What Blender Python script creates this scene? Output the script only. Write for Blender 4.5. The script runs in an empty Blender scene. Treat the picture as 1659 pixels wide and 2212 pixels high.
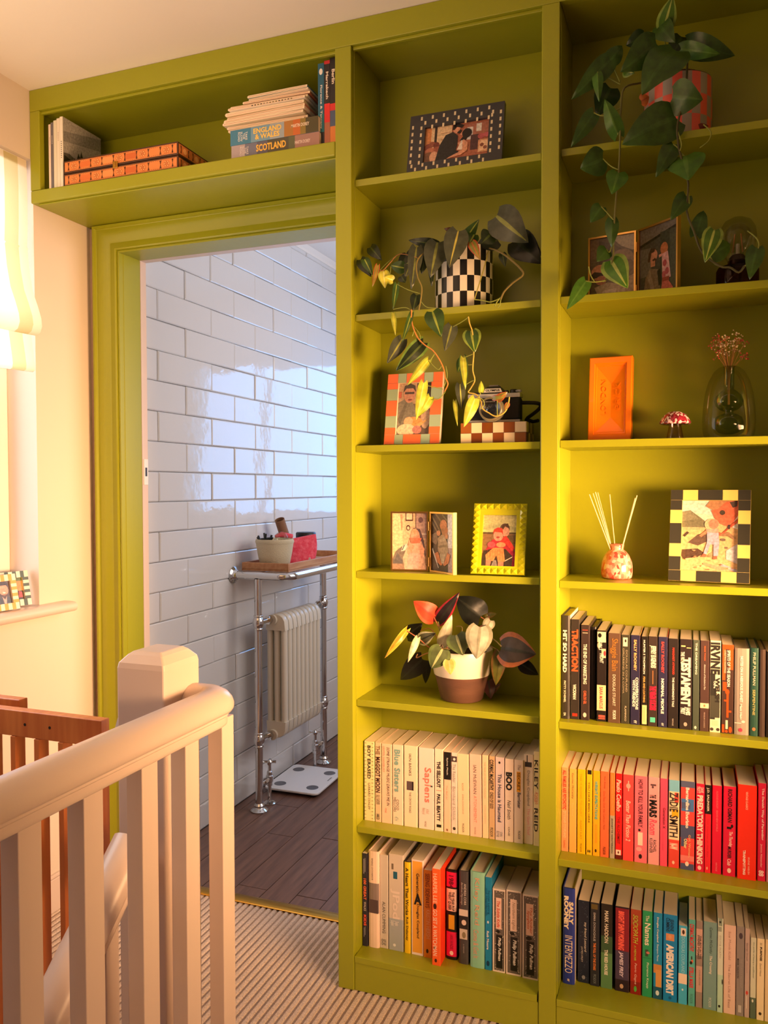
import bpy, math, random
from mathutils import Vector, Matrix
random.seed(7)
SC = bpy.context.scene
COL = SC.collection
PI = math.pi

# ------------------------------------------------------------------ camera
W_PX, H_PX, F_PX = 1659.0, 2212.0, 1764.73
CAM = Vector((1.08186, -1.86305, 1.25265))
_yaw, _pitch, _roll = -0.35984, -0.03010, -0.0021
def _axes():
    cy, sy, cp, sp = math.cos(_yaw), math.sin(_yaw), math.cos(_pitch), math.sin(_pitch)
    f = Vector((sy*cp, cy*cp, sp)); r = Vector((cy, -sy, 0)); u = r.cross(f)
    c, s = math.cos(_roll), math.sin(_roll)
    return r*c + u*s, u*c - r*s, f
RX, UX, FX = _axes()
cam_data = bpy.data.cameras.new('camera')
cam = bpy.data.objects.new('camera', cam_data)
COL.objects.link(cam)
cam_data.sensor_fit = 'VERTICAL'
cam_data.sensor_height = 36.0
cam_data.lens = 36.0*F_PX/H_PX
cam_data.clip_start = 0.02
cam.matrix_world = Matrix(((RX.x, UX.x, -FX.x, CAM.x), (RX.y, UX.y, -FX.y, CAM.y), (RX.z, UX.z, -FX.z, CAM.z), (0, 0, 0, 1)))
SC.camera = cam
def ray(x, y): return FX + RX*((x-W_PX/2)/F_PX) - UX*((y-H_PX/2)/F_PX)
def atY(x, y, Y):                       # where the sight line of a photo point meets the plane at depth Y
    v = ray(x, y); return CAM + v*((Y-CAM.y)/v.y)
def atX(x, y, X):
    v = ray(x, y); return CAM + v*((X-CAM.x)/v.x)
def atZ(x, y, Z):
    v = ray(x, y); return CAM + v*((Z-CAM.z)/v.z)

# ------------------------------------------------------------------ view, world, lights
SC.view_settings.view_transform = 'Standard'
SC.view_settings.look = 'None'
SC.view_settings.exposure = 0.0
SC.view_settings.gamma = 1.0
SC.view_settings.use_curve_mapping = False
try:
    SC.cycles.use_denoising = True
    SC.cycles.max_bounces = 8
    SC.cycles.diffuse_bounces = 5
    SC.cycles.transmission_bounces = 8
    SC.cycles.transparent_max_bounces = 8
    SC.cycles.caustics_reflective = False
    SC.cycles.caustics_refractive = False
    SC.cycles.sample_clamp_indirect = 6.0
except Exception:
    pass
world = bpy.data.worlds.new('world'); SC.world = world
world.use_nodes = True
bg = world.node_tree.nodes['Background']
bg.inputs[0].default_value = (0.36, 0.60, 1.0, 1)
bg.inputs[1].default_value = 1.6

def area(name, loc, target, sx, sy, power, col, spread=180.0):
    d = bpy.data.lights.new(name, 'AREA'); d.shape = 'RECTANGLE'; d.size = sx; d.size_y = sy
    d.energy = power; d.color = col; d.spread = math.radians(spread)
    o = bpy.data.objects.new(name, d); COL.objects.link(o)
    o.location = loc
    z = (Vector(loc)-Vector(target)).normalized()
    x = Vector((0, 0, 1)).cross(z).normalized() if abs(z.z) < 0.99 else Vector((1, 0, 0))
    y = z.cross(x)
    o.matrix_world = Matrix(((x.x, y.x, z.x, loc[0]), (x.y, y.y, z.y, loc[1]), (x.z, y.z, z.z, loc[2]), (0, 0, 0, 1)))
    return o
WARM = (1.0, 0.66, 0.30)
# low evening sun coming level through the glazed opening on the right
area('evening_sun_light', (2.05, -0.68, 1.12), (0.45, -0.02, 1.08), 0.80, 0.34, 20.0, (1.0, 0.55, 0.25), 62)
area('sun_patch_fill_light', (2.50, -1.55, 0.95), (0.75, -0.15, 0.12), 0.6, 0.5, 7.0, (1.0, 0.60, 0.33), 70)  # added low light to brighten the bottom shelves and the sunlit carpet
# added landing fills: one aimed up at the ceiling, one behind the camera
area('ceiling_fill_light', (-0.1, -1.35, 1.80), (-0.25, -1.1, 2.4), 1.0, 1.0, 15.0, (1.0, 0.62, 0.35))
area('landing_fill_light', (1.7, -3.0, 1.25), (0.3, 0.0, 1.25), 1.9, 1.5, 0.8, (1.0, 0.64, 0.36))
# daylight outside the landing window on the left wall
area('landing_window_light', (-1.25, -0.55, 1.55), (0.0, -0.55, 1.5), 1.2, 1.5, 30.0, (1.0, 0.82, 0.66))
# daylight at the bathroom window in the far wall, and an unseen side fill added for the tiles
area('bathroom_window_light', (-0.03, 2.70, 1.54), (-0.03, 0.0, 1.54), 1.04, 0.92, 13.0, (0.20, 0.48, 1.0))
area('bathroom_fill_light', (1.15, 1.3, 1.6), (-0.7, 1.2, 1.3), 1.1, 1.1, 16.0, (1.0, 0.91, 0.88))

# ------------------------------------------------------------------ colours and materials
def lin(c): return c/12.92 if c <= 0.04045 else ((c+0.055)/1.055)**2.4
_hc = {}
def H(s):
    if isinstance(s, tuple): return s
    if s not in _hc:
        t = s.lstrip('#'); _hc[s] = tuple(lin(int(t[i:i+2], 16)/255.0) for i in (0, 2, 4))
    return _hc[s]
def new_mat(name):
    m = bpy.data.materials.new(name); m.use_nodes = True
    nt = m.node_tree; p = nt.nodes['Principled BSDF']
    return m, nt, p
def mat(name, col, rough=0.5, metal=0.0, bump=None, coat=0.0, var=None, spec=0.5):
    m, nt, p = new_mat(name)
    p.inputs['Base Color'].default_value = (*H(col), 1); p.inputs['Roughness'].default_value = rough
    p.inputs['Metallic'].default_value = metal; p.inputs['Coat Weight'].default_value = coat
    p.inputs['Specular IOR Level'].default_value = spec
    tc = nt.nodes.new('ShaderNodeTexCoord')
    if bump:
        scale, strength, stretch = bump
        mp = nt.nodes.new('ShaderNodeMapping'); mp.inputs['Scale'].default_value = stretch
        n = nt.nodes.new('ShaderNodeTexNoise'); n.inputs['Scale'].default_value = scale; n.inputs['Detail'].default_value = 4
        b = nt.nodes.new('ShaderNodeBump'); b.inputs['Strength'].default_value = strength; b.inputs['Distance'].default_value = 0.004
        nt.links.new(tc.outputs['Object'], mp.inputs[0]); nt.links.new(mp.outputs[0], n.inputs['Vector'])
        nt.links.new(n.outputs['Fac'], b.inputs['Height']); nt.links.new(b.outputs[0], p.inputs['Normal'])
    if var:
        col2, scale, stretch = var
        mp = nt.nodes.new('ShaderNodeMapping'); mp.inputs['Scale'].default_value = stretch
        n = nt.nodes.new('ShaderNodeTexNoise'); n.inputs['Scale'].default_value = scale; n.inputs['Detail'].default_value = 5
        r = nt.nodes.new('ShaderNodeValToRGB')
        r.color_ramp.elements[0].position = 0.35; r.color_ramp.elements[1].position = 0.7
        r.color_ramp.elements[0].color = (*H(col), 1); r.color_ramp.elements[1].color = (*H(col2), 1)
        nt.links.new(tc.outputs['Object'], mp.inputs[0]); nt.links.new(mp.outputs[0], n.inputs['Vector'])
        nt.links.new(n.outputs['Fac'], r.inputs[0]); nt.links.new(r.outputs[0], p.inputs['Base Color'])
    return m
def attr_mat(name, rough, coat=0.0, trans=0.0, bump=0.0, bscale=200.0, spec=0.5, vary=None):
    m, nt, p = new_mat(name)
    a = nt.nodes.new('ShaderNodeAttribute'); a.attribute_name = 'Col'
    csock = a.outputs['Color']
    if vary:                                  # mottling of the print, leaf or cloth itself
        vs, lo, hi, det = vary
        tv = nt.nodes.new('ShaderNodeTexCoord'); nv = nt.nodes.new('ShaderNodeTexNoise'); nv.inputs['Scale'].default_value = vs; nv.inputs['Detail'].default_value = det
        mr = nt.nodes.new('ShaderNodeMapRange'); mr.inputs[1].default_value = 0.3; mr.inputs[2].default_value = 0.7; mr.inputs[3].default_value = lo; mr.inputs[4].default_value = hi
        vm = nt.nodes.new('ShaderNodeVectorMath'); vm.operation = 'SCALE'
        nt.links.new(tv.outputs['Object'], nv.inputs['Vector']); nt.links.new(nv.outputs['Fac'], mr.inputs[0])
        nt.links.new(a.outputs['Color'], vm.inputs[0]); nt.links.new(mr.outputs[0], vm.inputs['Scale']); csock = vm.outputs[0]
    nt.links.new(csock, p.inputs['Base Color'])
    p.inputs['Roughness'].default_value = rough; p.inputs['Coat Weight'].default_value = coat
    p.inputs['Specular IOR Level'].default_value = spec
    if bump:
        tc = nt.nodes.new('ShaderNodeTexCoord')
        n = nt.nodes.new('ShaderNodeTexNoise'); n.inputs['Scale'].default_value = bscale; n.inputs['Detail'].default_value = 3
        b = nt.nodes.new('ShaderNodeBump'); b.inputs['Strength'].default_value = bump; b.inputs['Distance'].default_value = 0.003
        nt.links.new(tc.outputs['Object'], n.inputs['Vector']); nt.links.new(n.outputs['Fac'], b.inputs['Height'])
        nt.links.new(b.outputs[0], p.inputs['Normal'])
    if trans:
        t = nt.nodes.new('ShaderNodeBsdfTranslucent'); mx = nt.nodes.new('ShaderNodeMixShader')
        nt.links.new(csock, t.inputs['Color']); mx.inputs[0].default_value = trans
        nt.links.new(p.outputs[0], mx.inputs[1]); nt.links.new(t.outputs[0], mx.inputs[2])
        nt.links.new(mx.outputs[0], nt.nodes['Material Output'].inputs['Surface'])
    return m
M = {}
M['green'] = mat('green_paint', (0.30, 0.318, 0.012), 0.34, bump=(38, 0.10, (1, 1, 0.25)))
M['wall'] = mat('cream_wall_paint', '#d8c9ba', 0.85, bump=(60, 0.06, (1, 1, 1)))
M['ceiling'] = mat('ceiling_paint', '#efe6da', 0.9, bump=(40, 0.05, (1, 1, 1)))
M['gloss'] = mat('white_gloss_paint', '#d6c3b8', 0.30, bump=(45, 0.06, (1, 1, 0.4)))
M['tile'] = mat('white_glazed_tile', '#dedcda', 0.045, bump=(11, 0.30, (1, 1, 1.3)))
M['grout'] = mat('grey_grout', '#7d7a77', 0.9)
M['plank'] = mat('dark_plank_tile', '#664a3f', 0.40, var=('#856352', 5, (9, 0.9, 1)))
M['groove'] = mat('dark_joint', '#2a1d1a', 0.9)
M['brass'] = mat('brass', '#c79b45', 0.28, 1.0)
M['gold'] = mat('gold_metal', '#d8a860', 0.3, 1.0)
M['chrome'] = mat('chrome', '#d4d2d0', 0.07, 1.0)
M['radiator'] = mat('cream_enamel', '#d9cfbb', 0.30)
M['print'] = attr_mat('printed_card', 0.42)
M['matte'] = attr_mat('coloured_matte', 0.75)
M['satin'] = attr_mat('coloured_satin', 0.30)
M['glaze'] = attr_mat('coloured_glaze', 0.10, coat=0.4)
M['leaf'] = attr_mat('leaf', 0.32, trans=0.20, bump=0.12, bscale=70, vary=(55, 0.75, 1.3, 4))
M['photo'] = attr_mat('photo_print', 0.25, vary=(180, 0.72, 1.2, 6))
M['paper'] = attr_mat('page_paper', 0.9, bump=0.12, bscale=700)
M['carpet'] = attr_mat('ribbed_carpet', 1.0, bump=0.9, bscale=420, spec=0.1, vary=(260, 0.8, 1.18, 3))
M['fabric'] = attr_mat('blind_linen', 0.95, trans=0.42, bump=0.25, bscale=260, spec=0.1)
M['beech'] = mat('beech_wood', '#c06a36', 0.36, var=('#d58446', 4, (14, 14, 1.2)))
M['oak'] = mat('tray_wood', '#b0764a', 0.5, var=('#c89668', 5, (12, 1.5, 12)))
M['plaster'] = mat('rough_plaster', '#b59a86', 0.95, bump=(50, 0.6, (1, 1, 1)))
M['black'] = mat('black_plastic', '#121110', 0.45)
M['rubber'] = mat('scale_pad', '#77797f', 0.35, 0.6)
M['white_plastic'] = mat('white_plastic', '#e6e4e2', 0.35)
M['soil'] = mat('potting_soil', '#2b1a10', 1.0, bump=(120, 1.0, (1, 1, 1)))
M['terracotta'] = mat('brown_stoneware', '#6f4c40', 0.55, var=('#5f3f35', 12, (1, 1, 4)), bump=(90, 0.15, (1, 1, 6)))
M['orange'] = mat('orange_glaze', '#ff8410', 0.16, coat=0.3)
def mottled(name, cols, scale):
    m, nt, p = new_mat(name)
    tc = nt.nodes.new('ShaderNodeTexCoord'); mp = nt.nodes.new('ShaderNodeMapping'); mp.inputs['Scale'].default_value = (1, 1, 0.7)
    v = nt.nodes.new('ShaderNodeTexVoronoi'); v.inputs['Scale'].default_value = scale
    sp = nt.nodes.new('ShaderNodeSeparateColor'); r = nt.nodes.new('ShaderNodeValToRGB'); r.color_ramp.interpolation = 'CONSTANT'
    while len(r.color_ramp.elements) < len(cols): r.color_ramp.elements.new(0.5)
    for k, c in enumerate(cols): r.color_ramp.elements[k].position = k/len(cols); r.color_ramp.elements[k].color = (*H(c), 1)
    nt.links.new(tc.outputs['Object'], mp.inputs[0]); nt.links.new(mp.outputs[0], v.inputs['Vector'])
    nt.links.new(v.outputs['Color'], sp.inputs[0]); nt.links.new(sp.outputs[0], r.inputs[0]); nt.links.new(r.outputs[0], p.inputs['Base Color'])
    p.inputs['Roughness'].default_value = 0.12; p.inputs['Coat Weight'].default_value = 0.4
    return m
M['mottled'] = mottled('mottled_pink_glass', ['#c8483c', '#dc8a76', '#e4a896', '#d87060', '#e8b8a6', '#da8672'], 150)
M['speckle'] = mottled('speckled_red_glass', ['#7a1c2e', '#e8c8cc', '#8e2436', '#9a2a40', '#edd4d4', '#701828'], 210)
M['reed'] = mat('rattan_reed', '#e0c49c', 0.7)
M['basket'] = mat('cream_crochet', '#cfc2a2', 0.9, bump=(220, 0.8, (1, 1, 2)))
M['pouch'] = mat('pink_quilted_cloth', '#e0384e', 0.85, bump=(180, 0.5, (1, 1, 1)), var=('#f06a78', 60, (1, 1, 1)))
M['card'] = mat('brown_cardboard', '#8a6548', 0.85)
def glass_mat(name, col, rough=0.0, ior=1.45):
    m, nt, p = new_mat(name)
    p.inputs['Base Color'].default_value = (*H(col), 1); p.inputs['Roughness'].default_value = rough
    p.inputs['Transmission Weight'].default_value = 1.0; p.inputs['IOR'].default_value = ior
    return m
def thin_glass(name, col, gloss=0.12):
    m, nt, p = new_mat(name)
    nt.nodes.remove(p)
    t = nt.nodes.new('ShaderNodeBsdfTransparent'); t.inputs[0].default_value = (*H(col), 1)
    g = nt.nodes.new('ShaderNodeBsdfGlossy'); g.inputs['Roughness'].default_value = 0.03
    lw = nt.nodes.new('ShaderNodeLayerWeight'); lw.inputs[0].default_value = gloss*1.6
    mu = nt.nodes.new('ShaderNodeMath'); mu.operation = 'MULTIPLY'; mu.inputs[1].default_value = 0.26; mu.use_clamp = True
    mx = nt.nodes.new('ShaderNodeMixShader')
    nt.links.new(lw.outputs['Fresnel'], mu.inputs[0]); nt.links.new(mu.outputs[0], mx.inputs[0])
    nt.links.new(t.outputs[0], mx.inputs[1]); nt.links.new(g.outputs[0], mx.inputs[2])
    nt.links.new(mx.outputs[0], nt.nodes['Material Output'].inputs['Surface'])
    return m
M['glass'] = thin_glass('clear_glass', '#f1f1ea', 0.25)
M['green_glass'] = thin_glass('green_tinted_glass', '#cfe0c4', 0.25)
M['smoke_glass'] = thin_glass('brown_smoked_glass', '#a88070', 0.25)
M['pale_glass'] = thin_glass('pale_pink_glass', '#e6d4c8', 0.35)
M['window_glass'] = thin_glass('window_glass', '#ffffff', 0.08)
_flat = {}
def flat(col, rough=0.45):
    k = (col, rough)
    if k not in _flat: _flat[k] = mat('ink_'+str(col).strip('#'), col, rough)
    return _flat[k]

# ------------------------------------------------------------------ mesh building
class MB:
    def __init__(s): s.v = []; s.f = []; s.c = []
    def quad(s, a, b, c, d, col='#ffffff'):
        i = len(s.v); s.v += [tuple(a), tuple(b), tuple(c), tuple(d)]; s.f.append((i, i+1, i+2, i+3)); s.c.append(H(col))
    def poly(s, pts, col='#ffffff'):
        i = len(s.v); s.v += [tuple(p) for p in pts]; s.f.append(tuple(range(i, i+len(pts)))); s.c.append(H(col))
    def box(s, x0, y0, z0, x1, y1, z1, col='#ffffff', front=None, tp=None):
        i = len(s.v)
        s.v += [(x0, y0, z0), (x1, y0, z0), (x1, y1, z0), (x0, y1, z0), (x0, y0, z1), (x1, y0, z1), (x1, y1, z1), (x0, y1, z1)]
        fs = [(0, 3, 2, 1), (4, 5, 6, 7), (0, 1, 5, 4), (1, 2, 6, 5), (2, 3, 7, 6), (3, 0, 4, 7)]
        for k, f in enumerate(fs):
            s.f.append(tuple(i+q for q in f))
            s.c.append(H(front) if (k == 2 and front) else H(tp) if (k == 1 and tp) else H(col))
        return s
    def grid(s, rows, col='#ffffff', closed=False, colf=None):
        i = len(s.v); n = len(rows[0])
        for r in rows: s.v += [tuple(p) for p in r]
        for a in range(len(rows)-1):
            for b in range(n if closed else n-1):
                b2 = (b+1) % n
                s.f.append((i+a*n+b, i+a*n+b2, i+(a+1)*n+b2, i+(a+1)*n+b))
                s.c.append(H(colf(a, b)) if colf else H(col))
        return s
    def tube(s, path, r, seg=8, col='#ffffff', caps=True, colf=None):
        path = [Vector(p) for p in path]; rows = []; prev = None
        for k, p in enumerate(path):
            t = (path[min(k+1, len(path)-1)]-path[max(k-1, 0)])
            t = t.normalized() if t.length > 1e-9 else Vector((0, 0, 1))
            if prev is None:
                a = Vector((0, 0, 1)) if abs(t.z) < 0.9 else Vector((1, 0, 0))
                u = t.cross(a).normalized()
            else:
                u = (prev - t*prev.dot(t))
                u = u.normalized() if u.length > 1e-6 else t.orthogonal().normalized()
            prev = u; w = t.cross(u)
            rr = r[k] if isinstance(r, (list, tuple)) else r
            rows.append([p+u*(rr*math.cos(2*PI*q/seg))+w*(rr*math.sin(2*PI*q/seg)) for q in range(seg)])
        s.grid(rows, col, True, colf)
        if caps:
            s.poly(list(reversed(rows[0])), col); s.poly(rows[-1], col)
        return s
    def lathe(s, cx, cy, prof, seg=32, col='#ffffff', colf=None, z0=0.0, sx=1.0, sy=1.0):
        rows = [[(cx+sx*r*math.cos(2*PI*q/seg), cy+sy*r*math.sin(2*PI*q/seg), z0+z) for q in range(seg)] for r, z in prof]
        return s.grid(rows, col, True, colf)
    def sphere(s, c, r, seg=12, rings=8, col='#ffffff', sc=(1, 1, 1)):
        rows = [[(c[0]+sc[0]*r*math.sin(PI*a/rings)*math.cos(2*PI*q/seg), c[1]+sc[1]*r*math.sin(PI*a/rings)*math.sin(2*PI*q/seg), c[2]-sc[2]*r*math.cos(PI*a/rings)) for q in range(seg)] for a in range(rings+1)]
        return s.grid(rows, col, True)
    def build(s, name, m, parent=None, smooth=False, world=True, bevel=0.0, kind=None):
        me = bpy.data.meshes.new(name)
        me.from_pydata(s.v, [], s.f)
        at = me.attributes.new('Col', 'FLOAT_COLOR', 'CORNER')
        buf = []
        for f, c in zip(s.f, s.c): buf += [c[0], c[1], c[2], 1.0]*len(f)
        at.data.foreach_set('color', buf)
        if smooth: me.polygons.foreach_set('use_smooth', [True]*len(me.polygons))
        me.materials.append(M[m] if isinstance(m, str) else m)
        me.update()
        o = bpy.data.objects.new(name, me); COL.objects.link(o)
        if smooth and smooth != 'all': 
            try: me.set_sharp_from_angle(angle=math.radians(smooth if smooth > 1 else 40))
            except Exception: pass
        if bevel:
            b = o.modifiers.new('bevel', 'BEVEL'); b.width = bevel; b.segments = 2; b.limit_method = 'ANGLE'; b.angle_limit = math.radians(40)
        if parent: attach(o, parent, world)
        if kind: o['kind'] = kind
        return o
def world_of(o):
    m = o.matrix_basis.copy()
    if o.parent: m = world_of(o.parent) @ o.matrix_parent_inverse @ m
    return m
def attach(o, parent, world=True):
    o.parent = parent
    if world: o.matrix_parent_inverse = world_of(parent).inverted()
def tag(o, label, cat, group=None):
    o['label'] = label; o['category'] = cat
    if group: o['group'] = group
    return o
def thing(name, loc, label, cat, group=None, rot=(0, 0, 0)):
    o = bpy.data.objects.new(name, None); COL.objects.link(o)
    o.empty_display_size = 0.05; o.location = loc; o.rotation_euler = rot
    return tag(o, label, cat, group)
def structure(o): o['kind'] = 'structure'; return o
def part_label(o, s): o['label'] = s; return o

TEXTS = []
def text(s, parent, c, xd, yd, length, height, col, bold=0.0, shear=0.0, name='lettering', lift=0.0, space=1.0, extrude=0.0, m=None):
    """flat lettering centred at c in the parent's space, running along xd, with its top towards yd"""
    cu = bpy.data.curves.new(name, 'FONT'); cu.body = s; cu.size = 1.0; cu.resolution_u = 2
    cu.offset = bold; cu.shear = shear; cu.space_character = space; cu.space_line = 0.85; cu.extrude = extrude
    cu.align_x = 'CENTER'
    o = bpy.data.objects.new(name, cu); COL.objects.link(o)
    cu.materials.append(m or flat(col))
    o.parent = parent
    TEXTS.append((o, Vector(c), Vector(xd).normalized(), Vector(yd).normalized(), length, height))
    return o
def fit_texts():
    bpy.context.view_layer.update()
    dg = bpy.context.evaluated_depsgraph_get()
    ready = [(o.parent, bpy.data.meshes.new_from_object(o.evaluated_get(dg)), o.data.materials[0], o.name, c, xd, yd, L, Ht) for o, c, xd, yd, L, Ht in TEXTS]
    for q in TEXTS: bpy.data.objects.remove(q[0])
    for par, me, mt, nm, c, xd, yd, L, Ht in ready:
        if not len(me.vertices): continue
        xs = [v.co.x for v in me.vertices]; ys = [v.co.y for v in me.vertices]
        x0, x1, y0, y1 = min(xs), max(xs), min(ys), max(ys)
        if len(me.materials) == 0: me.materials.append(mt)
        nm = nm.split('.')[0]; me.name = nm
        o = bpy.data.objects.new(nm, me); COL.objects.link(o); o.parent = par
        sx, sy = L/max(x1-x0, 1e-4), Ht/max(y1-y0, 1e-4)
        n = xd.cross(yd)
        p = c - xd*(sx*(x0+x1)/2) - yd*(sy*(y0+y1)/2)
        o.matrix_basis = Matrix(((xd.x*sx, yd.x*sy, n.x*0.0008, p.x), (xd.y*sx, yd.y*sy, n.y*0.0008, p.y), (xd.z*sx, yd.z*sy, n.z*0.0008, p.z), (0, 0, 0, 1)))
# ------------------------------------------------------------------ the room
XW = -0.682            # left wall face
CEIL = 2.377
def sbox(name, m, boxes, **k):
    b = MB()
    for q in boxes: b.box(*q)
    return structure(b.build(name, m, **k))
WY0, WY1, WZ0, WZ1 = -1.06, -0.010, 0.895, 2.185      # landing window opening
sbox('wall_left', 'wall', [(XW-0.15, -3.3, -2.2, XW, WY0, CEIL), (XW-0.15, WY1, -2.2, XW, 0.232, CEIL),
                           (XW-0.15, WY0, -2.2, XW, WY1, WZ0), (XW-0.15, WY0, WZ1, XW, WY1, CEIL)])
sbox('wall_back', 'wall', [(XW-0.15, 0.232, -0.2, -0.600, 0.318, CEIL+0.1), (-0.600, 0.232, 2.005, 0.24, 0.318, CEIL+0.1), (0.24, 0.192, -0.2, 3.7, 0.318, CEIL+0.1)])
sbox('wall_right', 'wall', [(3.55, -3.3, -0.2, 3.7, 0.192, CEIL)])
sbox('wall_front', 'wall', [(XW-0.15, -3.45, -2.2, 3.7, -3.3, CEIL)])
sbox('ceiling', 'ceiling', [(XW-0.15, -3.45, CEIL, 3.7, 0.25, CEIL+0.1)])
# rough plaster edge in the gap beside the door trim
b = MB()
rows = []
for i in range(60):
    z = 2.058*i/59; w = 0.010+0.006*random.random()
    rows.append([(XW+0.0005, 0.222, z), (XW+w, 0.2245, z), (XW+w+0.003, 0.2315, z)])
b.grid(rows); structure(b.build('trim_4', 'plaster'))

# ribbed carpet: every rib is modelled
P = 0.0195
b = MB()
def ribs(x0, x1, y0, y1):
    n = int((x1-x0)/P)
    pr = [(0.0, -0.004, '#a08874'), (0.004, -0.004, '#a08874'), (0.0065, -0.0006, '#d8c2ae'), (0.010, 0.0, '#d8c2ae'), (0.015, -0.0006, '#d8c2ae'), (0.0175, -0.004, '#a08874')]
    for k in range(n):
        for j in range(len(pr)):
            a = pr[j]; c = pr[(j+1) % len(pr)]; xa = x0+k*P+a[0]; xc = x0+k*P+(c[0] if j < len(pr)-1 else P)
            dark = (a[2] == '#a08874' and c[2] == '#a08874')
            b.quad((xa, y0, a[1]), (xc, y0, c[1]), (xc, y1, c[1]), (xa, y1, a[1]), '#ac9480' if dark else '#d8c2ae')
ribs(-0.68, 0.178, -0.60, 0.262); ribs(0.178, 3.54, -3.28, 0.262)
b.quad((-0.68, -0.60, -0.0052), (0.18, -0.60, -0.0052), (0.18, 0.262, -0.0052), (-0.68, 0.262, -0.0052), '#a08874')
b.quad((0.18, -3.28, -0.0052), (3.54, -3.28, -0.0052), (3.54, 0.262, -0.0052), (0.18, 0.262, -0.0052), '#a08874')
carpet = structure(b.build('floor', 'carpet'))
sbox('floor_structure', 'groove', [(-0.68, -0.62, -0.24, 0.18, 0.29, -0.006), (0.18, -3.28, -0.24, 3.54, 0.29, -0.006)]).name = 'floor_base'
# stairs going down towards the camera, left of the banister
st = thing('staircase', (-0.25, -0.62, -0.2), 'carpeted flight of stairs going down beside the white banister', 'stairs')
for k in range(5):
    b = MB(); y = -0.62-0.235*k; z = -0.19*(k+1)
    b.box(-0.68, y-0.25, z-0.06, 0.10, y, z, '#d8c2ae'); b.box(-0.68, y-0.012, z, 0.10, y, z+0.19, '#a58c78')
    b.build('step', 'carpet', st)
b = MB(); b.box(0.158, -3.0, -2.0, 0.176, -0.62, -0.006); b.build('string_board', 'gloss', st)

# door opening: moulded surround, lining, brass strip
AX, AZ, AW = -0.657, 2.0595, 0.089
prof = [(0, 0.0), (0, .034), (.003, .037), (.009, .037), (.012, .030), (.014, .029), (.022, .030), (.036, .027), (.048, .020), (.056, .018), (.066, .021), (.076, .024), (.080, .022), (.081, .017), (.084, .019), (.089, .019), (.089, -0.02)]
b = MB()
rows = []
for s, h in prof:
    y = 0.2365-h
    rows.append([(AX+s, y, 0.0), (AX+s, y, AZ-s*0.96), (0.258, y, AZ-s*0.96)])
b.grid([list(r) for r in rows])
structure(b.build('trim_1', 'green', smooth=30))
b = MB()
b.box(-0.600, 0.2365, -0.08, -0.5665, 0.318, 1.975+0.033); b.box(-0.5665, 0.2365, 1.9745, 0.2585, 0.318, 2.008)
structure(b.build('door_1', 'green', bevel=0.0015))
b = MB(); b.box(-0.600, 0.3182, -0.08, -0.5660, 0.347, 1.974); b.box(-0.566, 0.3182, 1.9745, 0.2585, 0.347, 2.008)
dl = structure(b.build('trim_2', 'gloss'))
b = MB(); b.box(-0.5662, 0.324, 1.262, -0.5635, 0.345, 1.345); b.build('latch_plate', 'white_plastic', dl, bevel=0.001)
b = MB(); b.box(-0.5640, 0.330, 1.29, -0.5630, 0.339, 1.318); b.build('latch_hole', 'black', dl)
b = MB()
n = 10
rows = []
for k in range(n+1):
    a = PI*k/n
    rows.append([(-0.5655, 0.2785-0.0205*math.cos(a), 0.0005+0.006*math.sin(a)), (0.2595, 0.2785-0.0205*math.cos(a), 0.0005+0.006*math.sin(a))])
b.grid(rows); b.box(-0.5655, 0.290, -0.08, 0.2595, 0.299, 0.003)
structure(b.build('trim_3', 'brass', smooth=60))

# landing skirting board on the left wall
b = MB(); b.box(XW, -0.60, 0.0, XW+0.014, 0.222, 0.098); b.box(XW, -0.60, 0.098, XW+0.009, 0.222, 0.108)
structure(b.build('baseboard_left', 'gloss', bevel=0.002))

# ------------------------------------------------------------------ bathroom beyond the door
TX = -0.692
BF = -0.08
BC = 2.43
wall_b = sbox('wall_bathroom', 'grout', [(TX-0.06, 0.3182, BF-0.1, TX-0.0075, 2.62, BC)])
sbox('wall_bathroom_end', 'wall', [(TX-0.06, 2.50, BF-0.1, -0.56, 2.62, BC), (0.50, 2.50, BF-0.1, 1.4, 2.62, BC), (-0.56, 2.50, BF-0.1, 0.50, 2.62, 1.07), (-0.56, 2.50, 2.01, 0.50, 2.62, BC)])
sbox('wall_bathroom_right', 'wall', [(1.3, 0.3182, BF-0.1, 1.4, 2.50, BC)])
sbox('ceiling_bathroom', 'ceiling', [(TX-0.06, 0.3182, BC, 1.4, 2.62, BC+0.08)])
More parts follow.
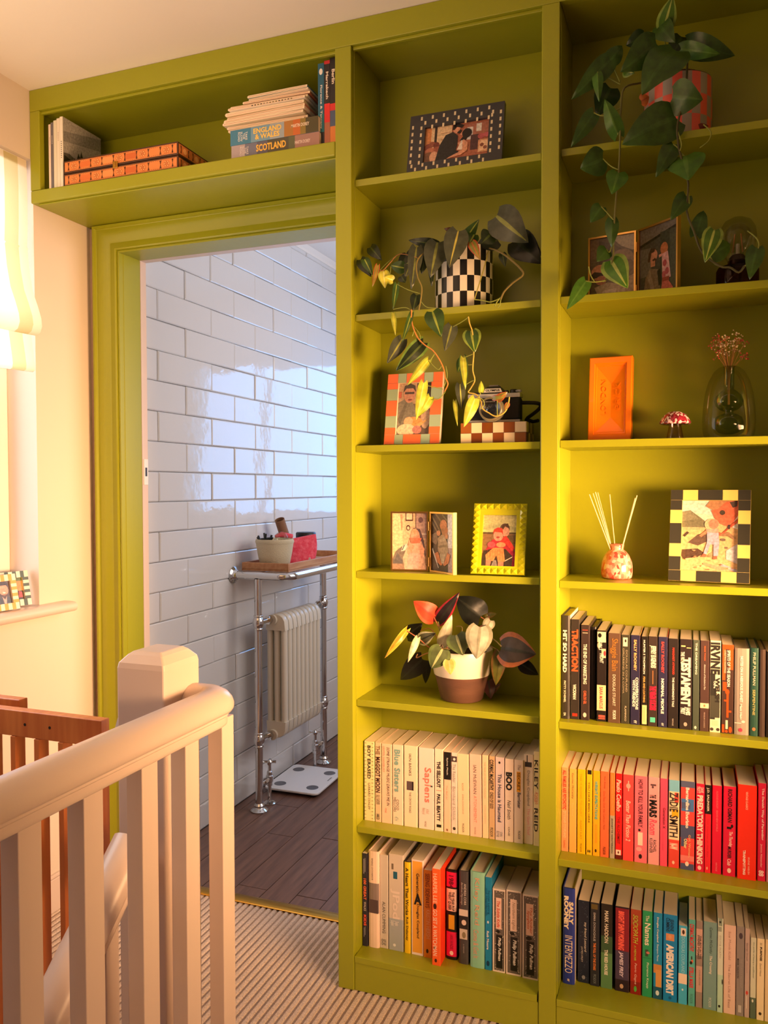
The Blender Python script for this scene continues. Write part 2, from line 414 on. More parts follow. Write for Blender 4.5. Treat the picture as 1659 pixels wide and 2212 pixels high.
# tiles, each a slightly pillowed block of its own
TW, TH = 0.345, 0.1075
def tile_mesh(w, h):
    bb = MB(); t = 0.008; e = 0.004; p = 0.0015
    xs = [0, e, w/2, w-e, w]; zs = [0, e, h/2, h-e, h]
    def d(i, j):
        if i in (0, 4) or j in (0, 4): return t-0.0032
        return t + (p*0.35 if (i == 2 and j == 2) else 0.0)
    rows = [[(d(i, j)-t, xs[i], zs[j]) for i in range(5)] for j in range(5)]
    bb.grid(rows)
    bb.grid([[(-t-0.001, 0, 0), (-t-0.001, w, 0), (-t-0.001, w, h), (-t-0.001, 0, h)], [(d(0, 0)-t, 0, 0), (d(0, 0)-t, w, 0), (d(0, 0)-t, w, h), (d(0, 0)-t, 0, h)]], closed=True)
    return bb
tmesh = {}
G = 0.0022
rowz = [1.2025+TH*k for k in range(-12, 12)]
for k, z in zip(range(-12, 12), rowz):
    z0, z1 = max(z+G/2, BF+0.001), min(z+TH-G/2, BC-0.022)
    if z1-z0 < 0.01: continue
    y = (0.580 if k % 2 == 0 else 0.752) - 2*TW
    while y < 2.48:
        y0, y1 = max(y+G/2, 0.350), min(y+TW-G/2, 2.495)
        if y1-y0 > 0.02:
            key = (round(y1-y0, 4), round(z1-z0, 4))
            if key not in tmesh:
                o = tile_mesh(*key).build('tile', 'tile', wall_b, smooth=25); tmesh[key] = o.data
            else:
                o = bpy.data.objects.new('tile', tmesh[key]); COL.objects.link(o); attach(o, wall_b)
            o.location = (TX, y0, z0)
            o.rotation_euler = (0, math.radians(random.uniform(-.6, .6)), math.radians(random.uniform(-.6, .6)))
        y += TW
b = MB()
b.grid([[(TX-0.008, 0.32, BC-0.028), (TX-0.008, 2.5, BC-0.028)], [(TX+0.004, 0.32, BC-0.028), (TX+0.004, 2.5, BC-0.028)], [(TX+0.008, 0.32, BC-0.018), (TX+0.008, 2.5, BC-0.018)], [(TX+0.022, 0.32, BC-0.004), (TX+0.022, 2.5, BC-0.004)], [(TX+0.024, 0.32, BC-0.0005), (TX+0.024, 2.5, BC-0.0005)]])
structure(b.build('trim_5', 'ceiling'))
# dark wood-look plank floor
fb = sbox('floor_bathroom', 'groove', [(TX-0.05, 0.299, BF-0.08, 1.3, 2.5, BF-0.004)])
PWID = 0.108
pm = {}
x = -0.331-PWID*4
j = 0
while x < 1.25:
    x0, x1 = max(x+0.0014, TX), min(x+PWID-0.0014, 1.29)
    if x1-x0 > 0.01:
        y = 0.30 - random.uniform(0, 0.5)
        pass
        if abs(x-(-0.439)) < .01: y = 0.895-1.8
        if abs(x-(-0.331)) < .01: y = 0.497-1.8
        if abs(x-(-0.115)) < .01: y = 0.501-1.8
        while y < 2.5:
            y0, y1 = max(y+0.0014, 0.2995), min(y+0.9-0.0014, 2.499)
            if y1-y0 > 0.01:
                key = (round(x1-x0, 4), round(y1-y0, 4))
                bb = MB(); w, l = key
                bb.box(0, 0, -0.006, w, l, 0.0)
                if key in pm:
                    o = bpy.data.objects.new('plank', pm[key]); COL.objects.link(o); attach(o, fb)
                else:
                    o = bb.build('plank', 'plank', fb, bevel=0.0); pm[key] = o.data
                o.location = (x0, y0, BF+random.uniform(-0.0006, 0.0004))
            y += 0.9
    x += PWID; j += 1
# bathroom window in the far wall
wb = structure(sbox('window_2', 'white_plastic', [(-0.56, 2.53, 1.07, -0.52, 2.58, 2.01), (0.46, 2.53, 1.07, 0.50, 2.58, 2.01), (-0.52, 2.53, 1.07, 0.46, 2.58, 1.11), (-0.52, 2.53, 1.97, 0.46, 2.58, 2.01), (-0.045, 2.535, 1.11, -0.02, 2.575, 1.97)], bevel=0.004))
b = MB(); b.box(-0.52, 2.553, 1.11, -0.045, 2.557, 1.97); b.build('window_pane', 'window_glass', wb)
b = MB(); b.box(-0.02, 2.553, 1.11, 0.46, 2.557, 1.97); b.build('window_pane', 'window_glass', wb)

# ------------------------------------------------------------------ landing window, sill and blind
XG = XW-0.105
wl = structure(sbox('window_1', 'white_plastic', [(XG-0.04, WY0, WZ0, XG, WY0+0.05, WZ1), (XG-0.04, WY1-0.05, WZ0, XG, WY1, WZ1), (XG-0.04, WY0+0.05, WZ0, XG, WY1-0.05, WZ0+0.05), (XG-0.04, WY0+0.05, WZ1-0.05, XG, WY1-0.05, WZ1), (XG-0.035, -0.555, WZ0+0.05, XG-0.002, -0.515, WZ1-0.05)], bevel=0.004))
for y0, y1 in ((WY0+0.05, -0.555), (-0.515, WY1-0.05)):
    b = MB(); b.box(XG-0.02, y0, WZ0+0.05, XG-0.016, y1, WZ1-0.05); b.build('window_pane', 'window_glass', wl)
b = MB()
ys = [(-1.14), 0.090]
pr = [(XG, 0.886), (XW+0.040, 0.886), (XW+0.048, 0.890), (XW+0.052, 0.899), (XW+0.050, 0.907), (XW+0.043, 0.9135), (XW+0.03, 0.915), (XG, 0.915)]
pr2 = [(XW+0.0005 if x < XW else x, z) for x, z in pr]
b.grid([[(x, y, z) for x, z in pr2] for y in ys], closed=True)
b.poly([(x, ys[1], z) for x, z in pr2]); b.poly([(x, ys[0], z) for x, z in reversed(pr2)])
b.box(XG+0.0005, WY0+0.001, 0.8955, XW+0.002, WY1-0.001, 0.9148)
structure(b.build('trim_6', 'gloss', smooth=50))

bl = thing('roman_blind', (XW+0.01, -0.45, 2.18), 'cream roman blind with soft yellow stripes, gathered in folds above the sill', 'blind')
BX = XW-0.012
def stripes(y):
    d = -(y+0.022)
    if d < 0.036: return '#f2e6cd'
    k = (d-0.036) % 0.125
    return '#d9d0a2' if k < 0.050 else '#f7f1e2'
ny = 62
yy = [-1.045+(-0.022+1.045)*i/ny for i in range(ny+1)]
pz = [(2.183, 0.0), (2.165, 0.001), (2.1, 0.003), (2.0, 0.002), (1.938, -0.001), (1.934, 0.004), (1.93, 0.000), (1.87, 0.006), (1.81, 0.018), (1.77, 0.034), (1.735, 0.046), (1.712, 0.049), (1.694, 0.042), (1.686, 0.028), (1.690, 0.016)]
b = MB()
b.grid([[(BX+dx, y, z+0.004*math.sin(7*y)) for y in yy] for z, dx in pz], colf=lambda a, q: stripes((yy[q]+yy[q+1])/2))
b.build('blind_cloth', 'fabric', bl, smooth='all')
pz = [(1.72, 0.006), (1.68, 0.010), (1.63, 0.018), (1.60, 0.022), (1.588, 0.020), (1.584, 0.012), (1.592, 0.004)]
b = MB()
b.grid([[(BX+dx, y, z+0.004*math.sin(7*y)) for y in yy] for z, dx in pz], colf=lambda a, q: stripes((yy[q]+yy[q+1])/2))
b.build('blind_hem', 'fabric', bl, smooth='all')
b = MB(); b.box(BX-0.022, -1.045, 2.158, BX-0.003, -0.022, 2.184); b.build('head_rail', 'white_plastic', bl)

# ------------------------------------------------------------------ built-in bookcase
L0, L1, M0, M1, R0, R1 = 0.2635, 0.3060, 0.7640, 0.8030, 1.3245, 1.3650
LI, MI0, MI1, RI = 0.3068, 0.7600, 0.8038, 1.3220
D = 0.1757
YF = -0.020
ZA = {1: 2.0027, 2: 1.6758, 3: 1.3559, 4: 1.0456, 5: 0.7259, 6: 0.4076, 7: 0.0867}
ZB = {1: 2.0044, 2: 1.6783, 3: 1.3574, 4: 1.0408, 5: 0.7199, 6: 0.4037, 7: 0.0883}
T = 0.0164
bc = thing('built_in_bookcase', (0.55, 0.08, 0), 'tall olive green built-in bookcase wrapping round and over the doorway', 'bookcase')
def bp(name, boxes, bevel=0.0012):
    b = MB()
    for q in boxes: b.box(*q)
    return b.build(name, 'green', bc, bevel=bevel)
EX = XW+0.0005
bp('header', [(EX, YF, 2.3165, R1, 0.0, CEIL-0.001)])
bp('header_bead', [(EX+0.03, YF+0.009, 2.3085, L0, YF+0.018, 2.3163)])
bp('header_bead', [(L1+0.001, YF+0.009, 2.3085, M0-0.001, YF+0.018, 2.3163)])
for x0, x1 in ((L0, L1), (M0, M1), (R0, R1)):
    bp('stile', [(x0, YF, 0.0, x1, 0.0, 2.3163)], 0.0018)
bp('side_panel', [(L0+0.001, 0.0002, 0.0, LI, 0.19, 2.376)])
bp('side_panel', [(MI0, 0.0002, 0.0, MI1, D, 2.376)])
bp('side_panel', [(RI, 0.0002, 0.0, R1, D, 2.376)])
bp('back_panel', [(LI, D, 0.0, MI1-0.02, D+0.010, 2.376)], 0)
bp('back_panel', [(MI1-0.02, D, 0.0, R1, D+0.010, 2.376)], 0)
for xa, xb, yb in ((EX+0.023, L0, 0.218), (LI+.0002, MI0-.0002, D-.0002), (MI1+.0002, RI-.0002, D-.0002)):
    bp('top_panel', [(xa, 0.0003, 2.3175, xb, yb, 2.335)])
bp('plinth', [(L1+0.0006, YF+0.003, 0.0, M0-0.0006, 0.0, 0.0703)])
bp('plinth', [(M1+0.0006, YF+0.003, 0.0, R0-0.0006, 0.0, 0.0703)])
for k in range(1, 8):
    yf = 0.0003 if k < 7 else -0.019
    bp('shelf', [(LI+0.0002, yf, ZA[k]-T, MI0-0.0002, D-0.0002, ZA[k])])
    bp('shelf', [(MI1+0.0002, yf, ZB[k]-T, RI-0.0002, D-0.0002, ZB[k])])
# cupboard shelf over the doorway
bp('over_door_end', [(EX, YF, 2.0962, EX+0.034, 0.0, 2.3163)], 0.002)
bp('over_door_end', [(EX, 0.0002, 2.0962, EX+0.022, 0.229, 2.376)])
bp('over_door_shelf', [(EX, YF, 2.0605, L0-0.0006, 0.229, 2.0957)], 0.003)
bp('over_door_bead', [(EX+0.02, YF+0.010, 2.0560, L0-0.001, YF+0.022, 2.0603)])
bp('over_door_back', [(EX+0.022, 0.219, 2.0959, L0-0.0006, 0.2295, 2.376)], 0)
# corner bead where the stiles meet the shelves
# ------------------------------------------------------------------ banister
nw = thing('newel_post', (0.117, -0.541, 0), 'square white newel post with chamfered cap at the head of the stairs', 'post')
b = MB()
x0, x1, y0, y1 = 0.064, 0.170, -0.600, -0.483
def ring(e, z): return [(x0+e, y0+e, z), (x1-e, y0+e, z), (x1-e, y1-e, z), (x0+e, y1-e, z)]
b.grid([ring(0, -0.9), ring(0, 0.912), ring(0.002, 0.922), ring(0.014, 0.936), ring(0.021, 0.941), ring(0.024, 0.942)], closed=True)
b.poly(ring(0.024, 0.942))
nwm = b.build('post', 'gloss', nw, bevel=0.003)
b = MB()
for i in range(1):
    pass
rail_prof = [(-.021, 0), (-.025, .003), (-.026, .009), (-.025, .018), (-.028, .021), (-.027, .025), (-.034, .028), (-.0380, .034), (-.0385, .042), (-.035, .052), (-.027, .062), (-.015, .069), (0, .071), (.015, .069), (.027, .062), (.035, .052), (.0385, .042), (.0380, .034), (.034, .028), (.027, .025), (.028, .021), (.025, .018), (.026, .009), (.025, .003), (.021, 0)]
def sweep(path, prof, up=(0, 0, 1)):
    rows = []
    path = [Vector(p) for p in path]
    for k, p in enumerate(path):
        t = (path[min(k+1, len(path)-1)]-path[max(k-1, 0)]).normalized()
        s = t.cross(Vector(up)).normalized(); u = s.cross(t)
        rows.append([p+s*a+u*h for a, h in prof])
    return rows
RZ = 0.799
RXC = 0.234
path = [(0.1705, -0.508, RZ), (0.186, -0.508, RZ)]
for i in range(1, 13):
    a = PI/2*i/12
    path.append((0.200+0.034*math.sin(a), -0.542+0.034*math.cos(a), RZ))
path += [(RXC, -0.62, RZ), (RXC, -1.2, RZ), (RXC, -3.28, RZ)]
hr = thing('banister', (RXC, -1.5, 0), 'level white banister with rounded handrail curving into the newel post', 'banister')
b = MB(); rows = sweep(path, rail_prof)
b.grid(rows, closed=True)
b.build('handrail', 'gloss', hr, smooth=50)
ys = [-0.508, -0.628, -0.7505, -0.886, -1.0115, -1.137, -1.262, -1.388]
bal = None
for k in range(20):
    yv = ys[k] if k < len(ys) else ys[-1]-0.1245*(k-len(ys)+1)
    if yv < -3.2: break
    if bal is None:
        b = MB(); b.box(-0.016, -0.021, 0.0, 0.016, 0.021, RZ+0.012)
        o = b.build('baluster', 'gloss', hr, bevel=0.0015); bal = o
    else:
        o = bal.copy(); COL.objects.link(o); attach(o, hr)
    o.location = (RXC, yv, 0.0)
b = MB(); b.box(0.180, -3.28, -0.20, 0.262, -0.605, -0.0005); b.build('base_rail', 'gloss', hr)

sr = thing('stair_rail', (0.117, -0.7, 0.5), 'sloping white stair handrail descending from the front of the newel post', 'handrail')
sl = 0.92
p0 = Vector((0.117, -0.6005, 0.662-0.093)); p1 = p0+Vector((0, -1.6, -1.6*sl))
b = MB(); b.grid(sweep([p0, p0+(p1-p0)*0.5, p1], rail_prof), closed=True)
b.build('handrail', 'gloss', sr, smooth=50)
bal = None
for k in range(9):
    yv = -0.705-0.118*k
    ztop = p0.z-(p0.y-yv)*sl+0.010
    b = MB(); b.box(-0.016, -0.017, -0.62, 0.016, 0.017, 0.0)
    if bal is None: o = b.build('baluster', 'gloss', sr, bevel=0.0015); bal = o
    else:
        o = bal.copy(); COL.objects.link(o); attach(o, sr)
    o.location = (0.117, yv, ztop)

# wooden stair gate
sg = thing('stair_gate', (-0.2, -0.59, 0), 'orange-brown wooden slatted stair gate across the head of the stairs', 'gate')
gx1 = 0.027; GZ = 0.806
b = MB(); b.box(-0.56, -0.600, GZ-0.052, gx1-0.001, -0.576, GZ); b.build('top_rail', 'beech', sg, bevel=0.0015)
b = MB(); b.box(gx1-0.030, -0.599, 0.05, gx1-0.0015, -0.577, GZ-0.0525); b.build('end_post', 'beech', sg, bevel=0.0015)
b = MB(); b.box(-0.56, -0.600, 0.0, gx1-0.031, -0.576, 0.05); b.build('bottom_rail', 'beech', sg, bevel=0.0015)
sx = [-0.0715, -0.1315, -0.192, -0.2525, -0.313, -0.3735, -0.434, -0.4945, -0.545]
sl0 = None
for x in sx:
    if sl0 is None:
        b = MB(); b.box(-0.0065, -0.0135, 0.0, 0.0065, 0.0135, GZ-0.1025); sl0 = b.build('slat', 'beech', sg, bevel=0.001); o = sl0
    else: o = sl0.copy(); COL.objects.link(o); attach(o, sg)
    o.location = (x, -0.588, 0.05)
b = MB()
for x in (-0.099, -0.1615):
    b.tube([(x, -0.6003, GZ-0.026), (x, -0.5965, GZ-0.026)], 0.0031, 10)
b.build('peg_hole', 'black', sg)
g2 = thing('gate_rail', (-0.42, -0.535, 0), 'pale upper end of the sliding gate half fixed to the left wall', 'gate')
b = MB(); xx = atY(58, 1518, -0.525).x
b.box(XW+0.001, -0.546, GZ-0.045, xx, -0.522, GZ+0.004); b.build('top_rail', 'beech', g2, bevel=0.002)
b = MB(); b.box(XW+0.001, -0.546, 0.0, XW+0.03, -0.522, GZ-0.0455); b.build('end_post', 'beech', g2)
b = MB(); b.box(XW+0.031, -0.546, 0.0, xx, -0.522, 0.045); b.build('bottom_rail', 'beech', g2)
lk = thing('gate_latch', (0.058, -0.56, 0.78), 'small white plastic latch screwed to the left side of the newel post', 'latch')
b = MB()
b.poly([(0.0635, -0.585, 0.70), (0.0635, -0.585, 0.835), (0.057, -0.585, 0.822), (0.046, -0.585, 0.790), (0.055, -0.585, 0.776), (0.0555, -0.585, 0.70)])
b.poly([(0.0635, -0.545, 0.70), (0.0555, -0.545, 0.70), (0.055, -0.545, 0.776), (0.046, -0.545, 0.790), (0.057, -0.545, 0.822), (0.0635, -0.545, 0.835)])
e = [(0.0635, .70), (0.0635, .835), (0.057, .822), (0.046, .790), (0.055, .776), (0.0555, .70)]
for i in range(6):
    p, q = e[i], e[(i+1) % 6]
    b.quad((p[0], -0.585, p[1]), (p[0], -0.545, p[1]), (q[0], -0.545, q[1]), (q[0], -0.585, q[1]))
b.build('latch_body', 'white_plastic', lk)

# ------------------------------------------------------------------ bathroom things
def circle_path(c, r, a0, a1, n, ax=(1, 0, 0), ay=(0, 1, 0)):
    c, ax, ay = Vector(c), Vector(ax), Vector(ay)
    return [c+ax*(r*math.cos(a0+(a1-a0)*i/n))+ay*(r*math.sin(a0+(a1-a0)*i/n)) for i in range(n+1)]
PXL, PYL, PYR = -0.575, 1.074, 1.705
TZ = 0.892
tr = thing('towel_radiator', (PXL, 1.39, BF), 'traditional chrome towel radiator with cream columns against the white tiles', 'radiator')
b = MB()
fx = -0.432
pth = [(TX+0.004, PYL, TZ), (fx-0.05, PYL, TZ)] + circle_path((fx-0.05, PYL+0.05, TZ), 0.05, -PI/2, 0, 8) + [(fx, PYR-0.05, TZ)] + circle_path((fx-0.05, PYR-0.05, TZ), 0.05, 0, PI/2, 8) + [(TX+0.004, PYR, TZ)]
b.tube(pth, 0.0165, 14); b.build('top_rail', 'chrome', tr, smooth=60)
for y in (PYL, PYR):
    b = MB()
    fl = [(0.0, 0.0), (0.034, 0.0), (0.035, 0.005), (0.028, 0.010), (0.022, 0.013), (0.019, 0.022), (0.0168, 0.024)]
    rows = [[(TX+0.001+h, y+r*math.cos(2*PI*q/24), TZ+r*math.sin(2*PI*q/24)) for q in range(24)] for r, h in fl]
    b.grid(rows, closed=True); b.build('wall_flange', 'chrome', tr, smooth=50)
zt, zb = 0.700, 0.215
for y, s in ((PYL, 1), (PYR, -1)):
    b = MB(); b.lathe(PXL, y, [(0.0155, BF+0.02), (0.0155, TZ-0.012)], 16)
    b.build('post', 'chrome', tr, smooth=60)
    b = MB(); b.lathe(PXL, y, [(0.0, 0), (0.036, 0), (0.037, .004), (0.030, .010), (0.021, .014), (0.019, .020), (0.022, .024), (0.019, .029), (0.016, .033)], 20, z0=BF+0.0005)
    b.build('foot', 'chrome', tr, smooth=60)
    for z in (zt, zb):
        b = MB()
        b.lathe(PXL, y, [(0.0156, -.032), (0.019, -.030), (0.019, -.024), (0.0165, -.022), (0.021, -.014), (0.0245, 0), (0.021, .014), (0.0165, .022), (0.019, .024), (0.019, .030), (0.0156, .032)], 18, z0=z)
        b.build('ball_joint', 'chrome', tr, smooth=60)
        b = MB(); b.tube([(PXL, y+s*0.015, z), (PXL+0.01, y+s*(0.085 if s > 0 else 0.19), z)], 0.011, 12)
        b.tube([(PXL+0.008, y+s*0.062, z), (PXL+0.01, y+s*0.078, z)], 0.019, 6)
        b.build('connector', 'chrome', tr, smooth=40)
# cream columns between the posts
RY0, PIT, NC = PYL+0.088, 0.0400, 9
def column_mesh():
    b = MB()
    # three tubes joined by rounded top and bottom headers; local y is the column's thickness
    for dx in (-0.033, 0.0, 0.033):
        b.lathe(dx, 0, [(0.0125, 0.06), (0.0125, 0.475)], 10, sy=1.25)
    def header(z0, z1, up):
        n = 8; prof = []
        for k in range(n+1):
            a = PI*k/n
            prof.append((-0.047*math.cos(a), (z1-z0)*(math.sin(a)**0.55)))
        rows = []
        for y, e in ((-0.0175, .006), (-0.015, .002), (0, 0), (0.015, .002), (0.0175, .006)):
            rows.append([(px*(1-e*8), y, (z0 + pz*(1-e*8)) if up else (z1 - pz*(1-e*8))) for px, pz in prof])
        b.grid(rows)
        b.poly([rows[0][i] for i in range(n+1)]); b.poly([rows[-1][i] for i in range(n, -1, -1)])
        zz = z0 if up else z1
        b.quad((-0.047, -0.0175, zz), (0.047, -0.0175, zz), (0.047, 0.0175, zz), (-0.047, 0.0175, zz))
    header(0.455, 0.525, True); header(0.0, 0.07, False)
    return b
cm = None
for k in range(NC):
    if cm is None: cm = o = column_mesh().build('column', 'radiator', tr, smooth=50)
    else: o = cm.copy(); COL.objects.link(o); attach(o, tr)
    o.location = (-0.543, RY0+0.0175+PIT*k, 0.200)
for z in (zt, zb):
    b = MB(); b.tube([(-0.555, RY0-0.012, z), (-0.555, RY0+PIT*NC-0.005+0.012, z)], 0.022, 16); b.build('boss', 'radiator', tr, smooth=50)
for y, s in ((PYL+0.085, -1), (PYR-0.10, 1)):
    b = MB(); x = PXL+0.002
    b.lathe(x, y, [(0.0, 0), (0.028, 0), (0.028, .004), (0.018, .010), (0.010, .013), (0.008, .02), (0.008, .075), (0.013, .078), (0.013, .092), (0.016, .095), (0.016, .118), (0.012, .122), (0.012, .135), (0.007, .140), (0.007, .165), (0.010, .168), (0.012, .178), (0.006, .186), (0.0, .187)], 14, z0=BF+0.0005)
    b.tube([(x, y, BF+0.106), (x, y+s*0.075, BF+0.106)], 0.009, 10)
    b.tube([(x, y+s*0.03, BF+0.106), (x, y+s*0.05, BF+0.106)], 0.014, 6)
    b.build('valve', 'chrome', tr, smooth=40)
    b = MB()
    for a in (0.4, 0.4+PI/2):
        dx, dy = 0.027*math.cos(a), 0.027*math.sin(a)
        b.tube([(x-dx, y-dy, BF+0.177), (x, y, BF+0.177), (x+dx, y+dy, BF+0.177)], [0.0065, 0.0045, 0.0065], 8)
    b.build('cross_handle', 'chrome', tr, smooth=40)

# tray and the things on it
ZT = TZ+0.0172
ty = thing('wooden_tray', (-0.55, 1.45, ZT), 'shallow wooden tray resting on the chrome towel rail', 'tray')
b = MB(); b.box(-0.664, 1.098, ZT, -0.447, 1.80, ZT+0.007); b.build('tray_base', 'oak', ty)
for q in ((-0.664, 1.098, ZT+0.007, -0.447, 1.108, ZT+0.034), (-0.664, 1.790, ZT+0.007, -0.447, 1.80, ZT+0.034), (-0.457, 1.108, ZT+0.007, -0.447, 1.79, ZT+0.034), (-0.664, 1.108, ZT+0.007, -0.654, 1.79, ZT+0.034)):
    b = MB(); b.box(*q); b.build('tray_side', 'oak', ty, bevel=0.002)
ZI = ZT+0.0074
cx_, cy_ = -0.556, 1.185
bk = thing('cream_bowl', (cx_, cy_, ZI), 'cream crocheted pot of toiletries at the left end of the tray', 'pot')
b = MB(); b.lathe(cx_, cy_, [(0.0, 0), (0.050, 0), (0.062, .012), (0.072, .06), (0.078, .100), (0.079, .118), (0.077, .121), (0.073, .117), (0.070, .09), (0.0, .088)], 28, z0=ZI)
b.build('pot_wall', 'basket', bk, smooth=60)
b = MB(); b.lathe(cx_, cy_, [(0.0795, .103), (0.0815, .110), (0.0795, .117)], 28, z0=ZI); b.build('pot_rim', 'basket', bk, smooth=60)
gb = thing('glass_globe', (cx_+0.022, cy_+0.02, ZI+0.088), 'clear round glass bauble poking out of the cream pot', 'ornament')
b = MB(); b.sphere((cx_+0.022, cy_+0.018, ZI+0.1215), 0.030, 16, 10); b.build('globe', 'glass', gb, smooth='all')
hc = thing('hair_clip', (cx_-0.03, cy_-0.03, ZI+0.088), 'dark brown hair clip lying in the cream pot', 'clip')
b = MB()
for k in range(6):
    a = k*1.05; b.tube([(cx_-0.035+0.03*math.cos(a)*0.5, cy_-0.02+0.02*math.sin(a), ZI+0.1), (cx_-0.035+0.045*math.cos(a)*0.8, cy_-0.02+0.03*math.sin(a), ZI+0.128+0.008*(k % 3))], 0.0045, 6)
b.tube([(cx_-0.06, cy_-0.02, ZI+0.118), (cx_-0.005, cy_-0.02, ZI+0.124)], 0.006, 6)
b.build('clip_body', 'black', hc, smooth=60)
# quilted pouch
px_, py_ = -0.535, 1.365
po = thing('quilted_pouch', (px_, py_, ZI), 'bright pink quilted fabric pouch in the middle of the tray', 'pouch')
b = MB()
ca, sa = math.cos(0.75), math.sin(0.75)
rows = []
for k in range(11):
    t = k/10; r = []
    for q in range(36):
        a = 2*PI*q/36
        w = 0.070+0.010*math.sin(PI*t); dd = 0.036*(1-0.62*t)
        lx_, ly_ = w*math.cos(a), dd*math.sin(a)
        # quilting: puffed diamonds between diagonal stitch lines
        u = w*math.cos(a)/0.024; v = t*5.0
        puff = abs(math.sin(PI*(u+v)/2))*abs(math.sin(PI*(u-v)/2))
        ly_ *= 0.86+0.22*puff
        lx_ += 0.010*t
        r.append((px_+lx_*ca-ly_*sa, py_+lx_*sa+ly_*ca, ZI+0.118*t+0.012*t*math.cos(a)))
    rows.append(r)
b.grid(rows, closed=True); b.poly(rows[-1])
b.build('pouch_body', 'pouch', po, smooth='all')
b = MB(); b.box(px_+0.052, py_-0.006, ZI+0.010, px_+0.060, py_-0.004, ZI+0.030); b.build('side_tag', 'white_plastic', po)
b = MB(); b.tube([(px_-0.075, py_-0.075, ZI+0.124), (px_-0.055, py_-0.055, ZI+0.132), (px_-0.02, py_-0.02, ZI+0.122)], [0.006, 0.012, 0.010], 8); b.build('strap', 'pouch', po, smooth='all')
cd = thing('cardboard_tube', (px_, py_, ZI+0.1), 'brown cardboard roll tube sticking up behind the pink pouch', 'tube')
b = MB()
a0 = Vector((px_-0.075, py_+0.060, ZI+0.05)); a1 = Vector((px_-0.085, py_-0.015, ZI+0.195))
ax = (a1-a0).normalized(); u = ax.orthogonal().normalized(); v = ax.cross(u)
b.grid([[a0+ax*h+u*r*math.cos(2*PI*q/18)+v*r*math.sin(2*PI*q/18) for q in range(18)] for r, h in ((0.022, 0), (0.022, (a1-a0).length), (0.0195, (a1-a0).length), (0.0195, 0.05))], closed=True)
b.build('tube_wall', 'card', cd, smooth=50)
jr = thing('cotton_jar', (-0.565, 1.500, ZI), 'clear jar with black lid standing behind the pink pouch', 'jar')
b = MB(); b.lathe(-0.565, 1.500, [(0.0, 0.001), (0.040, 0.001), (0.042, .006), (0.042, .098), (0.036, .104)], 24, z0=ZI); b.build('jar_glass', 'glass', jr, smooth=50)
b = MB(); b.lathe(-0.565, 1.500, [(0.036, .104), (0.044, .104), (0.046, .110), (0.046, .128), (0.042, .133), (0.0, .133)], 24, z0=ZI); b.build('jar_lid', 'black', jr, smooth=50)
b = MB(); b.lathe(-0.565, 1.500, [(0.0, 0.003), (0.036, 0.003), (0.037, .03), (0.030, .044), (0.0, .048)], 16, z0=ZI); b.build('cotton_wool', 'white_plastic', jr, smooth='all')

# bathroom scale
scx, scy = -0.535, 1.421
bs = thing('bathroom_scale', (scx, scy, BF), 'flat white bathroom scale with four grey foot pads on the dark floor', 'scale', rot=(0, 0, 0.02))
b = MB()
def rrect(w, l, r, z, n=5):
    pts = []
    for cxx, cyy, a in ((w-r, l-r, 0), (-w+r, l-r, PI/2), (-w+r, -l+r, PI), (w-r, -l+r, 1.5*PI)):
        for k in range(n+1): pts.append((cxx+r*math.cos(a+PI/2*k/n), cyy+r*math.sin(a+PI/2*k/n), z))
    return pts
b.grid([rrect(.124, .152, .02, .013), rrect(.129, .158, .025, .016), rrect(.129, .158, .025, .022), rrect(.127, .156, .023, .024)], closed=True)
b.poly(rrect(.127, .156, .023, .024)); b.poly(list(reversed(rrect(.124, .152, .02, .013))))
b.build('platform', 'white_plastic', bs, world=False, smooth=30)
for sx_, sy_ in ((-1, -1), (1, -1), (-1, 1), (1, 1)):
    b = MB(); b.lathe(sx_*0.078, sy_*0.095, [(0.0, .0246), (0.026, .0246), (0.027, .0241)], 20); b.build('foot_pad', 'rubber', bs, world=False)
    b = MB(); b.lathe(sx_*0.095, sy_*0.125, [(0.0, 0.0003), (0.014, 0.0003), (0.014, .0133)], 12); b.build('rubber_foot', 'black', bs, world=False)
b = MB()
for k in range(6): b.box(0.106, 0.0+0.008*k, 0.0243, 0.112, 0.005+0.008*k, 0.0246)
b.build('maker_mark', 'rubber', bs, world=False)
# ------------------------------------------------------------------ framed photographs
def R_(x0, y0, x1, y1, c): return ([(x0, y0), (x1, y0), (x1, y1), (x0, y1)], c)
def E_(cx, cy, rx, ry, c, n=18, a=0.0):
    ca, sa = math.cos(a), math.sin(a)
    return ([(cx+rx*math.cos(2*PI*k/n)*ca-ry*math.sin(2*PI*k/n)*sa, cy+rx*math.cos(2*PI*k/n)*sa+ry*math.sin(2*PI*k/n)*ca) for k in range(n)], c)
def P_(c, *p): return ([(p[i], p[i+1]) for i in range(0, len(p), 2)], c)
def picture(parent, x0, z0, x1, z1, y, shapes, name='photo'):
    b = MB(); cl = lambda v: min(1.0, max(0.0, v))
    for k, (pts, c) in enumerate(shapes):
        q = [(x0+(x1-x0)*cl(px), y-0.00006*k, z0+(z1-z0)*cl(py)) for px, py in pts]
        b.poly(q, c)
    return b.build(name, 'photo', parent, world=False)
